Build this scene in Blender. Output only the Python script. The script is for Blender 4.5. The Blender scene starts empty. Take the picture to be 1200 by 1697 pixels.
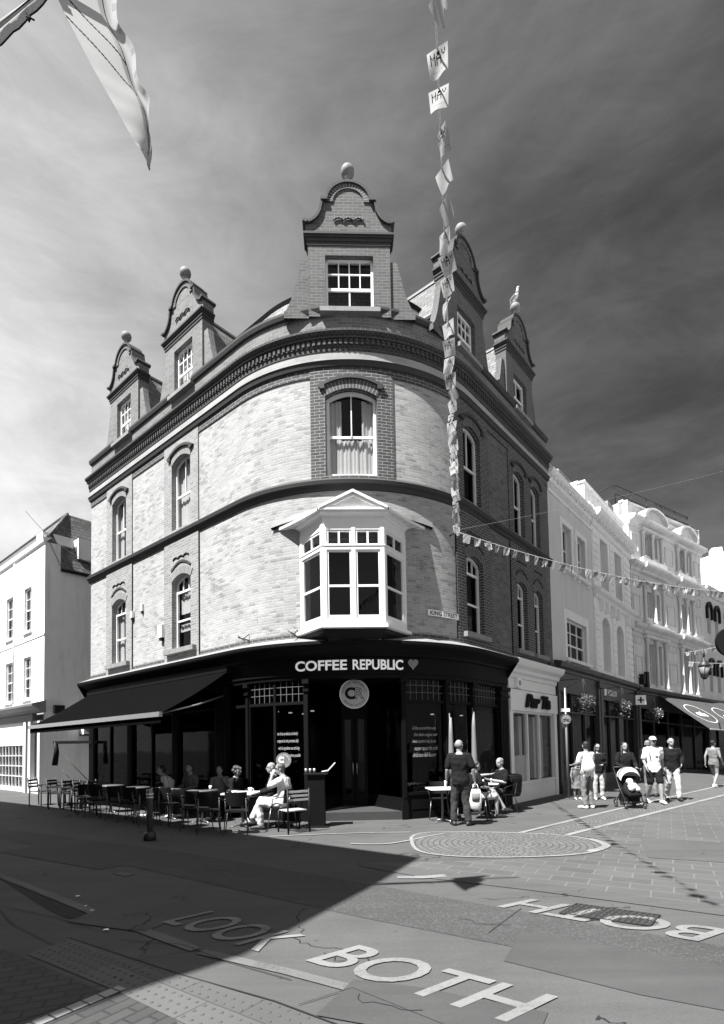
import bpy, math, random
from mathutils import Vector, Matrix, noise
from math import sin, cos, pi, sqrt, radians, degrees, atan2
random.seed(7)
SC = bpy.context.scene
COL = SC.collection

# ---------------------------------------------------------------- camera
cam = bpy.data.cameras.new('camera')
camo = bpy.data.objects.new('camera', cam); COL.objects.link(camo)
PITCH, ROLL = 0.0446, -0.0175
Fv = Vector((0, cos(PITCH), sin(PITCH))); U0 = Vector((0, -sin(PITCH), cos(PITCH))); R0 = Vector((1, 0, 0))
Rv = cos(ROLL)*R0 + sin(ROLL)*U0; Uv = -sin(ROLL)*R0 + cos(ROLL)*U0
M = Matrix.Identity(4)
for i in range(3):
    M[i][0] = Rv[i]; M[i][1] = Uv[i]; M[i][2] = -Fv[i]
M[2][3] = 1.7
camo.matrix_world = M
cam.sensor_fit = 'HORIZONTAL'; cam.sensor_width = 36; cam.lens = 36*891.16/1200
cam.shift_y = (1197.18-848.5)/1200; cam.shift_x = 0
cam.clip_start = 0.05; cam.clip_end = 3000
SC.camera = camo
SC.view_settings.view_transform = 'Standard'; SC.view_settings.look = 'None'
SC.view_settings.exposure = 1.55; SC.view_settings.gamma = 1.0
SC.render.resolution_x = 724; SC.render.resolution_y = 1024

# ---------------------------------------------------------------- sun and sky
SUN_EL = radians(58.6); SUN_D = radians(43)          # light travels towards (cos, sin) of SUN_D on the ground
sun = bpy.data.lights.new('sun', 'SUN'); sun.energy = 5.0; sun.angle = radians(0.53); sun.color = (1, 0.995, 0.985)
suno = bpy.data.objects.new('sun', sun); COL.objects.link(suno)
tosun = Vector((-cos(SUN_D)*cos(SUN_EL), -sin(SUN_D)*cos(SUN_EL), sin(SUN_EL)))
suno.rotation_euler = tosun.to_track_quat('Z', 'Y').to_euler()
suno.location = (-10, -10, 30)

def N(nt, t, **kw):
    n = nt.nodes.new(t)
    for k, v in kw.items():
        if k.startswith('i_'):
            key = k[2:]
            n.inputs[int(key) if key.isdigit() else key.replace('_', ' ')].default_value = v
        else: setattr(n, k, v)
    return n
def mth(nt, op, a, b=None, c=None):
    n = nt.nodes.new('ShaderNodeMath'); n.operation = op
    for i, v in enumerate((a, b, c)):
        if v is None: continue
        if isinstance(v, (int, float)): n.inputs[i].default_value = v
        else: nt.links.new(v, n.inputs[i])
    return n.outputs[0]

world = bpy.data.worlds.new('World'); SC.world = world; world.use_nodes = True
nt = world.node_tree; nt.nodes.clear()
out = N(nt, 'ShaderNodeOutputWorld'); bg = N(nt, 'ShaderNodeBackground'); nt.links.new(bg.outputs[0], out.inputs[0])
sky = N(nt, 'ShaderNodeTexSky'); sky.sky_type = 'NISHITA'; sky.sun_disc = False
sky.sun_elevation = SUN_EL; sky.sun_rotation = atan2(tosun.x, tosun.y)
sep = N(nt, 'ShaderNodeSeparateColor'); nt.links.new(sky.outputs[0], sep.inputs[0])
tc = N(nt, 'ShaderNodeTexCoord')
def skydot(v):
    n = N(nt, 'ShaderNodeVectorMath', operation='DOT_PRODUCT'); nt.links.new(tc.outputs['Generated'], n.inputs[0])
    n.inputs[1].default_value = v; return n.outputs['Value']
def skynoise(scale, stretch, detail, rot, dist=0.0, rough=0.55):
    m = N(nt, 'ShaderNodeMapping'); m.inputs['Scale'].default_value = stretch; m.inputs['Rotation'].default_value = rot
    nt.links.new(tc.outputs['Generated'], m.inputs[0])
    n = N(nt, 'ShaderNodeTexNoise'); n.inputs['Scale'].default_value = scale; n.inputs['Detail'].default_value = detail
    n.inputs['Roughness'].default_value = rough; n.inputs['Distortion'].default_value = dist
    nt.links.new(m.outputs[0], n.inputs['Vector']); return n.outputs['Fac']
def smooth(v, a, b, lo, hi):
    n = N(nt, 'ShaderNodeMapRange', interpolation_type='SMOOTHSTEP')
    nt.links.new(v, n.inputs[0])
    for k, q in zip((1, 2, 3, 4), (a, b, lo, hi)): n.inputs[k].default_value = q
    return n.outputs[0]
SKYVARS = dict()
dk = Vector((0.56, 0.62, 0.48)).normalized()
d0 = skydot(dk)
clear = smooth(d0, 0.36, 1.02, 0.25, 0.024)          # polarised dark part of the sky on the right
hz = smooth(skydot((0, 0, 1)), 0.0, 0.5, 0.055, 0.0)
leftb = smooth(skydot(Vector((-0.66, 0.72, 0.20)).normalized()), 0.80, 0.99, 0.0, 0.0)
diag = smooth(skydot((-0.820, 0.087, -0.570)), -0.04, 0.10, 0.0, 0.030)      # broad pale veil of high cloud on the left
base = mth(nt, 'ADD', mth(nt, 'ADD', clear, hz), mth(nt, 'ADD', leftb, diag))
c1 = skynoise(1.7, (0.8, 1.0, 1.7), 9, (0.15, -0.75, 0.2), 0.45, 0.58)
c2 = skynoise(6.0, (0.5, 1.0, 2.0), 9, (0.2, -0.8, 0.2), 0.6, 0.68)
cl = smooth(mth(nt, 'ADD', mth(nt, 'MULTIPLY', c1, 0.7), mth(nt, 'MULTIPLY', c2, 0.3)), 0.38, 0.66, 0.0, 1.0)
amp = smooth(d0, 0.5, 1.0, 0.02, 0.022)
val = mth(nt, 'ADD', mth(nt, 'MULTIPLY', base, mth(nt, 'MULTIPLY_ADD', cl, 0.42, 0.72)), mth(nt, 'MULTIPLY', cl, amp))
val = mth(nt, 'MULTIPLY', val, smooth(skydot((0, 1, 0)), -0.1, 0.45, 0.80, 1.0))     # unseen sky behind the viewer, dimmed to cut the fill light
nis = mth(nt, 'MULTIPLY', sep.outputs[0], 0.002)
val = mth(nt, 'ADD', mth(nt, 'MULTIPLY', val, 1.0), nis)
comb = N(nt, 'ShaderNodeCombineColor')
for i in range(3): nt.links.new(val, comb.inputs[i])
nt.links.new(comb.outputs[0], bg.inputs[0]); bg.inputs[1].default_value = 1.0

# ---------------------------------------------------------------- materials
MATS = {}
def newmat(name):
    m = bpy.data.materials.new(name); m.use_nodes = True
    nt = m.node_tree; b = nt.nodes['Principled BSDF']; MATS[name] = m
    return m, nt, b
def g3(v): return (v, v, v, 1)
def gmat(name, v, rough=0.7, var=0.15, scale=6.0, bump=0.0, bscale=40.0, metal=0.0, stain=0.0, spec=0.5, detail=4):
    m, nt, b = newmat(name)
    b.inputs['Roughness'].default_value = rough; b.inputs['Metallic'].default_value = metal
    b.inputs['Specular IOR Level'].default_value = spec
    b.inputs['Base Color'].default_value = g3(v)
    tc = N(nt, 'ShaderNodeTexCoord')
    if var > 0 or stain > 0:
        n = N(nt, 'ShaderNodeTexNoise', i_Scale=scale, i_Detail=detail, i_Roughness=0.6); nt.links.new(tc.outputs['Object'], n.inputs['Vector'])
        f = mth(nt, 'MULTIPLY_ADD', n.outputs['Fac'], 2*var, 1-var)
        if stain > 0:
            mp = N(nt, 'ShaderNodeMapping'); mp.inputs['Scale'].default_value = (2.5, 2.5, 0.35); nt.links.new(tc.outputs['Object'], mp.inputs[0])
            n2 = N(nt, 'ShaderNodeTexNoise', i_Scale=1.3, i_Detail=6.0, i_Roughness=0.65); nt.links.new(mp.outputs[0], n2.inputs['Vector'])
            mr = N(nt, 'ShaderNodeMapRange'); nt.links.new(n2.outputs['Fac'], mr.inputs[0])
            for k, q in zip((1, 2, 3, 4), (0.5, 0.75, 1.0, 1.0-stain)): mr.inputs[k].default_value = q
            f = mth(nt, 'MULTIPLY', f, mr.outputs[0])
        f = mth(nt, 'MULTIPLY', f, v)
        c = N(nt, 'ShaderNodeCombineColor')
        for i in range(3): nt.links.new(f, c.inputs[i])
        nt.links.new(c.outputs[0], b.inputs['Base Color'])
    if bump > 0:
        n = N(nt, 'ShaderNodeTexNoise', i_Scale=bscale, i_Detail=3.0); nt.links.new(tc.outputs['Object'], n.inputs['Vector'])
        bp = N(nt, 'ShaderNodeBump', i_Strength=bump, i_Distance=0.01); nt.links.new(n.outputs['Fac'], bp.inputs['Height'])
        nt.links.new(bp.outputs[0], b.inputs['Normal'])
    return m
def brick(name, c1, c2, mortar, bw=0.225, rh=0.075, ms=0.008, rough=0.85, blotch=0.25, bscale=1.1, bump=0.5, bias=0.0, off=0.5, mix_dark=0.0, white=0.0, sm=0.15):
    m, nt, b = newmat(name)
    uv = N(nt, 'ShaderNodeUVMap')
    nz = N(nt, 'ShaderNodeTexNoise', i_Scale=9.0, i_Detail=2.0); nt.links.new(uv.outputs[0], nz.inputs['Vector'])
    vm = N(nt, 'ShaderNodeVectorMath', operation='MULTIPLY_ADD'); nt.links.new(nz.outputs['Color'], vm.inputs[0]); vm.inputs[1].default_value = (0.008, 0.008, 0); nt.links.new(uv.outputs[0], vm.inputs[2])
    br = N(nt, 'ShaderNodeTexBrick'); br.offset = off
    nt.links.new(vm.outputs[0], br.inputs['Vector'])
    br.inputs['Color1'].default_value = g3(c1); br.inputs['Color2'].default_value = g3(c2); br.inputs['Mortar'].default_value = g3(mortar)
    br.inputs['Scale'].default_value = 1.0; br.inputs['Mortar Size'].default_value = ms; br.inputs['Mortar Smooth'].default_value = sm
    br.inputs['Bias'].default_value = bias; br.inputs['Brick Width'].default_value = bw; br.inputs['Row Height'].default_value = rh
    n = N(nt, 'ShaderNodeTexNoise', i_Scale=bscale, i_Detail=6.0, i_Roughness=0.65, i_Distortion=0.4); nt.links.new(uv.outputs[0], n.inputs['Vector'])
    f = mth(nt, 'MULTIPLY_ADD', n.outputs['Fac'], 2*blotch, 1-blotch)
    s = N(nt, 'ShaderNodeSeparateColor'); nt.links.new(br.outputs['Color'], s.inputs[0])
    v = mth(nt, 'MULTIPLY', s.outputs[0], f)
    if mix_dark > 0:      # scattered single dark bricks
        mp = N(nt, 'ShaderNodeMapping'); mp.inputs['Scale'].default_value = (1/bw, 1/rh, 1); nt.links.new(uv.outputs[0], mp.inputs[0])
        sx = N(nt, 'ShaderNodeSeparateXYZ'); nt.links.new(mp.outputs[0], sx.inputs[0])
        row = mth(nt, 'FLOOR', sx.outputs[1]); odd = mth(nt, 'MULTIPLY', mth(nt, 'MODULO', row, 2.0), 0.5)
        colx = mth(nt, 'FLOOR', mth(nt, 'ADD', sx.outputs[0], odd))
        cx = N(nt, 'ShaderNodeCombineXYZ'); nt.links.new(colx, cx.inputs[0]); nt.links.new(row, cx.inputs[1])
        wn = N(nt, 'ShaderNodeTexWhiteNoise'); nt.links.new(cx.outputs[0], wn.inputs['Vector'])
        n3 = N(nt, 'ShaderNodeTexNoise', i_Scale=0.9, i_Detail=3.0); nt.links.new(uv.outputs[0], n3.inputs['Vector'])
        th = mth(nt, 'MULTIPLY_ADD', n3.outputs['Fac'], -1.1, 1.45)
        isd = mth(nt, 'GREATER_THAN', wn.outputs['Value'], th)
        v = mth(nt, 'MULTIPLY', v, mth(nt, 'MULTIPLY_ADD', isd, -mix_dark, 1.0))
    if white > 0:         # pale lime bloom in worn patches
        n4 = N(nt, 'ShaderNodeTexNoise', i_Scale=0.55, i_Detail=5.0, i_Roughness=0.6); nt.links.new(uv.outputs[0], n4.inputs['Vector'])
        mr = N(nt, 'ShaderNodeMapRange'); nt.links.new(n4.outputs['Fac'], mr.inputs[0])
        for k, q in zip((1, 2, 3, 4), (0.45, 0.65, 0.0, 1.0)): mr.inputs[k].default_value = q
        v = mth(nt, 'ADD', v, mth(nt, 'MULTIPLY', mr.outputs[0], white))
    c = N(nt, 'ShaderNodeCombineColor')
    for i in range(3): nt.links.new(v, c.inputs[i])
    nt.links.new(c.outputs[0], b.inputs['Base Color']); b.inputs['Roughness'].default_value = rough
    inv = mth(nt, 'SUBTRACT', 1.0, br.outputs['Fac'])
    hh = mth(nt, 'ADD', inv, mth(nt, 'MULTIPLY', nz.outputs['Fac'], 0.4))
    bp = N(nt, 'ShaderNodeBump', i_Strength=bump, i_Distance=0.006); nt.links.new(hh, bp.inputs['Height']); nt.links.new(bp.outputs[0], b.inputs['Normal'])
    return m
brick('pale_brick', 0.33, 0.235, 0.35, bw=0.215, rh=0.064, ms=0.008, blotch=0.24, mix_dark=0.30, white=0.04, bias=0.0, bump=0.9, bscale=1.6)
brick('red_brick', 0.055, 0.033, 0.23, ms=0.0075, blotch=0.25, bscale=2.0)
brick('sun_toned_brick', 0.24, 0.16, 0.34, ms=0.0075, blotch=0.2, bscale=2.0)  # red_brick copy for the left facade, lightened to put sunlight into its colour
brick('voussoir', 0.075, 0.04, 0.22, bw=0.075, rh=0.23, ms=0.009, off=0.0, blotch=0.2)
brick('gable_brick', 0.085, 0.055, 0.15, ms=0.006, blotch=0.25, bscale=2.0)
brick('light_gable_brick', 0.15, 0.10, 0.22, ms=0.006, blotch=0.25, bscale=2.0)  # gable_brick copy lightened to paint sun on the left gables; also the parapet
brick('shade_toned_brick', 0.12, 0.07, 0.14, ms=0.007, blotch=0.35, bscale=1.4, mix_dark=0.3)  # pale brick copy for the right facade, darkened to put shade into its colour
brick('sun_toned_voussoir', 0.2, 0.12, 0.3, bw=0.075, rh=0.23, ms=0.009, off=0.0, blotch=0.2)  # voussoir copy with the sun painted in, for arches on the left facade
brick('cornice_brick', 0.038, 0.022, 0.10, bw=0.115, rh=0.075, ms=0.006, blotch=0.25)
brick('grey_brick', 0.27, 0.18, 0.22, ms=0.006, blotch=0.3, mix_dark=0.3)
brick('band_brick', 0.32, 0.26, 0.30, ms=0.005, blotch=0.25, bw=.3, rh=.1)
brick('slates', 0.17, 0.09, 0.015, bw=0.32, rh=0.17, ms=0.014, rough=0.5, blotch=0.25, bump=0.8)
brick('dark_slates', 0.11, 0.05, 0.012, bw=0.26, rh=0.16, ms=0.012, rough=0.6, blotch=0.35, bump=0.8)
gmat('white_paint', 0.72, 0.45, 0.05, 3)
gmat('white_stucco', 0.78, 0.75, 0.07, 2.0, bump=0.2, bscale=30, stain=0.12)
gmat('soft_white_stucco', 0.60, 0.75, 0.08, 2.0, bump=0.2, bscale=30, stain=0.3)
gmat('cream_stucco', 0.78, 0.8, 0.08, 2.0, bump=0.2, bscale=30, stain=0.22)
gmat('grey_stucco', 0.56, 0.8, 0.07, 1.6, bump=0.2, bscale=30, stain=0.18)
gmat('trim_stucco', 0.74, 0.75, 0.08, 4.0, stain=0.2)
gmat('black_paint', 0.008, 0.5, 0.3, 3, spec=0.25)
gmat('shop_black', 0.004, 0.6, 0.3, 2, spec=0.12)
gmat('awning_cloth', 0.0045, 0.95, 0.15, 3, stain=-0.8, spec=.0)
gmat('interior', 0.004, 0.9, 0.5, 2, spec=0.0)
gmat('stone', 0.20, 0.8, 0.25, 5, bump=0.3, stain=0.3)
gmat('lead', 0.22, 0.55, 0.25, 5, stain=0.3)
gmat('moulding', 0.032, 0.8, 0.3, 4, bump=0.3)
gmat('terracotta', 0.17, 0.7, 0.3, 8, bump=0.3)
gmat('curtain', 0.62, 0.9, 0.1, 8)
gmat('grey_cloth', 0.10, 0.9, 0.2, 8, bump=0.3, bscale=200)
gmat('metal_grey', 0.32, 0.35, 0.15, 8, metal=0.6)
gmat('chrome', 0.6, 0.22, 0.05, 8, metal=1.0)
gmat('sign_white', 0.78, 0.5, 0.03, 5)
gmat('sign_grey', 0.20, 0.45, 0.06, 5)
gmat('sign_text_dark', 0.01, 0.8, 0.0, spec=.1)
gmat('disc_grey', 0.42, 0.7, 0.04, 5, spec=.1)
def glassmat(name, tint=0.75, rough=0.02, kf=1.0):
    m, nt, b = newmat(name); nt.nodes.remove(b)
    o = nt.nodes['Material Output']
    tr = N(nt, 'ShaderNodeBsdfTransparent'); tr.inputs[0].default_value = g3(tint)
    gl = N(nt, 'ShaderNodeBsdfGlossy'); gl.inputs['Roughness'].default_value = rough; gl.inputs[0].default_value = g3(0.9)
    tc = N(nt, 'ShaderNodeTexCoord'); nz = N(nt, 'ShaderNodeTexNoise', i_Scale=1.6, i_Detail=1.0); nt.links.new(tc.outputs['Object'], nz.inputs['Vector'])
    bp = N(nt, 'ShaderNodeBump', i_Strength=0.15, i_Distance=0.02); nt.links.new(nz.outputs['Fac'], bp.inputs['Height']); nt.links.new(bp.outputs[0], gl.inputs['Normal'])
    ge = N(nt, 'ShaderNodeNewGeometry'); dt = N(nt, 'ShaderNodeVectorMath', operation='DOT_PRODUCT'); nt.links.new(ge.outputs['Incoming'], dt.inputs[0]); nt.links.new(ge.outputs['Normal'], dt.inputs[1])
    sch = mth(nt, 'MULTIPLY_ADD', mth(nt, 'POWER', mth(nt, 'SUBTRACT', 1.0, mth(nt, 'ABSOLUTE', dt.outputs['Value'])), 5.0), 0.95, 0.05)
    mx = N(nt, 'ShaderNodeMixShader'); nt.links.new(mth(nt, 'MULTIPLY', sch, kf), mx.inputs[0]); nt.links.new(tr.outputs[0], mx.inputs[1]); nt.links.new(gl.outputs[0], mx.inputs[2])
    nt.links.new(mx.outputs[0], o.inputs[0]); return m
glassmat('glass', 0.7, 0.02, 0.5)
glassmat('shop_glass', 0.35, 0.04, 0.35)

# ---------------------------------------------------------------- mesh helpers
def V(*a): return Vector(a)
class MB:
    def __init__(s): s.v = []; s.f = []; s.uv = []; s.m = []; s.sm = []
    def face(s, pts, m=0, uv=None, smooth=False):
        i = len(s.v); s.v += [tuple(p) for p in pts]; s.f.append(tuple(range(i, i+len(pts))))
        if uv is None:
            p0, p1, p2 = Vector(pts[0]), Vector(pts[1]), Vector(pts[2])
            n = (p1-p0).cross(p2-p0)
            ax = max(range(3), key=lambda k: abs(n[k]))
            a, b = [(1, 2), (0, 2), (0, 1)][ax]
            uv = [(p[a], p[b]) for p in pts]
        s.uv.append(uv); s.m.append(m); s.sm.append(smooth)
    def mesh_in(s, vs, fs, m=0, smooth=True, uvf=None):
        i = len(s.v); s.v += [tuple(p) for p in vs]
        for f in fs:
            s.f.append(tuple(i+k for k in f))
            if uvf: s.uv.append([uvf[k] for k in f])
            else:
                p0, p1, p2 = Vector(vs[f[0]]), Vector(vs[f[1]]), Vector(vs[f[2]])
                n = (p1-p0).cross(p2-p0); ax = max(range(3), key=lambda k: abs(n[k])); a, b = [(1, 2), (0, 2), (0, 1)][ax]
                s.uv.append([(vs[k][a], vs[k][b]) for k in f])
            s.m.append(m); s.sm.append(smooth)
    def box(s, c, size, R=None, m=0, bev=0):
        c = Vector(c); h = [x/2 for x in size]
        P = []
        for dx in (-1, 1):
            for dy in (-1, 1):
                for dz in (-1, 1):
                    q = Vector((dx*h[0], dy*h[1], dz*h[2]))
                    if R is not None: q = R @ q
                    P.append(c+q)
        for f in ((0, 1, 3, 2), (4, 6, 7, 5), (0, 4, 5, 1), (2, 3, 7, 6), (0, 2, 6, 4), (1, 5, 7, 3)):
            s.face([P[k] for k in f], m)
    def prism(s, poly, vec, m=0, uvs=None):
        vec = Vector(vec); a = [Vector(p) for p in poly]; b = [p+vec for p in a]
        s.face(list(reversed(a)), m); s.face(b, m)
        n = len(a)
        for i in range(n): s.face([a[i], a[(i+1) % n], b[(i+1) % n], b[i]], m)
    def tube(s, pts, r, seg=8, m=0, cap=True, sq=1.0):
        pts = [Vector(p) for p in pts]; n = len(pts)
        rr = r if isinstance(r, (list, tuple)) else [r]*n
        vs = []; prev = None
        for i, p in enumerate(pts):
            t = (pts[min(i+1, n-1)]-pts[max(i-1, 0)])
            if t.length < 1e-9: t = Vector((0, 0, 1))
            t.normalize()
            if prev is None:
                u = t.orthogonal().normalized()
            else:
                u = prev - t*prev.dot(t)
                if u.length < 1e-6: u = t.orthogonal()
                u.normalize()
            prev = u; w = t.cross(u)
            for k in range(seg):
                a = 2*pi*k/seg; vs.append(p+(u*cos(a)+w*sin(a)*sq)*rr[i])
        fs = []
        for i in range(n-1):
            for k in range(seg):
                k2 = (k+1) % seg; fs.append((i*seg+k, i*seg+k2, (i+1)*seg+k2, (i+1)*seg+k))
        if cap: fs.append(tuple(reversed(range(seg)))); fs.append(tuple(range((n-1)*seg, n*seg)))
        s.mesh_in(vs, fs, m, True)
    def lathe(s, prof, c=(0, 0, 0), seg=16, m=0, axis='Z', sx=1, sy=1):
        c = Vector(c); vs = []; n = len(prof)
        for r, z in prof:
            for k in range(seg):
                a = 2*pi*k/seg
                q = Vector((r*cos(a)*sx, r*sin(a)*sy, z))
                vs.append(c+q)
        fs = []
        for i in range(n-1):
            for k in range(seg):
                k2 = (k+1) % seg; fs.append((i*seg+k, i*seg+k2, (i+1)*seg+k2, (i+1)*seg+k))
        if prof[0][0] > 1e-4: fs.append(tuple(reversed(range(seg))))
        if prof[-1][0] > 1e-4: fs.append(tuple(range((n-1)*seg, n*seg)))
        s.mesh_in(vs, fs, m, True)
    def ball(s, c, r, seg=16, m=0, R=None):
        c = Vector(c); r3 = r if isinstance(r, (tuple, list)) else (r, r, r); vs = []; n = seg//2+1
        for i in range(n):
            t = pi*i/(n-1)
            for k in range(seg):
                a = 2*pi*k/seg; q = Vector((sin(t)*cos(a)*r3[0], sin(t)*sin(a)*r3[1], -cos(t)*r3[2]))
                if R is not None: q = R @ q
                vs.append(c+q)
        fs = []
        for i in range(n-1):
            for k in range(seg):
                k2 = (k+1) % seg; fs.append((i*seg+k, i*seg+k2, (i+1)*seg+k2, (i+1)*seg+k))
        s.mesh_in(vs, fs, m, True)
    def build(s, name, mats, parent=None, sub=None):
        me = bpy.data.meshes.new(name)
        o = Vector((0, 0, 0))
        if parent is not None:
            o = rootloc(parent) if not getattr(s, 'local', False) else o
        elif sub is not None: o = Vector(sub)
        me.from_pydata([(p[0]-o.x, p[1]-o.y, p[2]-o.z) for p in s.v], [], s.f)
        uvl = me.uv_layers.new(name='UVMap'); k = 0; d = []
        for u in s.uv:
            for q in u: d += [q[0], q[1]]
        uvl.data.foreach_set('uv', d)
        if isinstance(mats, str): mats = [mats]
        for mm in mats: me.materials.append(MATS[mm])
        me.polygons.foreach_set('material_index', s.m); me.polygons.foreach_set('use_smooth', s.sm)
        me.update()
        ob = bpy.data.objects.new(name, me); COL.objects.link(ob)
        if parent is not None: ob.parent = parent
        elif sub is not None: ob.location = sub
        return ob
def rootloc(o):
    while o.parent is not None: o = o.parent
    return Vector(o.location)
def tag(o, label=None, cat=None, group=None, kind=None):
    if label: o['label'] = label
    if cat: o['category'] = cat
    if group: o['group'] = group
    if kind: o['kind'] = kind
    return o
def empty(name, loc, label, cat, group=None, rz=0):
    o = bpy.data.objects.new(name, None); COL.objects.link(o); o.location = loc; o.rotation_euler = (0, 0, rz); o.empty_display_size = 0.3
    return tag(o, label, cat, group)
def local(): 
    m = MB(); m.local = True; return m
def copy_tree(o, parent=None):
    c = o.copy(); COL.objects.link(c); c.parent = parent
    for ch in list(o.children): copy_tree(ch, c)
    return c
WS = bpy.data.scenes.new('workshop')      # small side scene so that evaluating one object stays quick
def evalmesh(ob):
    WS.collection.objects.link(ob); vl = WS.view_layers[0]; vl.update(); dg = vl.depsgraph
    me = bpy.data.meshes.new_from_object(ob.evaluated_get(dg)); WS.collection.objects.unlink(ob)
    return me
def finalize(ob):      # apply modifiers of ob into its mesh
    par = ob.parent; ob.parent = None
    me = evalmesh(ob); ob.parent = par
    ob.modifiers.clear(); ob.data = me
    return ob
_tc = {}
def text_mesh(txt, size=1.0, bold=0.0, shear=0.0, extrude=0.0, space=1.0, align='CENTER'):
    cu = bpy.data.curves.new('t', 'FONT'); cu.body = txt; cu.size = size; cu.offset = bold; cu.shear = shear; cu.extrude = extrude
    cu.space_character = space; cu.align_x = align; cu.align_y = 'CENTER'; cu.resolution_u = 4
    ob = bpy.data.objects.new('t', cu)
    me = evalmesh(ob)
    vs = [v.co.copy() for v in me.vertices]; fs = [tuple(p.vertices) for p in me.polygons]
    bpy.data.objects.remove(ob); bpy.data.meshes.remove(me)
    return vs, fs

# ---------------------------------------------------------------- facade frames
class Frame:      # straight facade: s along d, off outwards along n
    def __init__(s, P, d, k=0.0):
        s.P = Vector((P[0], P[1])); s.d = Vector(d).normalized(); s.n = Vector((s.d.y, -s.d.x)); s.k = k
    def __call__(s, a, off, z):
        q = s.P + s.d*a + s.n*off
        return Vector((q.x, q.y, z + s.k*a))
    def brk(s, a, b): return [a, b]
    def nrm(s, a): return Vector((s.n.x, s.n.y, 0))
    def tan(s, a): return Vector((s.d.x, s.d.y, 0))
CC = Vector((0.2097, 10.572)); DL = Vector((-0.7593, 0.6508)); NL = Vector((-0.6508, -0.7593)); DR = Vector((0.6431, 0.7657)); NR = Vector((0.7657, -0.6431))
OO = Vector((-0.2734, 16.4906)); RAD = 4.1767; A0 = atan2(NL.y, NL.x); A1 = atan2(NR.y, NR.x); LARC = RAD*(A1-A0); TT = 4.2213
class Corner:
    def __call__(s, a, off, z):
        if a < 0: q = CC + DL*(TT-a) + NL*off
        elif a > LARC: q = CC + DR*(TT+a-LARC) + NR*off
        else:
            t = A0 + a/RAD; q = OO + Vector((cos(t), sin(t)))*(RAD+off)
        return Vector((q.x, q.y, z))
    def brk(s, a, b):
        L = [a]
        if a < 0 < b: L.append(0)
        x = max(a, 0); e = min(b, LARC)
        n = int((e-x)/0.16) if e > x else 0
        for i in range(1, n): L.append(x+(e-x)*i/n)
        if a < LARC < b: L.append(LARC)
        L.append(b); return sorted(set(round(q, 5) for q in L))
    def nrm(s, a):
        p = s(a, 0, 0); q = s(a, 1, 0); return q-p
    def tan(s, a):
        n = s.nrm(a); return Vector((-n.y, n.x, 0))
MAIN = Corner()
def sa(deg): return RAD*(radians(deg)-A0)
def sl(u): return -(u-TT)
def sr(u): return LARC+(u-TT)
class Rev:        # a straight frame walked the other way (left facade neighbours)
    pass
def archz(z1, rise, x): return z1 + rise*(1-(2*x-1)**2)
def wall(mb, F, s0, s1, z0, z1, ops=(), off=0.0, m=0, depth=0.16, sides=0.0, rm=None, top=False):
    rm = m if rm is None else rm
    bs = set(F.brk(s0, s1))
    for (a, b, za, zb, rise) in ops:
        n = 10 if rise else 3
        for i in range(n+1): bs.add(round(a+(b-a)*i/n, 5))
    bs = sorted(x for x in bs if s0-1e-4 <= x <= s1+1e-4)
    for a, b in zip(bs[:-1], bs[1:]):
        if b-a < 1e-5: continue
        mid = (a+b)/2; here = sorted([o for o in ops if o[0]-1e-4 < mid < o[1]+1e-4], key=lambda o: o[2])
        lo = (z0, z0)
        segs = []
        for o in here:
            xa = (a-o[0])/(o[1]-o[0]); xb = (b-o[0])/(o[1]-o[0])
            segs.append((lo, (o[2], o[2]))); lo = (archz(o[3], o[4], xa), archz(o[3], o[4], xb))
            P = [F(a, off, lo[0]), F(b, off, lo[1]), F(b, off-depth, lo[1]), F(a, off-depth, lo[0])]
            mb.face(P, rm, [(a, 0), (b, 0), (b, depth), (a, depth)])
            P = [F(a, off-depth, o[2]), F(b, off-depth, o[2]), F(b, off, o[2]), F(a, off, o[2])]
            mb.face(P, rm, [(a, depth), (b, depth), (b, 0), (a, 0)])
        segs.append((lo, (z1, z1)))
        for l, h in segs:
            if h[0]-l[0] < 1e-4 and h[1]-l[1] < 1e-4: continue
            mb.face([F(a, off, l[0]), F(b, off, l[1]), F(b, off, h[1]), F(a, off, h[0])], m, [(a, l[0]), (b, l[1]), (b, h[1]), (a, h[0])])
    for (a, b, za, zb, rise) in ops:
        for x, fl in ((a, 1), (b, 0)):
            P = [F(x, off, za), F(x, off-depth, za), F(x, off-depth, zb), F(x, off, zb)]
            uv = [(0, za), (depth, za), (depth, zb), (0, zb)]
            if fl == 0: P.reverse(); uv.reverse()
            mb.face(P, rm, uv)
    if sides:
        for x, fl in ((s0, 0), (s1, 1)):
            P = [F(x, off, z0), F(x, off-sides, z0), F(x, off-sides, z1), F(x, off, z1)]
            uv = [(0, z0), (sides, z0), (sides, z1), (0, z1)]
            if fl == 0: P.reverse(); uv.reverse()
            mb.face(P, m, uv)
    if top:
        for a, b in zip(bs[:-1], bs[1:]): mb.face([F(a, off, z1), F(b, off, z1), F(b, off-.25, z1), F(a, off-.25, z1)], m)
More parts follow.
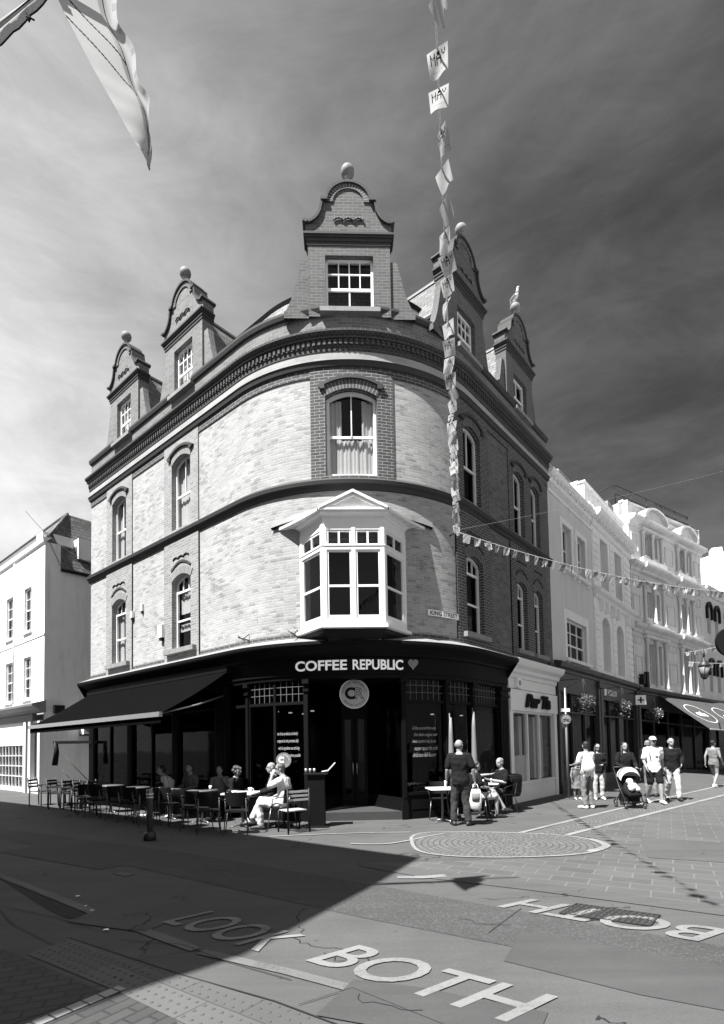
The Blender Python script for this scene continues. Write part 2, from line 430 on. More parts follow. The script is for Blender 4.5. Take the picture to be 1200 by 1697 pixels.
def fbox(mb, F, s0, s1, o0, o1, z0, z1, m=0, sub=True):
    bs = F.brk(s0, s1) if sub else [s0, s1]
    for a, b in zip(bs[:-1], bs[1:]):
        mb.face([F(a, o1, z0), F(b, o1, z0), F(b, o1, z1), F(a, o1, z1)], m, [(a, z0), (b, z0), (b, z1), (a, z1)])
        mb.face([F(b, o0, z0), F(a, o0, z0), F(a, o0, z1), F(b, o0, z1)], m, [(b, z0), (a, z0), (a, z1), (b, z1)])
        mb.face([F(a, o1, z1), F(b, o1, z1), F(b, o0, z1), F(a, o0, z1)], m, [(a, o1), (b, o1), (b, o0), (a, o0)])
        mb.face([F(a, o0, z0), F(b, o0, z0), F(b, o1, z0), F(a, o1, z0)], m, [(a, o0), (b, o0), (b, o1), (a, o1)])
    mb.face([F(s0, o0, z0), F(s0, o1, z0), F(s0, o1, z1), F(s0, o0, z1)], m, [(o0, z0), (o1, z0), (o1, z1), (o0, z1)])
    mb.face([F(s1, o1, z0), F(s1, o0, z0), F(s1, o0, z1), F(s1, o1, z1)], m, [(o1, z0), (o0, z0), (o0, z1), (o1, z1)])
def sweep(mb, F, s0, s1, prof, m=0, caps=True):
    bs = F.brk(s0, s1); n = len(prof)
    L = [0]
    for i in range(n-1): L.append(L[-1]+sqrt((prof[i+1][0]-prof[i][0])**2+(prof[i+1][1]-prof[i][1])**2))
    for a, b in zip(bs[:-1], bs[1:]):
        for i in range(n-1):
            (o0, z0), (o1, z1) = prof[i], prof[i+1]
            mb.face([F(a, o0, z0), F(b, o0, z0), F(b, o1, z1), F(a, o1, z1)], m, [(a, L[i]), (b, L[i]), (b, L[i+1]), (a, L[i+1])])
    if caps and n > 2:
        mb.face([F(s0, o, z) for o, z in reversed(prof)], m); mb.face([F(s1, o, z) for o, z in prof], m)
def archstrip(mb, F, a, b, z1, rise, h0, h1, o0, o1, m=0, n=12, ext=0.0):
    # arch band from intrados+h0 to intrados+h1, thickness o0..o1
    def pt(i, h, o):
        x = i/n; s = a+(b-a)*x; z = archz(z1, rise, x)
        dz = rise*(-4)*(2*x-1)/(b-a); L = sqrt(1+dz*dz)
        return F(s-(dz/L)*h, o, z+h/L)
    u = 0
    for i in range(n):
        w = (b-a)/n*1.03
        A, B, C, D = pt(i, h0, o1), pt(i+1, h0, o1), pt(i+1, h1, o1), pt(i, h1, o1)
        mb.face([A, B, C, D], m, [(u, h0), (u+w, h0), (u+w, h1), (u, h1)])
        mb.face([pt(i, h1, o1), pt(i+1, h1, o1), pt(i+1, h1, o0), pt(i, h1, o0)], m, [(u, h1), (u+w, h1), (u+w, h1+o1-o0), (u, h1+o1-o0)])
        mb.face([pt(i+1, h0, o1), pt(i, h0, o1), pt(i, h0, o0), pt(i+1, h0, o0)], m, [(u+w, 0), (u, 0), (u, o1-o0), (u+w, o1-o0)])
        u += w
    mb.face([pt(0, h0, o0), pt(0, h0, o1), pt(0, h1, o1), pt(0, h1, o0)], m); mb.face([pt(n, h0, o1), pt(n, h0, o0), pt(n, h1, o0), pt(n, h1, o1)], m)

def window(F, a, b, z0, z1, rise, root, style='sash2', o=-0.09, name='window', curtain=None, frame='white_paint', sill=None, thick=0.055, label=None, room=True, glass='glass'):
    """a sash window as part > pane, interior, curtain, sill"""
    t = thick; fr = MB(); n = 10 if rise else 1
    zt = z1
    fbox(fr, F, a, a+t, o-.07, o, z0, z1, 0, False); fbox(fr, F, b-t, b, o-.07, o, z0, z1, 0, False)
    fbox(fr, F, a+t, b-t, o-.07, o+.01, z0, z0+t*1.5, 0, False)
    # head
    for i in range(n):
        x0, x1 = i/n, (i+1)/n; s0, s1 = a+(b-a)*x0, a+(b-a)*x1; za, zb = archz(z1, rise, x0), archz(z1, rise, x1)
        l = t*1.1
        fr.face([F(s0, o, za-l), F(s1, o, zb-l), F(s1, o, zb), F(s0, o, za)]); fr.face([F(s0, o-.07, za-l), F(s1, o-.07, zb-l), F(s1, o, zb-l), F(s0, o, za-l)])
    A, B = a+t, b-t
    def vb(x, za, zb, w=.028, oo=None):
        oo = o-.015 if oo is None else oo; fbox(fr, F, x-w/2, x+w/2, oo-.04, oo, za, zb, 0, False)
    def hb(z, x0=A, x1=B, w=.03, oo=None):
        oo = o-.012 if oo is None else oo; fbox(fr, F, x0, x1, oo-.04, oo, z-w/2, z+w/2, 0, False)
    H = z1+rise*.8-z0; mid = (a+b)/2; zb = z0+t*1.5
    if style == 'upper':        # two lights above, one pane below
        zm = z0+H*.49; hb(zm, w=.055, oo=o-.005); vb(mid, zm, z1+rise*.9)
    elif style == 'lower':      # three small top lights, then two sash panes
        zq = z0+H*.80; zm = z0+H*.40; hb(zq, w=.06, oo=o-.004); hb(zm, w=.05, oo=o-.008)
        for k in (1, 2): vb(A+(B-A)*k/3, zq, z1+rise*.8)
    elif style == 'dormer':     # four by two small lights over two
        zm = z0+H*.45; hb(zm, w=.07, oo=o-.004)
        for k in (1, 2, 3): vb(A+(B-A)*k/4, zm, z1-t*.9)
        hb(zm+(z1-zm)*.52); vb(mid, zb, zm, w=.035, oo=o-.02)
    elif style == 'dormer2':
        zm = z0+H*.5; hb(zm, w=.06); vb(mid, zm, z1-t)
    elif style == 'six':        # six over six
        zm = z0+H*.5; hb(zm, w=.05, oo=o-.005); vb(mid, zb, z1-t)
        hb(z0+H*.26, w=.022); hb(z0+H*.75, w=.022)
    elif style == 'casement':
        for k in (1, 2): vb(A+(B-A)*k/3, zb, z1-t, w=.05)
        hb(z0+H*.38, w=.06); hb(z0+H*.7, w=.03)
    elif style == 'plain':
        hb(z0+H*.5, w=.045)
    ob = fr.build(name, frame, root)
    if label: ob['label'] = label
    g = MB(); og = o-.045
    for i in range(n):
        x0, x1 = i/n, (i+1)/n; s0, s1 = a+(b-a)*x0, a+(b-a)*x1
        g.face([F(s0, og, z0+.01), F(s1, og, z0+.01), F(s1, og, archz(z1, rise, x1)-.01), F(s0, og, archz(z1, rise, x0)-.01)])
    g.build('pane', glass, ob)
    if room:
        r = MB(); oi = o-.8; zz = z1+rise; e = .02
        Pa = lambda s, oo, z: F(s, oo, z)
        r.face([Pa(a-e, oi, z0-e), Pa(b+e, oi, z0-e), Pa(b+e, oi, zz), Pa(a-e, oi, zz)])
        r.face([Pa(a-e, o-.075, z0), Pa(a-e, oi, z0), Pa(a-e, oi, zz), Pa(a-e, o-.075, zz)]); r.face([Pa(b+e, oi, z0), Pa(b+e, o-.075, z0), Pa(b+e, o-.075, zz), Pa(b+e, oi, zz)])
        r.face([Pa(a-e, o-.075, zz), Pa(a-e, oi, zz), Pa(b+e, oi, zz), Pa(b+e, o-.075, zz)]); r.face([Pa(a-e, o-.075, z0-e), Pa(b+e, o-.075, z0-e), Pa(b+e, oi, z0-e), Pa(a-e, oi, z0-e)])
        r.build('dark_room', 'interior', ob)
    if curtain:
        for (x0, x1, zc0, zc1) in curtain:
            c = MB(); k = max(8, int((x1-x0)*40)); vs = []; uvs = []
            for i in range(k+1):
                s = a+(b-a)*(x0+(x1-x0)*i/k); oo = o-.13+.018*sin(i*1.9)+.012*sin(i*.83+1)
                vs += [F(s, oo, z0+(z1+rise-z0)*zc0), F(s+.01*sin(i), oo+.012*sin(i*.7), z0+(z1+rise-z0)*zc1)]
            c.mesh_in(vs, [(2*i, 2*i+2, 2*i+3, 2*i+1) for i in range(k)]); c.build('curtain', 'curtain', ob)
    if sill:
        so, sh, ex, sm = sill
        s_ = MB(); fbox(s_, F, a-ex, b+ex, -.1, so, z0-sh, z0-.002, 0); s_.build('sill', sm, ob)
    return ob
# ================================================================ CORNER BUILDING
B = empty('corner_building', (CC.x, CC.y, 0), 'Victorian brick corner building with rounded front, curly gabled dormers and a black coffee shop below', 'building')
SE, SW = sr(9.72), sl(12.92)
ST0, ST1 = 7.74, 7.96     # string course
# window openings (s0, s1, z0, z1, rise)
lowL = [(sl(11.2), sl(10.22), 4.55, 6.52, .16), (sl(7.40), sl(6.42), 4.55, 6.52, .16)]
upL = [(sl(11.2), sl(10.22), 8.03, 9.95, .17), (sl(7.40), sl(6.42), 8.03, 9.95, .17)]
upC = [(sa(-96.3), sa(-79.6), 8.03, 9.95, .17)]
lowR = [(sr(3.9), sr(4.80), 4.55, 6.45, .16), (sr(6.93), sr(7.68), 4.5, 6.45, .15), (sr(8.23), sr(8.92), 4.5, 6.45, .15)]
upR = [(sr(3.9), sr(4.80), 8.03, 9.9, .17), (sr(6.90), sr(7.68), 8.03, 9.85, .15), (sr(8.20), sr(8.90), 8.03, 9.85, .15)]
zonesD = [(sl(11.62), sl(9.82)), (sl(7.82), sl(6.03)), (sr(3.52), sr(5.25)), (sr(6.58), sr(9.3))]
pw = MB(); dw = MB(); lw = MB(); sw_ = MB(); BM = 10.64
def fillz(z0, z1, dark, ops):
    e = SW
    for a, b in dark:
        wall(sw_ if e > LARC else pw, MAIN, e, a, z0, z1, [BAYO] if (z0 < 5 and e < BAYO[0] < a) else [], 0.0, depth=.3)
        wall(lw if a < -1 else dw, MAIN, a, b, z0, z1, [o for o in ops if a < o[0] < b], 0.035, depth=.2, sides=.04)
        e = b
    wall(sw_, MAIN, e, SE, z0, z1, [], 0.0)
BAYO = (sa(-88.2)-1.12, sa(-88.2)+1.12, 4.45, 6.55, 0)
fillz(4.0, ST0, zonesD, lowL+lowR)
cd = (sa(-101.2), sa(-74.3))
fillz(ST1, BM, zonesD[:2]+[cd]+zonesD[2:], upL+upC+upR)
# dark header courses under the band
wall(dw, MAIN, SW, SE, BM-.20, BM, [], 0.025)
wall(dw, MAIN, SW, SE, 4.12, 4.36, [], 0.012)
pwo = pw.build('pale_brick_wall', 'pale_brick', B); dwo = dw.build('dark_brick_wall', 'red_brick', B); lw.build('sun_toned_brick_wall', 'sun_toned_brick', B); sw_.build('shade_toned_brick_wall', 'shade_toned_brick', B)
# end walls and back, so the building is solid
ew = MB(); back = 8.0
def bk(s, d): return MAIN(s, -d, 0).xy
for s, sg in ((SW, 1), (SE, 1)):
    P = MAIN(s, 0, 0); Q = MAIN(s, -7.5, 0)
    ew.face([(P.x, P.y, 0), (Q.x, Q.y, 0), (Q.x, Q.y, 11.9), (P.x, P.y, 11.9)], 0, [(0, 0), (7.5, 0), (7.5, 11.9), (0, 11.9)])
Q1, Q2 = MAIN(SW, -7.5, 0), MAIN(SE, -7.5, 0)
ew.face([(Q1.x, Q1.y, 0), (Q2.x, Q2.y, 0), (Q2.x, Q2.y, 12.5), (Q1.x, Q1.y, 12.5)], 0)
ew.build('rear_wall', 'grey_brick', B)
# string course, band, cornice
m = MB(); sweep(m, MAIN, SW-.1, SE+.05, [(.0, ST0-.06), (.05, ST0-.04), (.06, ST0+.04), (.12, ST0+.07), (.14, ST0+.15), (.10, ST0+.17), (0.0, ST1+.05)]); m.build('string_course', 'moulding', B)
m = MB(); sweep(m, MAIN, SW-.03, SE+.03, [(0, BM), (.06, BM+.03), (.09, BM+.12), (.05, BM+.14), (.05, 11.01)], 0); m.build('pale_band', 'band_brick', B)
m = MB(); sweep(m, MAIN, SW-.03, SE+.03, [(.0, BM-.02), (.07, BM+.01), (.10, BM+.10), (.12, BM+.125), (.0, BM+.16)]); m.build('band_moulding', 'moulding', B)
m = MB(); sweep(m, MAIN, SW-.05, SE+.05, [(.04, 11.00), (.065, 11.01), (.07, 11.12), (.09, 11.13), (.09, 11.27), (.15, 11.28), (.15, 11.34), (.19, 11.35), (.22, 11.40), (.22, 11.45), (.0, 11.52)])
s = SW
while s < SE-.1:        # brick dentils
    fbox(m, MAIN, s+.02, s+.082, .08, .125, 11.14, 11.265, 0, False); s += .124
m.build('dentil_cornice', 'cornice_brick', B)
DORM = [('L', sl(10.5)), ('L', sl(6.86)), ('C', sa(-87.8)), ('R', sr(4.32)), ('R', sr(7.76))]
m = MB(); e = SW
wall(m, MAIN, SW, SE, 11.5, 12.02, [], 0.0); 
par = m
CPR = [(0, 11.98), (.06, 12.0), (.09, 12.08), (.09, 12.14), (-.06, 12.18), (-.3, 12.16)]
e = SW-.03
for _, c in DORM:
    cp = MB(); sweep(cp, MAIN, e, c-.60, CPR, 0); cp.build('parapet_coping', 'moulding', B); e = c+.60
cp = MB(); sweep(cp, MAIN, e, SE+.03, CPR, 0); cp.build('parapet_coping', 'moulding', B)
par.build('parapet', 'light_gable_brick', B)
# slate roof
m = MB(); sweep(m, MAIN, SW+.05, SE-.05, [(-.30, 11.85), (-1.0, 13.42)], 0)
m.build('slate_roof', 'slates', B)
m = MB(); sweep(m, MAIN, SW+.05, SE-.05, [(-.97, 13.38), (-.93, 13.47), (-1.02, 13.52), (-1.10, 13.47), (-6.5 if False else -1.3, 13.50)], 0)
top = [MAIN(s_, -1.05, 13.46) for s_ in MAIN.brk(SW+.05, SE-.05)] + [Vector((MAIN(SE-.05, -7.0, 0).x, MAIN(SE-.05, -7.0, 0).y, 13.46)), Vector((MAIN(SW+.05, -7.0, 0).x, MAIN(SW+.05, -7.0, 0).y, 13.46))]
m.face(top, 0); m.build('roof_edge', 'black_paint', B)

# windows of the brick storeys
for i, o in enumerate(lowL):
    window(MAIN, *o, B, 'lower', o=-.11, sill=(.16, .13, .28, 'stone'), curtain=[(0.05, .95, .26, .36), (.1, .9, .5, .8)] if i == 1 else [(.0, .3, .0, .8)])
for o in lowR: window(MAIN, *o, B, 'lower', o=-.11, sill=(.15, .13, .18, 'stone'), curtain=[(.0, .25, .0, .8)] if o[0] < sr(6) else None)
for i, o in enumerate(upL): window(MAIN, *o, B, 'upper', o=-.11, curtain=[(.0, .55, .05, 1), (.5, .98, .0, .55)] if i == 1 else [(.0, .35, .0, 1), (.6, 1, 0, 1)])
for o in upR: window(MAIN, *o, B, 'upper', o=-.11, curtain=[(.0, .3, .0, 1)] if o[0] < sr(6) else None)
for o in upC: window(MAIN, *o, B, 'upper', o=-.11, thick=.07, curtain=[(.0, .3, .44, .93), (.72, 1.0, .44, .93), (0.02, .98, 0.03, .47)])
# voussoirs and hood moulds
for o in lowL+lowR+upL+upR+upC:
    vo = MB(); archstrip(vo, MAIN, o[0], o[1], o[3], o[4], 0.0, .225, .0, .05, 0); vo.build('window_arch', 'sun_toned_voussoir' if o[0] < 0 else 'voussoir', B)
for o in upL+upR+upC:
    hd = MB(); archstrip(hd, MAIN, o[0]-.03, o[1]+.03, o[3], o[4], .22, .29, .0, .10, 0)
    for x in (o[0]-.06, o[1]+.06): fbox(hd, MAIN, x-.055, x+.055, 0, .10, o[3]+.16, o[3]+.27, 0, False)
    hd.build('hood_mould', 'moulding', B)
for o in lowL+lowR:      # wavy moulded brick ornament above the first-floor windows
    wv = MB(); c = (o[0]+o[1])/2; pts = []
    for i in range(25):
        x = (i/24-.5)*.84*(o[1]-o[0]); pts.append(MAIN(c+x, .045, 7.16+.045*abs(sin(i/24*pi*3))-(.02 if i in (0, 24) else 0)))
    wv.tube(pts, .022, 6); wv.build('wavy_ornament', 'moulding', B)
    wv = MB(); archstrip(wv, MAIN, o[0]+.1, o[1]-.1, o[3]+.18, o[4], .15, .21, .0, .06, 0); wv.build('brick_moulding', 'moulding', B)
# black strips painting the shadow line along the pilaster edges
for a, b in zonesD:
    for x in (a-.012, b+.012):
        jt = MB(); fbox(jt, MAIN, x-.012, x+.012, -.01, .025, 4.3, ST0-.1, 0, False); jt.build('painted_shadow_line', 'black_paint', B)

# ---------------------------------------------------------------- dormers
def Tgab(x):
    x = abs(x)
    if x < .5: return 14.74+.46*sqrt(max(0, 1-(x/.5)**2))
    if x < .61: return 14.74
    if x <= 1.03:
        t = min(1, (1.03-x)/.42); return 14.17+.57*(1-sqrt(max(0, 1-t*t)))
    return 0
def dormer(kind, sc, wstyle, wz0=12.05, wz1=13.42, hw=.575, back=2.6, bird=False):
    P = MAIN(sc, 0, 0); t = MAIN.tan(sc); Fq = Frame((P.x, P.y), (t.x, t.y))
    if kind == 'C': Fq.P = Fq.P + Fq.n*0.0
    g = MB(); fo, bo = -.02, -.36
    xs = [-1.03+2.06*i/60 for i in range(61)]; xs += [-.61, -.6101, .6101, .61, -.5, .5, -.98, .98, -hw, hw, -1.0, 1.0]; xs = sorted(set(round(x, 4) for x in xs))
    def tri(a, b, za, zb, z0a, z0b, off):
        g.face([Fq(a, off, z0a), Fq(b, off, z0b), Fq(b, off, zb), Fq(a, off, za)], 0, [(a, z0a), (b, z0b), (b, zb), (a, za)])
    for a, b in zip(xs[:-1], xs[1:]):
        mid = (a+b)/2; e = 1e-4
        za, zb = Tgab(a+e if a < 0 or True else a), Tgab(b-e)
        # upper gable
        tri(a, b, za, zb, 13.9, 13.9, fo); tri(a, b, za, zb, 13.9, 13.9, bo)
        g.face([Fq(a, fo, za), Fq(b, fo, zb), Fq(b, bo, zb), Fq(a, bo, za)], 0)
    for x in (-1.03, 1.03): g.face([Fq(x, fo, 13.9), Fq(x, bo, 13.9), Fq(x, bo, 14.17), Fq(x, fo, 14.17)])
    for x in (-.61, .61): g.face([Fq(x, fo, 14.6), Fq(x, bo, 14.6), Fq(x, bo, 14.74), Fq(x, fo, 14.74)])
    wall(g, Fq, -.98, .98, 11.9, 13.9, [(-hw, hw, wz0, wz1, .0)], fo, depth=.22, sides=.34)
    # side buttresses with a concave sweep
    for sg in (-1, 1):
        n = 12; o2 = fo-.06
        pr = [(.97, 11.9)]+[(.97, 13.32), (1.15, 13.32)]+[(1.15+.42*i/n, 12.06+1.26*((1-i/n)**1.6)) for i in range(1, n+1)]+[(1.57, 11.9)]
        f = [Fq(sg*x, o2, z) for x, z in pr]; bk_ = [Fq(sg*x, bo+.1, z) for x, z in pr]
        for i in range(1, len(pr)-1):
            (x0, z0), (x1, z1) = pr[i], pr[i+1]
            g.face([Fq(sg*x0, o2, 11.9), Fq(sg*x1, o2, 11.9), Fq(sg*x1, o2, z1), Fq(sg*x0, o2, z0)], 0, [(sg*x0, 11.9), (sg*x1, 11.9), (sg*x1, z1), (sg*x0, z0)])
            g.face([f[i], f[i+1], bk_[i+1], bk_[i]], 0, [(i*.1, 0), (i*.1+.1, 0), (i*.1+.1, .3), (i*.1, .3)])
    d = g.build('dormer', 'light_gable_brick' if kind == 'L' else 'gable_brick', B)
    # mouldings
    c = MB()
    def seg(x0, z0, x1, z1, th=.06, pr=.07):
        v = Vector((x1-x0, z1-z0)); L = v.length or 1e-6; nx, nz = -v.y/L*th, v.x/L*th
        if nz < 0: nx, nz = -nx, -nz
        A, Bq, C, D = (x0, z0), (x1, z1), (x1+nx, z1+nz), (x0+nx, z0+nz)
        fr = [Fq(x, fo+pr, z) for x, z in (A, Bq, C, D)]; bk2 = [Fq(x, bo-.04, z) for x, z in (A, Bq, C, D)]
        c.face(fr); c.face(list(reversed(bk2)))
        for i in range(4): c.face([fr[i], bk2[i], bk2[(i+1) % 4], fr[(i+1) % 4]])
    N_ = 20
    ar = [(.5*cos(pi*i/N_), 14.74+.46*sin(pi*i/N_)) for i in range(N_+1)]
    for p, q in zip(ar[:-1], ar[1:]): seg(*p, *q)
    for sg in (-1, 1):
        seg(sg*.5, 14.74, sg*.66, 14.74, .07, .09)
        cv = [(sg*(.61+.44*i/10), Tgab(.6101+.4198*i/10)) for i in range(11)]
        for p, q in zip(cv[:-1], cv[1:]): seg(*p, *q, .06, .07)
        seg(sg*1.0, 14.16, sg*1.10, 14.2, .07, .09)
    for z0, z1, p, w in ((13.66, 13.74, .02, 1.0), (13.74, 13.82, .04, 1.02), (13.82, 13.87, .07, 1.05), (13.87, 13.92, .10, 1.08)):
        fbox(c, Fq, -w, w, bo-.02, fo+p, z0, z1, 0, False)
    c.build('gable_moulding', 'moulding', d)
    r = MB(); n = 22      # ring of voussoirs inside the arch
    for i in range(n):
        a0, a1 = pi*i/n, pi*(i+1)/n
        q = lambda a, R: Fq(R*cos(a), fo+.03, 14.74+R*sin(a)*.92)
        r.face([q(a0, .37), q(a1, .37), q(a1, .5), q(a0, .5)], 0, [(a0*.45, 0), (a1*.45, 0), (a1*.45, .2), (a0*.45, .2)])
        r.face([q(a0, .37), q(a1, .37), Fq(.37*cos(a1), fo, 14.74+.34*sin(a1)), Fq(.37*cos(a0), fo, 14.74+.34*sin(a0))], 0)
    pts = [Fq(-.36+.72*i/24, fo+.03, 14.27+.06*abs(sin(i/24*pi*3))) for i in range(25)]
    r.tube(pts, .024, 6); r.build('gable_arch', 'voussoir', d)
    # finial
    f = local(); 
    f = MB(); q = Fq(0, -.10, 0)
    f.box((q.x, q.y, 15.27), (.22, .16, .10), Matrix.Rotation(atan2(Fq.d.y, Fq.d.x), 3, 'Z'))
    f.lathe([(.09, 15.30), (.055, 15.34), (.06, 15.42), (.12, 15.50)], (q.x, q.y, 0), 14); f.ball((q.x, q.y, 15.60), .165, 20)
    f.build('ball_finial', 'terracotta', d)
    # roof and cheeks behind
    r = MB()
    for sg in (-1, 1):
        P4 = [Fq(sg*1.04, bo, 12.80), Fq(sg*1.04, -back, 12.80), Fq(0, -back, 14.62), Fq(0, bo, 14.62)]
        r.face(P4, 0, [(bo, 0), (-back, 0), (-back, 2.05), (bo, 2.05)])
        fbox(r, Fq, sg*.99-.05, sg*.99+.05, -back, bo, 12.72, 12.80, 1, False)
    fbox(r, Fq, -.05, .05, -back, bo, 14.60, 14.67, 2, False)
    r.build('dormer_roof', ['slates', 'black_paint', 'lead'], d)
    ck = MB()
    for sg in (-1, 1): fbox(ck, Fq, sg*.86-.03, sg*.86+.03, -back, bo, 11.9, 12.85, 0, False)
    ck.build('cheek_wall', 'dark_slates', d)
    window(Fq, -hw, hw, wz0+.02, wz1, 0, d, wstyle, o=-.14, thick=.06, name='window', curtain=[(0, .98, 0, .95)] if kind == 'L' else None, room=False)
    wm = [o_ for o_ in d.children if o_.name.startswith('window')][0]
    for ch in list(wm.children):
        ch.parent = d
    rb = MB(); rb.face([Fq(-.9, -1.0, 11.95), Fq(.9, -1.0, 11.95), Fq(.9, -1.0, 13.1), Fq(-.9, -1.0, 13.1)]); rb.build('dark_room', 'interior', d)
    s_ = MB(); fbox(s_, Fq, -hw-.14, hw+.14, -.2, .13, 11.93, 12.04, 0, False); s_.build('sill', 'stone', d)
    if bird:
        q = Fq(0, -.10, 15.765)
        return q
    return None
gull_at = None
for k, (kd, s) in enumerate(DORM):
    r_ = dormer(kd, s, 'dormer' if k != 4 else 'dormer2', hw=.575 if kd == 'C' else .48, bird=(k == 4), wz1=13.42 if kd != 'R' else 13.2)
    if r_: gull_at = r_
g = local(); g.ball((0, 0, .19), (.075, .16, .075), 14); g.tube([(0, .10, .22), (0, .14, .30), (0, .15, .36)], [.05, .04, .035], 10); g.ball((0, .16, .38), (.035, .05, .035), 10)
g.tube([(0, .19, .38), (0, .25, .365)], [.012, .004], 6); g.tube([(0, -.12, .19), (0, -.26, .16)], [.05, .012], 8, sq=.4)
for sx in (-.03, .03): g.tube([(sx, 0, .13), (sx, 0, 0)], .008, 5)
gob = g.build('seagull', ['white_paint']); gob.location = gull_at; gob.rotation_euler = (0, 0, radians(200)); tag(gob, 'white gull perched on the ball finial of the farthest dormer on the right', 'bird')
w_ = local()
for sx in (-1, 1): w_.ball((sx*.06, -.04, .20), (.022, .17, .05), 12)
w_.build('wing', 'metal_grey', gob)

# ---------------------------------------------------------------- bay (oriel) window
ang = -88.2; P = MAIN(sa(ang), 0, 0); t = MAIN.tan(sa(ang)); BF = Frame((P.x, P.y), (t.x, t.y))
HW, WW, PO = .68, 1.24, .62
def sub(x0, o0, x1, o1):
    A, C_ = BF(x0, o0, 0), BF(x1, o1, 0); d = (C_-A).xy; return Frame(A.xy, d), d.length
bay = MB(); faces = [sub(-WW, -.17, -HW, PO), sub(-HW, PO, HW, PO), sub(HW, PO, WW, -.17)]
glassy = []
ZS, ZG, ZT0, ZT1, ZL, ZH = 4.40, 4.56, 6.05, 6.18, 6.50, 6.64
for k, (F_, L) in enumerate(faces):
    units = 2 if k == 1 else 1; e = .085
    fbox(bay, F_, 0, L, -.06, .0, ZS-.02, ZG-.04, 0, False)
    fbox(bay, F_, 0, L, -.06, .01, ZT0, ZT1, 0, False); fbox(bay, F_, 0, L, -.06, .025, ZT1-.05, ZT1-.015, 0, False)
    fbox(bay, F_, 0, L, -.06, .0, ZL, ZH, 0, False)
    xs = [e/2+(L-e)*i/units for i in range(units+1)]
    for x in xs: fbox(bay, F_, x-e/2, x+e/2, -.07, .012, ZS, ZH, 0, False)
    for i in range(units):
        a, b = xs[i]+e/2, xs[i+1]-e/2; r = .045
        for (z0, z1, n) in ((ZG-.04, ZT0, 0), (ZT1, ZL, 1)):
            fbox(bay, F_, a, a+r, -.06, -.012, z0, z1, 0, False); fbox(bay, F_, b-r, b, -.06, -.012, z0, z1, 0, False)
            if n: fbox(bay, F_, (a+b)/2-.022, (a+b)/2+.022, -.055, -.015, z0, z1, 0, False)
            else:
                fbox(bay, F_, a+r, b-r, -.06, -.014, z0, z0+.075, 0, False); fbox(bay, F_, a+r, b-r, -.055, -.013, 5.22, 5.27, 0, False)
            fbox(bay, F_, a+r, b-r, -.058, -.016, z1-r, z1, 0, False)
            glassy.append((F_, a+r, b-r, z0, z1))
    glassy
bayo = bay.build('bay_window', 'white_paint', B)
for F_, a, b, z0, z1 in glassy:
    g = MB(); g.face([F_(a, -.045, z0), F_(b, -.045, z0), F_(b, -.045, z1), F_(a, -.045, z1)]); g.build('pane', 'glass', bayo)
g = MB()
g.face([BF(-2.2, -2.5, 4.3), BF(2.2, -2.5, 4.3), BF(2.2, -2.5, 6.9), BF(-2.2, -2.5, 6.9)])
for z in (4.42, 6.6): g.face([BF(-2.2, -2.5, z), BF(2.2, -2.5, z), BF(1.2, -.2, z), BF(-1.2, -.2, z)])
for sg in (-1, 1): g.face([BF(sg*2.2, -2.5, 4.3), BF(sg*1.15, -.2, 4.3), BF(sg*1.15, -.2, 6.9), BF(sg*2.2, -2.5, 6.9)])
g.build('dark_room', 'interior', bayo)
c = MB()
for k, (F_, L) in enumerate(faces[2:]): 
    vs = [F_(.1+.16*i/8, -.10+.015*sin(i*2.2), z) for i in range(9) for z in (4.6, 6.0)]
    c.mesh_in(vs, [(2*i, 2*i+2, 2*i+3, 2*i+1) for i in range(8)])
c.build('curtain', 'curtain', bayo)
def ringsweep(prof, name, mat, mb=None):      # profile (out, z) swept round the three faces
    mb = mb or MB(); n = len(prof)
    def line(o):      # offset polygon
        k = o; a = atan2(PO+.17, WW-HW); h = tan_((pi/2 - (pi/2 - a))/2)
        return [(-WW-k*1.0/sin_(a), -.17), (-HW-k*h, PO+k), (HW+k*h, PO+k), (WW+k/sin_(a), -.17)]
    L = [line(o) for o, z in prof]
    for i in range(n-1):
        for j in range(3):
            A, C_ = L[i][j], L[i][j+1]; D, E_ = L[i+1][j+1], L[i+1][j]
            mb.face([BF(*A, prof[i][1]), BF(*C_, prof[i][1]), BF(*D, prof[i+1][1]), BF(*E_, prof[i+1][1])])
    return mb
tan_, sin_ = math.tan, math.sin
m = ringsweep([(-.03, ZH), (0, ZH), (0, ZH+.12), (.02, ZH+.13), (.03, ZH+.16), (.10, ZH+.20), (.11, ZH+.26), (.11, ZH+.29), (-.05, ZH+.30)], '', '')
m.build('entablature', 'white_paint', bayo)
m = ringsweep([(-.03, ZS-.02), (.09, ZS-.03), (.10, ZS-.10), (.0, ZS-.12)], '', ''); m.build('sill', 'white_paint', bayo)
m = ringsweep([(.03, ZS-.12), (-.02, ZS-.2), (-.2, ZS-.32)], '', ''); m.build('soffit', 'black_paint', bayo)
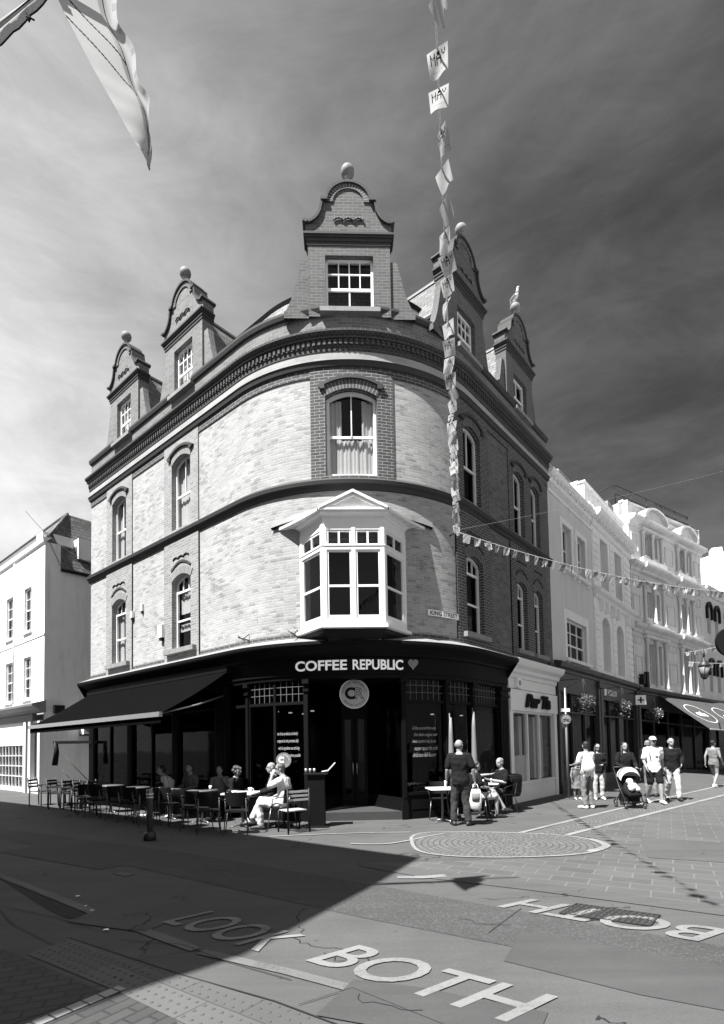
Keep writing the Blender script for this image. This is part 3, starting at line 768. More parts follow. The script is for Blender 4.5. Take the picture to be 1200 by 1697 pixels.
# flared roof with pediment
ZE = ZH+.30; ZP = ZE+.34
m = MB()
for sg in (-1, 1):
    EF = (sg*(HW+.11), PO+.12, ZE); ex = sg*1.75
    n = 6; eave = [(EF[0]+(ex-EF[0])*(i/n), EF[1]+(-.34-EF[1])*(i/n), ZE-.02*sin(pi*i/n)) for i in range(n+1)]
    ridge = [(0, PO+.12+(0.0-PO-.12)*i/n, ZP) for i in range(n+1)]
    # bottom edge, side roof panels slightly concave
    for i in range(n):
        pm = lambda A, R_: ((A[0]+R_[0])/2, (A[1]+R_[1])/2, (A[2]+R_[2])/2-.05)
        a0, a1, r0, r1 = eave[i], eave[i+1], ridge[i], ridge[i+1]; m0, m1 = pm(a0, r0), pm(a1, r1)
        for q in ([a0, a1, m1, m0], [m0, m1, r1, r0]): m.face([BF(*p) for p in q], 0)
        # fascia under the eave
        m.face([BF(*a0), BF(*a1), BF(a1[0], a1[1], a1[2]-.06), BF(a0[0], a0[1], a0[2]-.06)], 1)
        m.face([BF(a0[0], a0[1], a0[2]-.06), BF(a1[0], a1[1], a1[2]-.06), BF(a1[0]*.7, a1[1]-.2, a1[2]-.08), BF(a0[0]*.8, a0[1]-.2, a0[2]-.08)], 1)
    # lead flashing on the brick wall following the curve
    fl = []
    for i in range(15):
        x = sg*1.92*i/14; z = ZP+.02-(ZP-ZE+.0)*((i/14)**.85)
        sw = sa(ang)+math.asin(x/RAD)*RAD; fl.append((sw, z))
    for (s0, z0), (s1, z1) in zip(fl[:-1], fl[1:]):
        A = [MAIN(s0, .07, z0), MAIN(s1, .07, z1), MAIN(s1, .05, z1+.13), MAIN(s0, .05, z0+.13)]; Bq = [MAIN(s0, 0.0, z0), MAIN(s1, 0.0, z1), MAIN(s1, 0.0, z1+.14), MAIN(s0, 0.0, z0+.14)]
        m.face(A, 2); m.face([A[3], A[2], Bq[2], Bq[3]], 2)
        m.face([A[0], A[1], MAIN(s1, .30*(1-abs(s1-sa(ang))/2.2), z1-.05), MAIN(s0, .30*(1-abs(s0-sa(ang))/2.2), z0-.05)], 0)
m.build('bay_roof', ['shop_black', 'white_paint', 'lead'], bayo)
m = MB(); px = HW+.09; o1 = PO+.13
def tri_bar(x0, z0, x1, z1, th, oa, ob_):
    v = Vector((x1-x0, z1-z0)).normalized(); nx, nz = -v.y*th, v.x*th
    if nz > 0: nx, nz = -nx, -nz
    P4 = [(x0, z0), (x1, z1), (x1+nx, z1+nz), (x0+nx, z0+nz)]
    f = [BF(x, oa, z) for x, z in P4]; b = [BF(x, ob_, z) for x, z in P4]
    m.face(f); m.face(list(reversed(b)))
    for i in range(4): m.face([f[i], b[i], b[(i+1) % 4], f[(i+1) % 4]])
for sg in (-1, 1):
    tri_bar(sg*px, ZE+.02, 0, ZP+.06, .055, o1+.04, o1-.4); tri_bar(sg*(px-.09), ZE+.01, 0, ZP-.01, .05, o1, o1-.1)
m.face([BF(-px+.1, o1-.07, ZE), BF(px-.1, o1-.07, ZE), BF(0, o1-.07, ZP)])
fbox(m, BF, -px, px, o1-.2, o1+.02, ZE-.05, ZE+.0, 0, False)
m.build('pediment', 'white_paint', bayo)

# ---------------------------------------------------------------- coffee shop front
sf = MB(); SR = sr(5.98)
sweep(sf, MAIN, SW-.02, SR, [(-.1, 3.26), (.06, 3.27), (.07, 3.36), (.10, 3.37), (.10, 3.74), (.16, 3.76), (.17, 3.82), (.30, 3.90), (.36, 3.93), (.43, 3.96), (.45, 4.00), (.45, 4.06), (.42, 4.08)], 0)
sfo = sf.build('shopfront', 'shop_black', B)
m = MB(); sweep(m, MAIN, SW-.02, SR, [(.43, 4.075), (.30, 4.13), (.012, 4.25)], 0); m.build('lead_capping', 'lead', sfo)
def pil(a, b, z1=3.27, off=.05, riser=True):
    m = MB(); fbox(m, MAIN, a, b, -.12, off, 0, z1, 0); fbox(m, MAIN, a-.02, b+.02, -.12, off+.03, 0, .35, 0); fbox(m, MAIN, a-.02, b+.02, -.1, off+.04, z1-.28, z1-.22, 0)
    fbox(m, MAIN, a-.03, b+.03, -.1, off+.06, z1-.10, z1, 0)
    for q in range(3):
        x = a+(b-a)*(q+1)/4; fbox(m, MAIN, x-.014, x+.014, off-.01, off+.012, .5, z1-.35, 0, False)
    m.build('pilaster', 'shop_black', sfo)
def bayglass(a, b, zr=.55, zt=2.70, mull=1, grid=0, zh=3.27):
    m = MB(); fbox(m, MAIN, a, b, -.12, .0, 0, zr, 0); fbox(m, MAIN, a, b, -.1, .04, zr, zr+.07, 0); fbox(m, MAIN, a, b, -.1, .035, 0.0, .16, 0)
    fbox(m, MAIN, a, b, -.1, .02, zt, zt+.07, 0)
    for i in range(mull+1):
        x = a+(b-a)*i/mull; fbox(m, MAIN, max(a, x-.03), min(b, x+.03), -.1, .015, zr, zh, 0, False)
    w = (b-a)/mull
    for i in range(mull):      # sunk panels in the stall riser
        fbox(m, MAIN, a+i*w+.12, a+(i+1)*w-.12, -.02, .018, .22, zr-.08, 0)
    m.build('shop_window', 'shop_black', sfo); 
    g = MB(); 
    bs = MAIN.brk(a, b)
    for x, y in zip(bs[:-1], bs[1:]):
        g.face([MAIN(x, -.04, zr), MAIN(y, -.04, zr), MAIN(y, -.04, zh), MAIN(x, -.04, zh)])
    g.build('pane', 'shop_glass', sfo)
    if grid:
        g = MB(); n = int((b-a)/.145)
        for i in range(n+1):
            x = a+(b-a)*i/n; fbox(g, MAIN, x-.006, x+.006, -.04, -.015, zt+.07, zh-.03, 0, False)
        for z in (zt+.25, zt+.42): fbox(g, MAIN, a, b, -.04, -.015, z-.006, z+.006, 0)
        g.build('leaded_lights', 'grey_cloth', sfo)
bayglass(sl(12.6), sl(10.1), mull=2, grid=0); pil(sl(12.92), sl(12.6)); pil(sl(10.1), sl(9.8)); bayglass(sl(9.8), sl(7.4), mull=2, grid=0); pil(sl(7.4), sl(7.1))
bayglass(sl(7.1), sl(5.25), mull=1); pil(sl(5.25), sl(4.75), off=.09); bayglass(sl(4.75), sa(-127.5), mull=1); pil(sa(-127.5), sa(-126.2)); bayglass(sa(-126.2), sa(-104.5), mull=2, grid=1); pil(sa(-104.5), sa(-103.2)); 
pil(sa(-73.6), sa(-72.2)); bayglass(sa(-72.2), sa(-57.0), mull=1, grid=1); pil(sa(-57), sa(-55.8)); bayglass(sa(-55.8), sr(4.0), mull=1, grid=1); pil(sr(4.0), sr(4.16)); bayglass(sr(4.16), sr(5.5), mull=1, grid=1); pil(sr(5.5), sr(5.98), off=.1)
# recessed entrance
e0, e1 = sa(-103.2), sa(-73.6); m = MB()
A, Bq, C_, D = MAIN(e0, 0, 0), MAIN(e1, 0, 0), MAIN(e1-.55, -1.5, 0), MAIN(e0+.55, -1.5, 0)
def vq(mb, p, q, z0, z1, m_=0): mb.face([(p.x, p.y, z0), (q.x, q.y, z0), (q.x, q.y, z1), (p.x, p.y, z1)], m_)
for p, q in ((A, D), (C_, Bq)):
    vq(m, p, q, 0, .5)
m.face([(p.x, p.y, 3.25) for p in (A, Bq, C_, D)]); m.build('entrance_recess', 'shop_black', sfo)
m = MB(); m.face([(p.x, p.y, .19) for p in (A, Bq, C_, D)]); m.face([(A.x, A.y, 0), (Bq.x, Bq.y, 0), (Bq.x, Bq.y, .19), (A.x, A.y, .19)]); m.build('doorstep', 'moulding', sfo)
g = MB()
for p, q in ((A, D), (C_, Bq)): vq(g, p, q, .5, 3.25)
g.build('pane', 'shop_glass', sfo)
DF = Frame(D.xy, (C_-D).xy); LD = (C_-D).length
for k in range(2):
    m = MB(); a, b = LD*k/2+.01, LD*(k+1)/2-.01
    fbox(m, DF, a, a+.08, -.03, .03, .19, 2.5, 0, False); fbox(m, DF, b-.08, b, -.03, .03, .19, 2.5, 0, False); fbox(m, DF, a+.08, b-.08, -.028, .028, .19, .5, 0, False); fbox(m, DF, a+.08, b-.08, -.028, .028, 2.4, 2.5, 0, False)
    d_ = m.build('entrance_door', 'shop_black', sfo)
    g = MB(); g.face([DF(a+.08, 0, .5), DF(b-.08, 0, .5), DF(b-.08, 0, 2.4), DF(a+.08, 0, 2.4)]); g.build('pane', 'shop_glass', sfo)
    hn = MB(); x = b-.04 if k == 0 else a+.04; hn.tube([DF(x, .07, .95), DF(x, .07, 1.35)], .012, 8); hn.build('door_handle', 'chrome', sfo)
m = MB(); fbox(m, DF, 0, LD, -.05, .04, 2.5, 3.25, 0, False); m.build('door_transom', 'shop_black', sfo)
# dark interior behind the glass, with lit downlights
m = MB()
bs = MAIN.brk(SW, e0)
for x, y in zip(bs[:-1], bs[1:]): m.face([MAIN(x, -1.6, 0), MAIN(y, -1.6, 0), MAIN(y, -1.6, 3.3), MAIN(x, -1.6, 3.3)])
bs = MAIN.brk(e1, SR)
for x, y in zip(bs[:-1], bs[1:]): m.face([MAIN(x, -1.6, 0), MAIN(y, -1.6, 0), MAIN(y, -1.6, 3.3), MAIN(x, -1.6, 3.3)])
vq(m, MAIN(e0, -2.4, 0), MAIN(e1, -2.4, 0), 0, 3.3)
m.face([MAIN(s_, -.12, 3.28) for s_ in MAIN.brk(SW, SR)]+[MAIN(SR, -4, 3.28), MAIN(SW, -4, 3.28)])
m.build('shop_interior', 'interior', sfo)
gm, nt_, b_ = newmat('lamp_glow'); b_.inputs['Base Color'].default_value = g3(.8); b_.inputs['Emission Color'].default_value = g3(1); b_.inputs['Emission Strength'].default_value = 0.35
for (s_, of, z) in ((sa(-124), -.8, 2.62), (sa(-118), -.9, 2.58), (sa(-113), -1.1, 2.55), (sa(-107), -.9, 2.6), (sa(-66), -.9, 2.6), (sa(-50), -.9, 2.5), (sr(4.9), -.8, 2.5)):
    g = MB(); p = MAIN(s_, of, z); g.lathe([(.0, p.z+.02), (.045, p.z+.015), (.05, p.z-.01), (0, p.z-.015)], (p.x, p.y, 0), 12); g.build('downlight', 'lamp_glow', sfo)

def wrap_text(txt, F, s0, s1, zc, h, off, name, mat, parent, bold=0, shear=0, ext=0.0, sub_=True, label=None, rowspace=None):
    vs, fs = text_mesh(txt, 1.0, bold, shear, ext)
    x0, x1 = min(v.x for v in vs), max(v.x for v in vs); y0, y1 = min(v.y for v in vs), max(v.y for v in vs)
    m = MB(); out_ = [F(s0+(v.x-x0)/(x1-x0)*(s1-s0), off+v.z*h, zc+((v.y-y0)/(y1-y0)-.5)*h) for v in vs]
    m.mesh_in(out_, fs, 0, False); o = m.build(name, mat, parent)
    if label: o['label'] = label
    return o
gmat('letter_white', 0.75, 0.5, 0.03, 5)
gmat('boosted_letter', 0.8, 0.5, 0.02, 5); MATS['boosted_letter'].node_tree.nodes['Principled BSDF'].inputs['Emission Color'].default_value = g3(1); MATS['boosted_letter'].node_tree.nodes['Principled BSDF'].inputs['Emission Strength'].default_value = 0.10  # small added glow lifts the fascia letters out of the cornice shade
sg_ = MB(); fbox(sg_, MAIN, sa(-108), sa(-66.5), .095, .125, 3.42, 3.72, 0); sgn = sg_.build('fascia_board', 'shop_black', sfo)
wrap_text('COFFEE', MAIN, sa(-106.8), sa(-90.6), 3.565, .235, .13, 'sign_letters', 'boosted_letter', B, bold=.022, ext=.06)
wrap_text('REPUBLIC', MAIN, sa(-88.9), sa(-73.2), 3.565, .235, .13, 'sign_letters', 'boosted_letter', B, bold=.022, ext=.06)
def heart(t): return (16*sin(t)**3/17, (13*cos(t)-5*cos(2*t)-2*cos(3*t)-cos(4*t))/17)
m = MB(); hs = sa(-69.9)
fr_ = [MAIN(hs+heart(2*pi*i/40)[0]*.125, .17, 3.60+heart(2*pi*i/40)[1]*.14) for i in range(40)]; bk_ = [MAIN(hs+heart(2*pi*i/40)[0]*.125, .12, 3.60+heart(2*pi*i/40)[1]*.14) for i in range(40)]
m.face(fr_, 0)
for i in range(40): m.face([fr_[i], fr_[(i+1) % 40], bk_[(i+1) % 40], bk_[i]], 1)
m.build('heart_emblem', ['sign_grey', 'letter_white'], B)
# round sign above the door
m = MB(); cs = sa(-88.5); cz = 2.93; 
def disc(m, F, s, o, z, r, th, mat=0, n=40, sx=1):
    f = [F(s+r*cos(2*pi*i/n)*sx, o, z+r*sin(2*pi*i/n)) for i in range(n)]; b = [F(s+r*cos(2*pi*i/n)*sx, o-th, z+r*sin(2*pi*i/n)) for i in range(n)]
    m.face(f, mat); m.face(list(reversed(b)), mat)
    for i in range(n): m.face([f[i], b[i], b[(i+1) % n], f[(i+1) % n]], mat)
def ring(m, F, s, o, z, r0, r1, mat=0, n=40):
    for i in range(n):
        a, b = 2*pi*i/n, 2*pi*(i+1)/n
        m.face([F(s+r0*cos(a), o, z+r0*sin(a)), F(s+r1*cos(a), o, z+r1*sin(a)), F(s+r1*cos(b), o, z+r1*sin(b)), F(s+r0*cos(b), o, z+r0*sin(b))], mat)
def arctext(txt, F, s, o, z, r, h, a0, a1, parent, mat, name='lettering', flip=False):
    n = len(txt)
    m = MB()
    for i, ch in enumerate(txt):
        if ch == ' ': continue
        a = radians(a0+(a1-a0)*i/(n-1)); vs, fs = text_mesh(ch, h, .0)
        rot = a-pi/2 if not flip else a+pi/2
        m.mesh_in([F(s+r*cos(a)+(v.x*cos(rot)-v.y*sin(rot)), o, z+r*sin(a)+(v.x*sin(rot)+v.y*cos(rot))) for v in vs], fs, 0, False)
    return m.build(name, mat, parent)
def round_sign(F, s, o, z, r, label, root=None, scale=1):
    P = F(s, o, z); root = empty('round_sign', P, label, 'sign')
    m = MB(); disc(m, F, s, o, z, r, .04); bo_ = m.build('sign_disc', 'disc_grey', root)
    m = MB(); ring(m, F, s, o+.003, z, r*.955, r, 0); m.build('rim', 'letter_white', root)
    arctext('COFFEE REPUBLIC', F, s, o+.004, z, r*.78, r*.22, 170, 10, root, 'sign_text_dark'); arctext('ROASTED IN MILAN', F, s, o+.004, z, r*.78, r*.16, 215, 325, root, 'sign_text_dark', flip=True)
    vs, fs = text_mesh('C', r*1.05, r*.05); m = MB(); m.mesh_in([F(s-r*.27+v.x, o+.004, z+v.y) for v in vs], fs, 0, False); m.build('letter', 'sign_text_dark', root)
    vs, fs = text_mesh('R', r*1.05, r*.03); m = MB(); m.mesh_in([F(s+r*.30+v.x, o+.004, z+v.y) for v in vs], fs, 0, False)
    m.build('letter', 'sign_text_dark', root)
    vs, fs = text_mesh('R', r*1.05, -r*.012); m = MB(); m.mesh_in([F(s+r*.30+v.x, o+.007, z+v.y) for v in vs], fs, 0, False); m.build('letter_inlay', 'disc_grey', root)
    return root
FC = Frame(MAIN(cs, 0, 0).xy, MAIN.tan(cs).xy)
rs_ = round_sign(FC, 0, -.22, cz, .345, 'round grey hanging sign with coffee shop initials above the dark doorway')
m = MB(); 
for x in (-.15, .15): m.tube([FC(x, -.24, cz+.3), FC(x, -.24, 3.27)], .008, 6)
m.build('hanger', 'metal_grey', rs_)
# window lettering
lines = ['Most of our products are freshly', 'prepared on the premises daily', 'with the ingredients sourced using', 'local suppliers where possible']
for i, tx in enumerate(lines):
    a, b = sa(-115.2)+.03*i, sa(-107.2)+.02*i
    wrap_text(tx, MAIN, a, b, 2.02-.17*i, .10, -.03, 'window_lettering', 'disc_grey', sfo, shear=.35, bold=-.006)
for i, tx in enumerate(['Coffee sourced from only', 'the best origins and', 'hand roasted in Italy, by our', 'master roaster for a rich', 'delicious full flavour']):
    wrap_text(tx, MAIN, sa(-69.5)+.04*(i % 2), sa(-60)-.04*((i+1) % 2), 2.10-.155*i, .10, -.03, 'window_lettering', 'disc_grey', sfo, shear=.35, bold=-.006)
# street name plate
R_ = empty('street_name_sign', MAIN(sa(-56.3), .02, 4.9), 'white enamel street name plate reading KING STREET on the curved brick wall', 'street sign')
m = MB(); fbox(m, MAIN, sa(-63.2), sa(-49.4), .012, .035, 4.79, 4.97, 0); m.build('plate', 'sign_white', R_)
m = MB()
for a_ in (0,):
    for (z0, z1) in ((4.79, 4.80), (4.96, 4.97)): fbox(m, MAIN, sa(-63.2), sa(-49.4), .03, .038, z0, z1, 0)
m.build('border', 'sign_text_dark', R_)
wrap_text('KING STREET', MAIN, sa(-62.3), sa(-50.3), 4.88, .105, .037, 'lettering', 'sign_text_dark', R_, bold=.02)
# long awning over the left tables
AW = empty('shop_awning', MAIN(sl(8.5), .1, 3.7), 'wide dark fabric awning sloping down over the tables along the left shopfront', 'awning')
m = MB(); a, b = sl(12.6), sl(4.45); n = 24
for i in range(n):
    s0, s1 = a+(b-a)*i/n, a+(b-a)*(i+1)/n
    for j in range(8):
        t0, t1 = j/8, (j+1)/8; zz = lambda t, s_: 3.70-1.17*t-.05*sin(pi*t)+.006*sin(s_*9)
        oo = lambda t: .12+1.88*t
        m.face([MAIN(s0, oo(t1), zz(t1, s0)), MAIN(s1, oo(t1), zz(t1, s1)), MAIN(s1, oo(t0), zz(t0, s1)), MAIN(s0, oo(t0), zz(t0, s0))], 0, [(s0, t1*2), (s1, t1*2), (s1, t0*2), (s0, t0*2)], True)
m.build('canopy', 'awning_cloth', AW)
m = MB(); fbox(m, MAIN, a-.02, b+.02, 1.98, 2.06, 2.44, 2.55, 0, False); m.build('front_bar', 'metal_grey', AW)
m = MB(); fbox(m, MAIN, a, b, 1.99, 2.01, 2.30, 2.44, 0, False); m.build('valance', 'awning_cloth', AW)
m = MB(); fbox(m, MAIN, a, b, .1, .26, 3.62, 3.74, 0, False); m.build('cassette', 'shop_black', AW)
for s_ in (a+.3, (a+b)/2, b-.3):
    m = MB(); m.tube([MAIN(s_, .12, 3.05), MAIN(s_+.35, 1.1, 2.75), MAIN(s_, 1.98, 2.5)], .022, 8); m.build('folding_arm', 'metal_grey', AW)
# alarm boxes, small fittings
def abox(s_, z, w, h, d, lab, mat='sign_white', nm='alarm_box'):
    m = MB(); fbox(m, MAIN, s_-w/2, s_+w/2, .01, .01+d, z-h/2, z+h/2, 0, False); o = m.build(nm, mat, None, MAIN(s_, 0.02, z)); tag(o, lab, 'alarm box')
    l_ = MB(); fbox(l_, MAIN, s_-w*.3, s_+w*.3, .01, .01+d*.8, z-h/2-.08, z-h/2, 0, False); l_.build('strobe', 'black_paint', o); return o
abox(sl(7.93), 5.18, .22, .38, .12, 'white wall box beside the nearer first-floor window left of the curve')
abox(sl(9.75), 6.0, .12, .2, .08, 'small white box on the brick edge right of the farther left window')
abox(sl(9.15), 6.12, .10, .22, .06, 'thin white sensor box on the pale brick between the two left windows', nm='sensor_box')
def bracket(s_, z, lab, L=.35):
    m = MB(); m.tube([MAIN(s_, 0, z), MAIN(s_, L, z+.02)], .015, 6); m.tube([MAIN(s_, 0, z+.15), MAIN(s_, L*.6, z)], .01, 6); m.tube([MAIN(s_-.12, L*.7, z+.1), MAIN(s_+.12, L*.7, z-.08)], .01, 6)
    o = m.build('wall_bracket', 'black_paint', None, MAIN(s_, 0, z)); tag(o, lab, 'bracket')
bracket(sa(-106.8), 4.3, 'small dark iron bracket at the left corner of the white bay window sill'); bracket(sl(3.9), 4.35, 'small dark iron bracket on pale brick left of the shop name')
# ================================================================ NEIGHBOURS ON KING STREET
KS = Frame((CC.x, CC.y), (DR.x, DR.y))
gmat('awning_grey', 0.045, 0.9, 0.12, 3)
gmat('pale_shop', 0.74, 0.6, 0.06, 3)
gmat('dark_shop', 0.028, 0.5, 0.3, 3)
gmat('mid_grey', 0.16, 0.6, 0.15, 4)
gmat('roof_felt', 0.10, 0.8, 0.2, 3)
def solid(F, a, b, z0, z1, depth, mat, parent, name='side_walls'):
    m = MB(); P = [F(a, -.01, 0), F(b, -.01, 0), F(b, -depth, 0), F(a, -depth, 0)]
    for i in (1, 2, 3):
        p, q = P[i], P[(i+1) % 4]; L = (q-p).length
        m.face([(p.x, p.y, z0), (q.x, q.y, z0), (q.x, q.y, z1), (p.x, p.y, z1)], 0, [(0, z0), (L, z0), (L, z1), (0, z1)])
    m.face([(p.x, p.y, z1) for p in P]); return m.build(name, mat, parent)
def surround(F, a, b, z0, z1, w, off, parent, mat='trim_stucco', head=.2, sillz=.12, rise=0, ears=0):
    m = MB(); fbox(m, F, a-w, a, 0, off, z0, z1, 0, False); fbox(m, F, b, b+w, 0, off, z0, z1, 0, False)
    fbox(m, F, a-w-ears, b+w+ears, 0, off+.004, z1, z1+head, 0, False)
    if ears: fbox(m, F, a-w-ears, a-w, 0, off+.002, z1-.25, z1, 0, False); fbox(m, F, b+w, b+w+ears, 0, off+.002, z1-.25, z1, 0, False)
    m.build('window_surround', mat, parent)
    m = MB(); fbox(m, F, a-w-.08, b+w+.08, -.05, off+.10, z0-sillz, z0, 0, False)
    for x in (a-w*.4, b+w*.4): fbox(m, F, x-.05, x+.05, 0, off+.06, z0-sillz-.14, z0-sillz-.002, 0, False)
    m.build('sill', mat, parent)
# --- A: grey rendered three-storey house
A = empty('terraced_building', KS(12, 0, 0), 'narrow grey rendered building with white-edged windows next to the brick corner building', 'building')
a0, a1 = 9.74, 14.42
m = MB(); ops = [(11.02, 11.95, 8.0, 9.6, 0), (12.62, 13.55, 8.0, 9.6, 0), (11.15, 13.35, 4.72, 6.18, 0)]
wall(m, KS, a0, a1, 4.3, 10.9, ops, 0, depth=.22); m.build('rendered_wall', 'grey_stucco', A)
solid(KS, a0, a1, 0, 11.1, 7, 'grey_stucco', A)
for o in ops[:2]: window(KS, *o, A, 'plain', o=-.16, sill=None); surround(KS, o[0], o[1], o[2], o[3], .16, .03, A, ears=.06)
window(KS, *ops[2], A, 'casement', o=-.10); surround(KS, 11.15, 13.35, 4.72, 6.18, .18, .03, A, head=.32, ears=.08)
m = MB(); sweep(m, KS, a0, a1, [(0, 10.72), (.05, 10.74), (.06, 10.9), (.18, 10.96), (.22, 11.02), (.24, 11.10), (-.2, 11.12)]); fbox(m, KS, a0, a1, 0, .04, 10.35, 10.45, 0, False)
for i in range(14): fbox(m, KS, a0+.1+i*.33, a0+.2+i*.33, .05, .16, 10.86, 10.955, 0, False)
m.build('cornice', 'trim_stucco', A)
m = MB(); m.face([KS(a0, -.2, 11.1), KS(a1, -.2, 11.1), KS(a1, -2.6, 12.5), KS(a0, -2.6, 12.5)], 0); m.face([KS(a0, -2.6, 12.5), KS(a1, -2.6, 12.5), KS(a1, -5.5, 11.1), KS(a0, -5.5, 11.1)], 0)
for s_ in (a0, a1): m.face([KS(s_, -.2, 11.0), KS(s_, -2.6, 12.5), KS(s_, -5.5, 11.0)])
m.build('slate_roof', 'dark_slates', A)
m = MB(); fbox(m, KS, a0+.6, a0+2.4, -2.2, -.55, 11.2, 12.0, 0, False); dA = m.build('roof_dormer', 'grey_stucco', A)
m = MB(); fbox(m, KS, a0+.5, a0+2.5, -2.3, -.45, 12.0, 12.08, 0, False); m.build('flat_roof', 'lead', dA)
m = MB(); fbox(m, KS, a0+.8, a0+2.2, -.56, -.53, 11.35, 11.9, 0, False); m.build('pane', 'black_paint', dA)
m = MB(); fbox(m, KS, 13.7, 14.5, -3.2, -1.3, 11.4, 13.15, 0, False); fbox(m, KS, 13.65, 14.55, -3.25, -1.25, 13.0, 13.09, 0, False); cA = m.build('chimney', 'grey_brick', A)
# shopfront of A (dark, tall)
def darkshop(F, a, b, root, zc=4.3, mat='dark_shop', n=3, cor=True, name='shopfront', fh=.7, zt=2.75):
    m = MB(); 
    if cor: sweep(m, F, a, b, [(.0, zc-.28), (.12, zc-.27), (.14, zc-.18), (.24, zc-.12), (.28, zc-.02), (.28, zc+.04), (0, zc+.10)])
    fbox(m, F, a, b, -.02, .08, zc-.28-fh, zc-.28, 0, False)
    for x in (a, b-.22): fbox(m, F, x, x+.22, -.05, .14, 0, zc-.3, 0, False); fbox(m, F, x-.02, x+.24, -.05, .2, zc-.55, zc-.28, 0, False); fbox(m, F, x-.02, x+.24, -.05, .18, 0, .3, 0, False)
    w = (b-a-.44)/n; zf = zc-.28-fh
    fbox(m, F, a+.22, b-.22, -.10, .02, 0, .42, 0, False)
    for i in range(n+1):
        x = a+.22+w*i; fbox(m, F, x-.03, x+.03, -.1, .03, .42, zf, 0, False)
    fbox(m, F, a+.22, b-.22, -.1, .025, zt, zt+.06, 0, False)
    o = m.build(name, mat, root)
    g = MB(); g.face([F(a+.2, -.05, .42), F(b-.2, -.05, .42), F(b-.2, -.05, zf), F(a+.2, -.05, zf)]); g.build('pane', 'shop_glass', o)
    g = MB(); g.face([F(a+.05, -1.5, 0), F(b-.05, -1.5, 0), F(b-.05, -1.5, zf+.5), F(a+.05, -1.5, zf+.5)]); g.face([F(a+.05, -.11, zf), F(b-.05, -.11, zf), F(b-.05, -1.5, zf), F(a+.05, -1.5, zf)]); g.build('shop_interior', 'interior', o)
    return o
shA = darkshop(KS, a0+.05, a1-.02, A, 4.42, n=3)
# --- the little pale shopfront in the corner building's right bay
PT = empty('pale_shopfront', KS(8, 0, 0), 'small cream shopfront with dark script lettering between the black shop and the grey building', 'shopfront')
p0, p1 = 6.06, 9.70
m = MB(); sweep(m, KS, p0, p1+.03, [(0, 3.60), (.10, 3.61), (.11, 3.72), (.20, 3.76), (.22, 3.86), (.34, 3.94), (.38, 4.02), (.40, 4.10), (.38, 4.13), (0, 4.22)])
m.build('cornice', 'white_paint', PT)
m = MB(); fbox(m, KS, p0+.02, p1, .0, .07, 3.30, 3.60, 0, False); m.build('upper_fascia', 'pale_shop', PT)
m = MB(); fbox(m, KS, p0+.02, p1, .0, .12, 2.66, 3.27, 0, False); m.build('fascia', 'pale_shop', PT)
m = MB()
for x, w in ((p0+.02, .2), (p1-.25, .22)): fbox(m, KS, x, x+w, -.06, .09, 0, 2.66, 0, False)
fbox(m, KS, p0+.22, p1-.25, -.1, .05, 0, .52, 0, False); fbox(m, KS, p0+.22, p1-.25, -.1, .09, .52, .58, 0, False)
for x in (7.42, 8.32): fbox(m, KS, x-.035, x+.035, -.1, .03, .58, 2.66, 0, False)
fbox(m, KS, p0+.22, p1-.25, -.1, .02, 2.60, 2.66, 0, False); m.build('frame', 'pale_shop', PT)
m = MB(); m.face([KS(p0+.2, -.04, .55), KS(p1-.2, -.04, .55), KS(p1-.2, -.04, 2.66), KS(p0+.2, -.04, 2.66)]); m.build('pane', 'glass', PT)
m = MB(); fbox(m, KS, p0+.22, 7.40, -.12, -.07, .58, 1.35, 0, False); m.build('frosted_panel', 'pale_shop', PT)
m = MB(); m.face([KS(p0, -1.3, 0), KS(p1, -1.3, 0), KS(p1, -1.3, 2.7), KS(p0, -1.3, 2.7)]); m.face([KS(p0, -.12, 2.68), KS(p1, -.12, 2.68), KS(p1, -1.3, 2.68), KS(p0, -1.3, 2.68)]); m.face([KS(p0, -.12, .02), KS(p1, -.12, .02), KS(p1, -1.3, .02), KS(p0, -1.3, .02)]); m.build('shop_interior', 'mid_grey', PT)
m = MB()
for x in (7.5, 8.6, 9.15): fbox(m, KS, x, x+.22, -.5, -.3, .58, 2.55, 0, False)
m.build('display_screen', 'pale_shop', PT)
wrap_text('Par Ta', KS, 7.0, 8.95, 2.97, .42, .17, 'sign_lettering', 'sign_text_dark', PT, bold=.075, shear=.3, ext=.05)
m = MB(); fbox(m, KS, p0+.42, p0+.72, .08, .17, 3.32, 3.60, 0, False); o = m.build('alarm_box', 'sign_white', None, KS(p0+.5, .1, 3.4)); tag(o, 'square white alarm box at the top left of the cream shopfront', 'alarm box')
m = MB(); disc(m, KS, p0+.57, .175, 3.46, .08, .01); m.build('strobe', 'sign_grey', o)
m = MB(); sweep(m, KS, 9.2, 9.74, [(0, 4.2), (.1, 4.2), (.1, 4.35), (0, 4.4)]); m.build('ledge', 'moulding', PT)

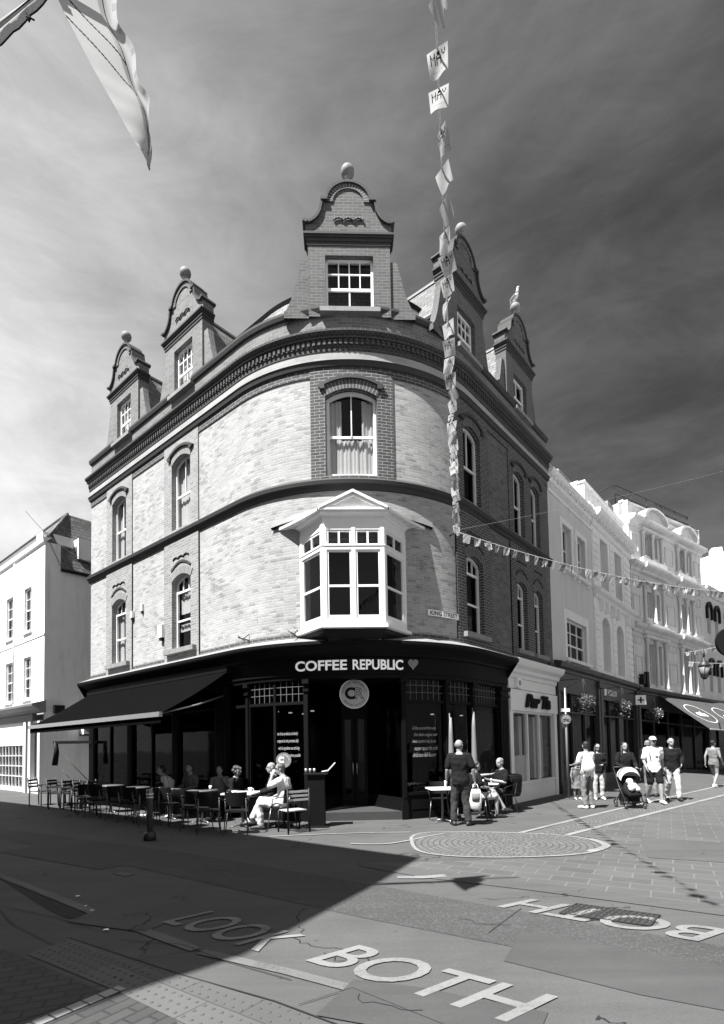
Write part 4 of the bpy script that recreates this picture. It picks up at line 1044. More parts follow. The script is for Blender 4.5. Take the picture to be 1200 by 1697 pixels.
# --- B: cream building with quoins, deep windows
Bb = empty('terraced_building', KS(17.5, 0, 0), 'cream stuccoed building with quoined edges, bracketed string course and two tall deep windows per floor', 'building')
b0, b1 = 14.45, 20.35
ops = [(15.62, 16.75, 8.06, 10.4, 0), (17.78, 18.95, 8.06, 10.4, 0), (15.55, 16.68, 4.7, 6.75, .28), (17.72, 18.88, 4.7, 6.75, .28)]
m = MB(); wall(m, KS, b0, b1, 4.3, 11.3, ops, 0, depth=.42); m.build('stucco_wall', 'cream_stucco', Bb); solid(KS, b0, b1, 0, 11.6, 7, 'cream_stucco', Bb)
for o in ops: window(KS, *o, Bb, 'plain', o=-.32)
for (x0, x1) in ((b0+.05, b0+.75), (b1-.8, b1-.05), (16.98, 17.5), (19.15, 19.5)):
    for (za, zb) in ((4.5, 7.3), (8.1, 10.5)):
        m = MB(); fbox(m, KS, x0, x1, 0, .02, za, zb, 0, False); z = za+.03
        while z < zb-.2: fbox(m, KS, x0, x1, .02, .05, z, z+.24, 0, False); z += .30
        m.build('quoin_strip', 'cream_stucco', Bb)
m = MB(); sweep(m, KS, b0, b1, [(0, 7.62), (.10, 7.66), (.12, 7.78), (.26, 7.84), (.30, 7.92), (.30, 7.98), (0, 8.04)])
for x in (15.2, 15.9, 16.9, 17.6, 19.2, 19.9): fbox(m, KS, x, x+.18, 0, .2, 7.2, 7.64, 0, False)
m.build('string_course', 'trim_stucco', Bb)
m = MB(); sweep(m, KS, b0, b1, [(0, 10.62), (.08, 10.66), (.1, 10.86), (.3, 10.98), (.38, 11.05), (.42, 11.18), (.42, 11.24), (-.2, 11.3)])
x = b0+.2
while x < b1-.2: fbox(m, KS, x, x+.12, .1, .28, 10.84, 10.975, 0, False); x += .36
m.build('cornice', 'trim_stucco', Bb)
m = MB(); fbox(m, KS, b0, b1, -.45, -.2, 11.3, 12.45, 0, False); fbox(m, KS, b0-.05, b1+.05, -.5, -.15, 12.45, 12.53, 0, False); fbox(m, KS, b0, b0+.25, -2.5, -.45, 11.3, 12.6, 0, False); m.build('parapet', 'cream_stucco', Bb)
m = MB(); fbox(m, KS, b0-.1, b0+1.3, -4.2, -1.2, 12.0, 13.35, 0, False); fbox(m, KS, b0-.15, b0+1.35, -4.25, -1.15, 13.2, 13.28, 0, False); m.build('chimney', 'grey_brick', Bb)
m = MB(); m.face([KS(b0, -1.0, 12.0), KS(b1, -1.0, 12.0), KS(b1, -4, 13.3), KS(b0, -4, 13.3)]); m.build('slate_roof', 'slates', Bb)
darkshop(KS, b0+.02, b1, Bb, 4.42, n=4)
m = MB(); fbox(m, KS, 19.35, 20.3, -2.8, -.6, 12.3, 13.5, 0, False); m.build('chimney', 'grey_brick', Bb)

# --- C: ornate white building, facade turned a little towards the street
CF = Frame((13.46, 26.35), (.832, .555), k=-.055)
Cc = empty('ornate_building', CF(3.5, 0, 0), 'tall white ornate building with columned windows, curved pediments and a rooftop railing', 'building')
c1 = 7.35
ops = []
bays = [(.95, 3.1), (4.45, 6.25)]
top3 = []
for (x0, x1) in bays:
    w = (x1-x0)
    ops += [(x0+w*.25, x0+w*.48, 11.35, 12.45, 0), (x0+w*.56, x0+w*.80, 11.35, 12.45, 0)]
    ops += [(x0+w*.20, x0+w*.46, 8.1, 9.45, 0), (x0+w*.54, x0+w*.80, 8.1, 9.45, 0)]
    ops += [(x0+w*.20, x0+w*.46, 4.7, 6.75, 0), (x0+w*.54, x0+w*.80, 4.7, 6.75, 0)]
m = MB(); wall(m, CF, 0, c1, 4.2, 13.2, ops, 0, depth=.25); m.build('stucco_wall', 'soft_white_stucco', Cc)
m = MB(); 
P = [CF(0, -.01, 0), CF(c1, -.01, 0), CF(c1, -8, 0), CF(0, -8, 0)]
for i in (1, 2, 3):
    p, q = P[i], P[(i+1) % 4]; m.face([(p.x, p.y, 0), (q.x, q.y, 0), (q.x, q.y, 13.8), (p.x, p.y, 13.8)], 0)
m.face([(p.x, p.y, 13.75) for p in P]); m.build('side_walls', 'soft_white_stucco', Cc)
for o in ops: window(CF, *o, Cc, 'plain', o=-.17, thick=.04)
m = MB()
def courses(zs):
    pass
for (za, pr) in ((7.45, .28), (10.55, .30), (12.85, .36)):
    sweep(m, CF, -.05, c1+.05, [(0, za-.3), (.08, za-.26), (.1, za-.12), (pr, za-.04), (pr+.03, za+.06), (pr+.03, za+.14), (0, za+.2)])
for (x0, x1) in bays:      # projecting entablature blocks over each bay
    for (za, pr) in ((7.45, .28), (10.55, .30)):
        sweep(m, CF, x0-.12, x1+.12, [(0, za-.32), (.16, za-.28), (.18, za-.14), (pr+.10, za-.05), (pr+.13, za+.05), (pr+.13, za+.15), (0, za+.22)])
m.build('cornices', 'soft_white_stucco', Cc)
for (x0, x1) in bays:
    pd = MB(); n = 14; xm, hw = (x0+x1)/2, (x1-x0)/2+.15
    for r0, r1, o1 in ((.85, 1.0, .42), (.0, .85, .2)):
        for i in range(n):
            a_, b_2 = pi*i/n, pi*(i+1)/n
            q = lambda a, r, o: CF(xm+hw*r*cos(a), o, 13.0+.72*r*sin(a))
            pd.face([q(a_, r0, o1), q(a_, r1, o1), q(b_2, r1, o1), q(b_2, r0, o1)])
            if r1 == 1.0: pd.face([q(a_, 1, o1), q(b_2, 1, o1), q(b_2, 1, -.3), q(a_, 1, -.3)]); pd.face([q(a_, .85, o1), q(b_2, .85, o1), q(b_2, .85, .2), q(a_, .85, .2)])
    pd.build('curved_pediment', 'soft_white_stucco', Cc)
    for (z0, z1) in ((4.5, 6.95), (7.75, 9.75), (11.05, 12.45)):
        for fx in (.08, .5, .92):
            cl = MB(); x = x0+(x1-x0)*fx; p = CF(x, .10, 0); kz = CF.k*x
            cl.lathe([(.12, z0+kz), (.12, z0+.12+kz), (.075, z0+.18+kz), (.068, z1-.22+kz), (.08, z1-.2+kz), (.13, z1-.06+kz), (.14, z1+kz)], (p.x, p.y, 0), 10); cl.build('column', 'soft_white_stucco', Cc)
        cb = MB(); fbox(cb, CF, x0-.06, x1+.06, 0, .24, z1, z1+.16, 0, False); fbox(cb, CF, x0-.06, x1+.06, 0, .22, z0-.22, z0, 0, False); cb.build('window_entablature', 'soft_white_stucco', Cc)
for (x0, x1) in ((.12, .75), (3.35, 4.2), (6.5, 7.1)):
    for (z0, z1) in ((11.3, 12.2), (9.6, 10.1), (7.95, 9.1), (6.6, 7.0), (4.9, 6.0)):
        w = .05; pn = MB()
        for q in ((x0, x1, z0, z0+w), (x0, x1, z1-w, z1), (x0, x0+w, z0+w, z1-w), (x1-w, x1, z0+w, z1-w)): fbox(pn, CF, q[0], q[1], 0, .05, q[2], q[3], 0, False)
        pn.build('sunk_panel', 'soft_white_stucco', Cc)
m = MB(); fbox(m, CF, 0, c1, -.5, -.25, 13.0, 13.9, 0, False); m.build('parapet', 'soft_white_stucco', Cc)
m = MB(); FR = Frame((CF(0, -.7, 0).x, CF(0, -.7, 0).y), (.832, .555))
for z in (14.4, 14.85):
    m.tube([FR(.1, 0, z), FR(7.6, 0, z)], .022, 6)
for i in range(6): m.tube([FR(.1+i*1.5, 0, 13.7), FR(.1+i*1.5, 0, 14.85)], .025, 6)
for i in range(26): m.tube([FR(4.0+i*.14, 0, 13.9), FR(4.0+i*.14, 0, 14.85)], .009, 4)
m.tube([FR(.1, 0, 14.85), FR(.1, -3, 14.85)], .022, 6); m.tube([FR(.1, 0, 14.85), FR(-.3, -.0, 13.6)], .012, 5); m.build('rooftop_railing', 'black_paint', Cc)
shC = darkshop(CF, 0, c1, Cc, 4.35, n=5)
# --- D: pale building with arched hooded windows
DF2 = Frame((19.57, 30.43), (.75, .66))
Dd = empty('terraced_building', DF2(3, 0, 0), 'lower white building with dark-hooded arched windows at the right edge of the street', 'building')
ops = []; Ls = 12
for i in range(6):
    x = .7+i*1.45+(.6 if i > 1 else 0); ops += [(x, x+.62, 7.9, 9.3, .3), (x, x+.62, 4.5, 6.0, .3)]
m = MB(); wall(m, DF2, 0, Ls, 3.8, 10.4, ops, 0, depth=.25); m.build('stucco_wall', 'soft_white_stucco', Dd); solid(DF2, 0, Ls, 0, 10.5, 7, 'soft_white_stucco', Dd)
for o in ops: window(DF2, *o, Dd, 'plain', o=-.17, thick=.04)
m = MB(); sweep(m, DF2, 0, Ls, [(0, 10.1), (.1, 10.14), (.14, 10.3), (.32, 10.42), (.34, 10.55), (-.2, 10.62)]); sweep(m, DF2, 0, Ls, [(0, 7.2), (.1, 7.24), (.12, 7.36), (0, 7.4)]); m.build('cornices', 'soft_white_stucco', Dd)
for i, o in enumerate(ops):
    m = MB(); dark = i < 4 or i == 4
    archstrip(m, DF2, o[0]-.04, o[1]+.04, o[3], .3, .02, .17, 0, .14 if dark else .08, 0)
    for x in (o[0]-.12, o[1]+.12): fbox(m, DF2, x-.07, x+.07, 0, .13 if dark else .06, o[3]-(.55 if dark else .15), o[3]+.05, 0, False)
    m.build('window_hood', 'black_paint' if dark else 'soft_white_stucco', Dd)
darkshop(DF2, 0, Ls, Dd, 3.95, n=7, fh=.5)
# far gable beyond
G = empty('far_building', (27, 43, 0), 'plain bright white gabled end wall rising behind the hooded-window building', 'building')
GF = Frame((24.6, 41.0), (.94, -.34)); m = MB()
pr = [(0, 0), (6.5, 0), (6.5, 13.4), (5.0, 14.0), (3.35, 16.0), (0.9, 15.4), (0, 15.3)]
m.prism([GF(x, 0, z) for x, z in pr], Vector((-GF.n.x, -GF.n.y, 0))*6); m.build('gable_wall', 'white_stucco', G)
m = MB(); fbox(m, GF, 2.4, 3.1, -1.2, -.4, 15.8, 16.4, 0, False); m.build('chimney', 'white_stucco', G)
# ---------------------------------------------------------------- white building on the left
WL = empty('white_building', (-14, 21.5, 0), 'bright white rendered three-storey building with sash windows and a slate roof at the left edge', 'building')
LFm = Frame((CC.x+DL.x*17.35, CC.y+DL.y*17.35), (-DL.x, -DL.y))      # s runs towards us, s<0 is farther down the street
ops = []
for (u0, u1) in ((18.86, 19.75), (21.2, 22.15), (23.8, 24.7), (26.3, 27.2)):
    for (z0, z1) in ((4.0, 5.82), (6.93, 8.86)): ops.append((17.35-u1, 17.35-u0, z0, z1, 0))
m = MB(); wall(m, LFm, -12, 0, 3.4, 10.45, ops, 0, depth=.14); m.build('rendered_wall', 'white_stucco', WL)
for o in ops: window(LFm, *o, WL, 'six', o=-.08, thick=.05, curtain=[(0, .3, .5, 1)])
for o in ops: m = MB(); fbox(m, LFm, o[0]-.08, o[1]+.08, -.05, .08, o[2]-.1, o[2], 0, False); m.build('sill', 'white_stucco', WL)
m = MB(); fbox(m, LFm, -12, 0, 0, .03, 6.5, 6.56, 0, False); sweep(m, LFm, -12, .05, [(0, 10.35), (.08, 10.38), (.1, 10.5), (.12, 10.56), (-.25, 10.6)]); m.build('parapet_cornice', 'white_stucco', WL)
SD = Frame((LFm(0, 0, 0).x, LFm(0, 0, 0).y), (-LFm.n.x, -LFm.n.y))    # side wall running away from the street
if SD.n.dot(Vector((1, -1))) < 0: SD.n = -SD.n
def sdq(m, pts, mat=0): m.face([SD(x, o, z) for x, o, z in pts], mat, [(x, z) for x, o, z in pts])
m = MB(); sdq(m, [(0, 0, 0), (.6, 0, 0), (.6, 0, 10.4), (0, 0, 10.4)]); sdq(m, [(.6, 0, 0), (7, 0, 0), (7, 0, 9.35), (.6, 0, 9.35)]); sdq(m, [(.6, 0, 9.3), (.6, -.4, 9.3), (.6, -.4, 10.4), (.6, 0, 10.4)]); sdq(m, [(0, 0, 10.4), (.6, 0, 10.4), (.6, -.4, 10.4), (0, -.4, 10.4)])
m.build('side_wall', 'cream_stucco', WL)
m = MB()
q = lambda s_, o, z: LFm(s_, o, z)
# roof: slope to the street, hip towards us
m.face([q(-12, -.1, 10.55), q(-.0, -.1, 10.55), q(-1.2, -1.3, 12.3), q(-12, -1.3, 12.3)], 0, [(0, 0), (12, 0), (11, 2), (0, 2)])
m.face([q(.02, -.1, 10.5), q(.02, -.62, 9.45), q(.02, -7, 9.35), q(-1.2, -6, 12.3), q(-1.2, -1.3, 12.3)], 0, [(0, 1.2), (.5, 0), (7, 0), (6, 3), (1.3, 3)])
m.face([q(-12, -1.3, 12.3), q(-1.2, -1.3, 12.3), q(-1.2, -6, 12.3), q(-12, -6, 12.3)]); m.build('slate_roof', 'dark_slates', WL)
m = MB(); fbox(m, SD, .6, 7, -.05, .12, 9.28, 9.38, 0, False); m.build('gutter', 'black_paint', WL)
m = MB(); m.tube([q(-12, -1.3, 12.33), q(-1.2, -1.3, 12.33), q(0, -.1, 10.6)], .07, 6); m.build('ridge', 'dark_slates', WL)
m = MB(); fbox(m, LFm, -.95, -.25, -1.2, .0+.02, 10.5, 10.9, 0, False); m.build('attic_light', 'white_stucco', WL)
dm = MB(); fbox(dm, SD, 1.35, 2.5, -1.6, -.1, 10.05, 10.95, 0, False); dq = dm.build('roof_dormer', 'cream_stucco', WL)
# ground-floor shopfront
m = MB(); sweep(m, LFm, -12, .25, [(0, 3.30), (.2, 3.32), (.25, 3.42), (.42, 3.5), (.5, 3.56), (.52, 3.64), (.0, 3.8)]); m.build('shop_cornice', 'lead', WL)
m = MB(); fbox(m, LFm, -12, -.9, -.05, .12, 3.0, 3.30, 0, False); m.build('fascia', 'mid_grey', WL)
m = MB()
for x in (-.28, -1.35, -1.9, -5.75): fbox(m, LFm, x, x+.26, -.06, .14, 0, 3.0, 0, False)
fbox(m, LFm, -12, -5.75, -.06, .1, 0, 3.0, 0, False); fbox(m, LFm, -5.5, -1.9, -.06, .06, 2.0, 3.0, 0, False); fbox(m, LFm, -5.5, -1.9, -.06, .06, 0, .18, 0, False)
fbox(m, LFm, -1.1, -.28, -.06, .08, 0, .5, 0, False); fbox(m, LFm, -1.1, -.28, -.06, .04, 2.9, 3.0, 0, False)
for i in range(9):
    x = -5.5+i*.45; fbox(m, LFm, x-.018, x+.018, -.04, .03, .18, 2.0, 0, False)
for z in (.65, 1.1, 1.55): fbox(m, LFm, -5.5, -1.9, -.035, .025, z-.012, z+.012, 0, False)
m.build('shopfront', 'white_paint', WL)
m = MB(); m.face([LFm(-5.5, -.03, .18), LFm(-1.9, -.03, .18), LFm(-1.9, -.03, 2.0), LFm(-5.5, -.03, 2.0)]); m.face([LFm(-1.1, -.03, .5), LFm(-.28, -.03, .5), LFm(-.28, -.03, 2.9), LFm(-1.1, -.03, 2.9)]); m.build('pane', 'glass', WL)
m = MB(); m.face([LFm(-12, -.8, 0), LFm(0, -.8, 0), LFm(0, -.8, 3.4), LFm(-12, -.8, 3.4)]); m.build('shop_interior', 'mid_grey', WL)
m = MB(); fbox(m, SD, .35, .75, .01, .16, 3.28, 3.62, 0, False); o = m.build('wall_speaker', 'black_paint', None, SD(.5, .1, 3.4)); tag(o, 'square black box on the side wall of the white building', 'wall box')
l_ = MB(); l_.tube([SD(.55, 0, 3.45), SD(.55, .1, 3.45)], .03, 6); l_.build('wall_arm', 'black_paint', o)
AC = empty('air_conditioner', SD(1.9, .2, 2.5), 'pale air conditioning unit on a bracket on the side wall above the tables', 'air conditioner')
m = MB(); fbox(m, SD, 1.4, 2.35, .06, .42, 2.42, 2.95, 0, False); m.build('case', 'pale_shop', AC)
m = MB(); fbox(m, SD, 1.38, 2.38, .04, .44, 2.36, 2.42, 0, False); m.build('bracket', 'black_paint', AC)
for x in (1.62, 2.08): m = MB(); disc(m, SD, x, .43, 2.68, .17, .008, 0, 20); m.build('fan_grille', 'mid_grey', AC)
m = MB(); m.tube([LFm(-3.35, .1, 3.85), LFm(-3.35, .1, 10.2)], .045, 8); m.build('downpipe', 'white_stucco', WL)
# ---------------------------------------------------------------- building across the road whose roof throws the big shadow
cot = 1/math.tan(SUN_EL); HC = 11.0; SH = Vector((cos(SUN_D), sin(SUN_D)))*HC*cot
shp = SHADOW_PTS = [(.85, 8.25), (.36, 7.15), (.04, 6.48), (-1.0, 4.5), (-1.43, 4.08), (-1.75, 3.75), (-2.1, 3.38), (-4.2, 1.3), (-9, 2.0), (-20, 14), (-15.5, 20.9), (-10.5, 17.3), (-5.4, 13.6), (-2.4, 10.8)]
OB = empty('opposite_building', (-9, 4, 0), 'building across the road, out of view, throwing the large shadow over the crossing', 'building')
m = MB(); fp = [Vector((x, y))-SH for x, y in SHADOW_PTS]
for i in range(len(fp)):
    p, q2 = fp[i], fp[(i+1) % len(fp)]; L = (q2-p).length
    m.face([(p.x, p.y, 0), (q2.x, q2.y, 0), (q2.x, q2.y, HC), (p.x, p.y, HC)], 0, [(0, 0), (L, 0), (L, HC), (0, HC)])
m.build('wall', 'gable_brick', OB)
m = MB(); m.face([(p.x, p.y, HC-.02) for p in fp]); m.build('roof', 'dark_slates', OB)
# opposite side of King Street (out of view), so windows and walls see a street and not empty sky
OS = empty('opposite_terrace', (14, 10, 0), 'terrace on the far side of the shopping street, out of view to the right', 'building')
OF = Frame((7.0, 5.6), (.6431, .7657)); m = MB()
fbox(m, OF, 0, 30, -8.0, -7.9, 0, .02, 0, False)
m = MB(); pp = [OF(-2, .5, 0), OF(34, .5, 0), OF(34, 7, 0), OF(-2, 7, 0)]
for i in range(4):
    p, q2 = pp[i], pp[(i+1) % 4]; m.face([(p.x, p.y, 0), (q2.x, q2.y, 0), (q2.x, q2.y, 9.5), (p.x, p.y, 9.5)])
m.face([(p.x, p.y, 9.5) for p in pp]); m.build('wall', 'cream_stucco', OS)

# ================================================================ GROUND
gz = lambda x, y: 0.0
def asphalt(name, v, agg=0.25, rough=0.9, sp=0.0, crack=0.0, wear=0.0):
    m, nt, b = newmat(name); tc = N(nt, 'ShaderNodeTexCoord')
    n1 = N(nt, 'ShaderNodeTexNoise', i_Scale=0.8, i_Detail=7.0, i_Roughness=0.6); nt.links.new(tc.outputs['Object'], n1.inputs['Vector'])
    n2 = N(nt, 'ShaderNodeTexNoise', i_Scale=55.0, i_Detail=5.0, i_Roughness=0.8); nt.links.new(tc.outputs['Object'], n2.inputs['Vector'])
    mp6 = N(nt, 'ShaderNodeMapping'); mp6.inputs['Rotation'].default_value = (0, 0, .62); mp6.inputs['Scale'].default_value = (.5, 5.0, 1); nt.links.new(tc.outputs['Object'], mp6.inputs[0])
    n6 = N(nt, 'ShaderNodeTexNoise', i_Scale=1.2, i_Detail=6.0, i_Roughness=0.65); nt.links.new(mp6.outputs[0], n6.inputs['Vector'])
    vo = N(nt, 'ShaderNodeTexVoronoi', i_Scale=70.0); nt.links.new(tc.outputs['Object'], vo.inputs['Vector'])
    f = mth(nt, 'MULTIPLY', mth(nt, 'MULTIPLY', mth(nt, 'MULTIPLY_ADD', n1.outputs['Fac'], .7, .65), mth(nt, 'MULTIPLY_ADD', n6.outputs['Fac'], .5, .75)), mth(nt, 'MULTIPLY_ADD', n2.outputs['Fac'], 2*agg, 1-agg))
    sep = N(nt, 'ShaderNodeSeparateColor'); nt.links.new(vo.outputs['Color'], sep.inputs[0])
    if sp: f = mth(nt, 'MULTIPLY', f, mth(nt, 'MULTIPLY_ADD', mth(nt, 'GREATER_THAN', sep.outputs[0], .8), sp, 1.0))
    if crack:
        nz = N(nt, 'ShaderNodeTexNoise', i_Scale=2.2, i_Detail=5.0); nt.links.new(tc.outputs['Object'], nz.inputs['Vector'])
        vm = N(nt, 'ShaderNodeVectorMath', operation='MULTIPLY_ADD'); nt.links.new(nz.outputs['Color'], vm.inputs[0]); vm.inputs[1].default_value = (.9, .9, 0); nt.links.new(tc.outputs['Object'], vm.inputs[2])
        vc = N(nt, 'ShaderNodeTexVoronoi', feature='DISTANCE_TO_EDGE', i_Scale=0.42); nt.links.new(vm.outputs[0], vc.inputs['Vector'])
        n5 = N(nt, 'ShaderNodeTexNoise', i_Scale=.7, i_Detail=2.0); nt.links.new(tc.outputs['Object'], n5.inputs['Vector'])
        isc = mth(nt, 'MULTIPLY', mth(nt, 'LESS_THAN', vc.outputs['Distance'], .0045), mth(nt, 'GREATER_THAN', n5.outputs['Fac'], .55))
        f = mth(nt, 'MULTIPLY', f, mth(nt, 'MULTIPLY_ADD', isc, -crack, 1.0))
        # drips of gum and oil spots
        vs_ = N(nt, 'ShaderNodeTexVoronoi', i_Scale=3.1); nt.links.new(tc.outputs['Object'], vs_.inputs['Vector'])
        f = mth(nt, 'MULTIPLY', f, mth(nt, 'MULTIPLY_ADD', mth(nt, 'LESS_THAN', vs_.outputs['Distance'], .055), -.35, 1.0))
    f = mth(nt, 'MULTIPLY', f, v)
    if wear:
        nw = N(nt, 'ShaderNodeTexNoise', i_Scale=34.0, i_Detail=6.0, i_Roughness=0.75); nt.links.new(tc.outputs['Object'], nw.inputs['Vector'])
        nl = N(nt, 'ShaderNodeTexNoise', i_Scale=1.9, i_Detail=3.0); nt.links.new(tc.outputs['Object'], nl.inputs['Vector'])
        w_ = N(nt, 'ShaderNodeMapRange'); nt.links.new(mth(nt, 'ADD', mth(nt, 'MULTIPLY', nw.outputs['Fac'], .6), mth(nt, 'MULTIPLY', nl.outputs['Fac'], .4)), w_.inputs[0])
        for k_, q_ in zip((1, 2, 3, 4), (.50, .60, 1.0, 1-wear)): w_.inputs[k_].default_value = q_
        f = mth(nt, 'MULTIPLY', f, w_.outputs[0])
    c = N(nt, 'ShaderNodeCombineColor')
    for i in range(3): nt.links.new(f, c.inputs[i])
    nt.links.new(c.outputs[0], b.inputs['Base Color']); b.inputs['Roughness'].default_value = rough; b.inputs['Specular IOR Level'].default_value = .3
    bp = N(nt, 'ShaderNodeBump', i_Strength=.5, i_Distance=.006); nt.links.new(n2.outputs['Fac'], bp.inputs['Height']); nt.links.new(bp.outputs[0], b.inputs['Normal'])
    return m
asphalt('road_light', 0.066, .5, crack=.8)
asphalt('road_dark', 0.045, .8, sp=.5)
asphalt('road_patch', 0.018, .3)
asphalt('road_patch2', 0.05, .3)
asphalt('concrete', 0.066, .4, crack=.6)
asphalt('road_line', 0.11, .15, wear=.3)
asphalt('worn_white', 0.16, .3, wear=.3)
asphalt('line_white', 0.20, .1, wear=.35)
brick('paving', .08, .06, .035, bw=.6, rh=.4, ms=.006, blotch=.25, bscale=.8, bump=.4)
brick('paving_blocks', .072, .055, .10, bw=.45, rh=.28, ms=.010, blotch=.3, bscale=.9, bump=.4)
brick('setts', .11, .08, .04, bw=.11, rh=.105, ms=.012, blotch=.25, bscale=2, bump=.8, sm=.4)
brick('dark_setts', .04, .028, .018, bw=.22, rh=.11, ms=.012, blotch=.3, bscale=2, bump=.8, sm=.4)
brick('block_line', .25, .2, .05, bw=.11, rh=.12, ms=.008, blotch=.12, bump=.5)
gmat('manhole', .035, .5, .3, 8, metal=.4)
def structure(name, o, kind='structure'): o['kind'] = kind; return o
m = MB(); G0 = 400
ys = [-40, 0, 40, G0]
m.face([(-G0, -40, 0), (G0, -40, 0), (G0, G0, 0), (-G0, G0, 0)], 0, [(-G0, -40), (G0, -40), (G0, G0), (-G0, G0)])
structure('', m.build('ground', 'concrete'))
def sheet(name, pts, z, mat, ang=0.0, kind='structure'):
    m = MB(); ca, sa_ = cos(ang), sin(ang)
    m.face([(x, y, z) for x, y in pts], 0, [(x*ca+y*sa_, -x*sa_+y*ca) for x, y in pts]); o = m.build(name, mat); o['kind'] = kind; return o
RA = atan2(3.34-5.36, .84+2.01)      # direction of the painted words / kerb
# road running from lower right to far left
far_ = [(-27, 30), (-11.07, 16.48), (-5.35, 11.93), (-2.17, 9.59), (-.03, 7.66), (.72, 6.83), (1.8, 6.15), (3.33, 5.08), (6.5, 2.7), (9, 0)]
patch_ = 0
near_ = [(5, -1.5), (.95, 2.95), (.57, 3.41), (-.03, 3.8), (-.63, 4.17), (-1.44, 4.63), (-2.8, 5.69), (-3.77, 6.48), (-5.03, 7.5), (-14, 15), (-30, 28)]
sheet('road', far_+near_, .004, 'road_light')
dkt = [(-12, 15.4), (-8.17, 12.17), (-3.02, 8.96), (-.03, 6.76), (1.75, 5.38), (2.94, 4.49), (6, 2.2)]
dkb = [(5.2, 1.5), (2.41, 3.70), (1.43, 4.43), (-.03, 5.40), (-2.43, 7.21), (-7.2, 10.72), (-11.5, 14)]
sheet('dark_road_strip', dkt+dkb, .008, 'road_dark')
st = [(-9, 10.9), (-5.03, 7.5), (-3.77, 6.48), (-2.8, 5.69), (-1.44, 4.63)]; st2 = [(-1.38, 4.58), (-.63, 4.17), (-.03, 3.80), (.57, 3.41), (1.6, 2.7)]
def ribbon(name, pts, w, z, mat, kind='structure', seed=0):
    m = MB(); pts = [Vector(p) for p in pts]; L = 0; rnd = random.Random(seed)
    sub_ = []
    for p, q in zip(pts[:-1], pts[1:]):
        n = max(1, int((q-p).length/.25))
        for i in range(n): sub_.append(p+(q-p)*i/n)
    sub_.append(pts[-1]); E = []
    for i, p in enumerate(sub_):
        t = (sub_[min(i+1, len(sub_)-1)]-sub_[max(i-1, 0)]).normalized(); n = Vector((-t.y, t.x)); j = rnd.uniform(.9, 1.08) if seed else 1
        E.append((p-n*w/2*j, p+n*w/2*j))
    for i in range(len(E)-1):
        d = (sub_[i+1]-sub_[i]).length
        m.face([(E[i][0].x, E[i][0].y, z), (E[i+1][0].x, E[i+1][0].y, z), (E[i+1][1].x, E[i+1][1].y, z), (E[i][1].x, E[i][1].y, z)], 0, [(L, 0), (L+d, 0), (L+d, w), (L, w)]); L += d
    o = m.build(name, mat); o['kind'] = kind; return o
ribbon('road_edge_line', st, .11, .010, 'road_line', seed=3); ribbon('road_edge_line', st2, .11, .010, 'road_line', seed=4)
sheet('tarmac_patch', [(-4.95, 7.36), (-4.3, 6.84), (-2.82, 5.63), (-3.02, 5.54), (-3.4, 5.85)], .004, 'road_patch')
# far pavement blocks on the right
sheet('paving', [(-.1, 7.9), (1.74, 7.95), (3.24, 8.1), (4.1, 8.8), (4.1, 9.6), (3.75, 10.0), (11.2, 16.75), (14, 19.4), (22, 12), (14, 3), (9.2, .1), (6.7, 2.8), (3.5, 5.3), (1.95, 6.4)], .004, 'paving_blocks', RA+.1)
sheet('kerb_paving', [(-.03, 7.66), (-.12, 7.95), (1.9, 6.75), (3.6, 5.6), (7, 3.1), (6.8, 2.8), (3.5, 5.25), (1.9, 6.3), (.8, 6.95)], .008, 'concrete')
# fan-laid circle of setts with its white edging
def setts_mesh(name, inside, cx, cy, x0, x1, y0, y1, st_, z, rowmode):
    m = MB(); nx, ny = int((x1-x0)/st_), int((y1-y0)/st_)
    for i in range(nx):
        for j in range(ny):
            x, y = x0+i*st_, y0+j*st_
            if not inside(x+st_/2, y+st_/2): continue
            P = [(x, y), (x+st_, y), (x+st_, y+st_), (x, y+st_)]
            r0 = math.hypot(x+st_/2-cx, y+st_/2-cy); a0 = atan2(y+st_/2-cy, x+st_/2-cx)
            uv = []
            for p in P:
                r = math.hypot(p[0]-cx, p[1]-cy); a = atan2(p[1]-cy, p[0]-cx); 
                if a-a0 > pi: a -= 2*pi
                if a0-a > pi: a += 2*pi
                k = max(1, round(r0/.4))*.4
                uv.append((a*k, r))
            m.face([(p[0], p[1], z) for p in P], 0, uv)
    o = m.build(name, 'setts'); o['kind'] = 'structure'; return o
oval = [(-.55, 10.18), (.91, 10.56), (2.0, 10.52), (2.96, 10.3), (3.72, 9.93), (4.02, 9.35), (4.0, 8.95), (3.83, 8.6), (3.24, 8.2), (2.22, 8.08), (1.43, 8.2), (.93, 8.52), (.80, 9.03), (.55, 9.6)]
def chaikin(p, n=2, closed=True):
    for _ in range(n):
        q = []
        for i in range(len(p) if closed else len(p)-1):
            a, b = Vector(p[i]), Vector(p[(i+1) % len(p)]); q += [a*.75+b*.25, a*.25+b*.75]
        p = q
    return [tuple(x) for x in p]
ov = chaikin(oval[1:-1])
def inpoly(poly):
    def f(x, y):
        c = False; n = len(poly); j = n-1
        for i in range(n):
            xi, yi = poly[i]; xj, yj = poly[j]
            if (yi > y) != (yj > y) and x < (xj-xi)*(y-yi)/(yj-yi)+xi: c = not c
            j = i
        return c
    return f
setts_mesh('circle_of_setts', inpoly(ov), 2.45, 9.25, .5, 4.3, 7.9, 10.8, .08, .008, 0)
ribbon('white_edging', ov+[ov[0]], .06, .012, 'line_white')
ribbon('white_edging', chaikin([(3.2, 8.22), (3.95, 8.75), (4.03, 9.2), (3.9, 9.7)], 2, False), .13, .014, 'line_white')
ribbon('white_edging', [(-1.9, 10.35), (-1.03, 10.51), (.0, 10.62), (.91, 10.59)], .06, .012, 'line_white')
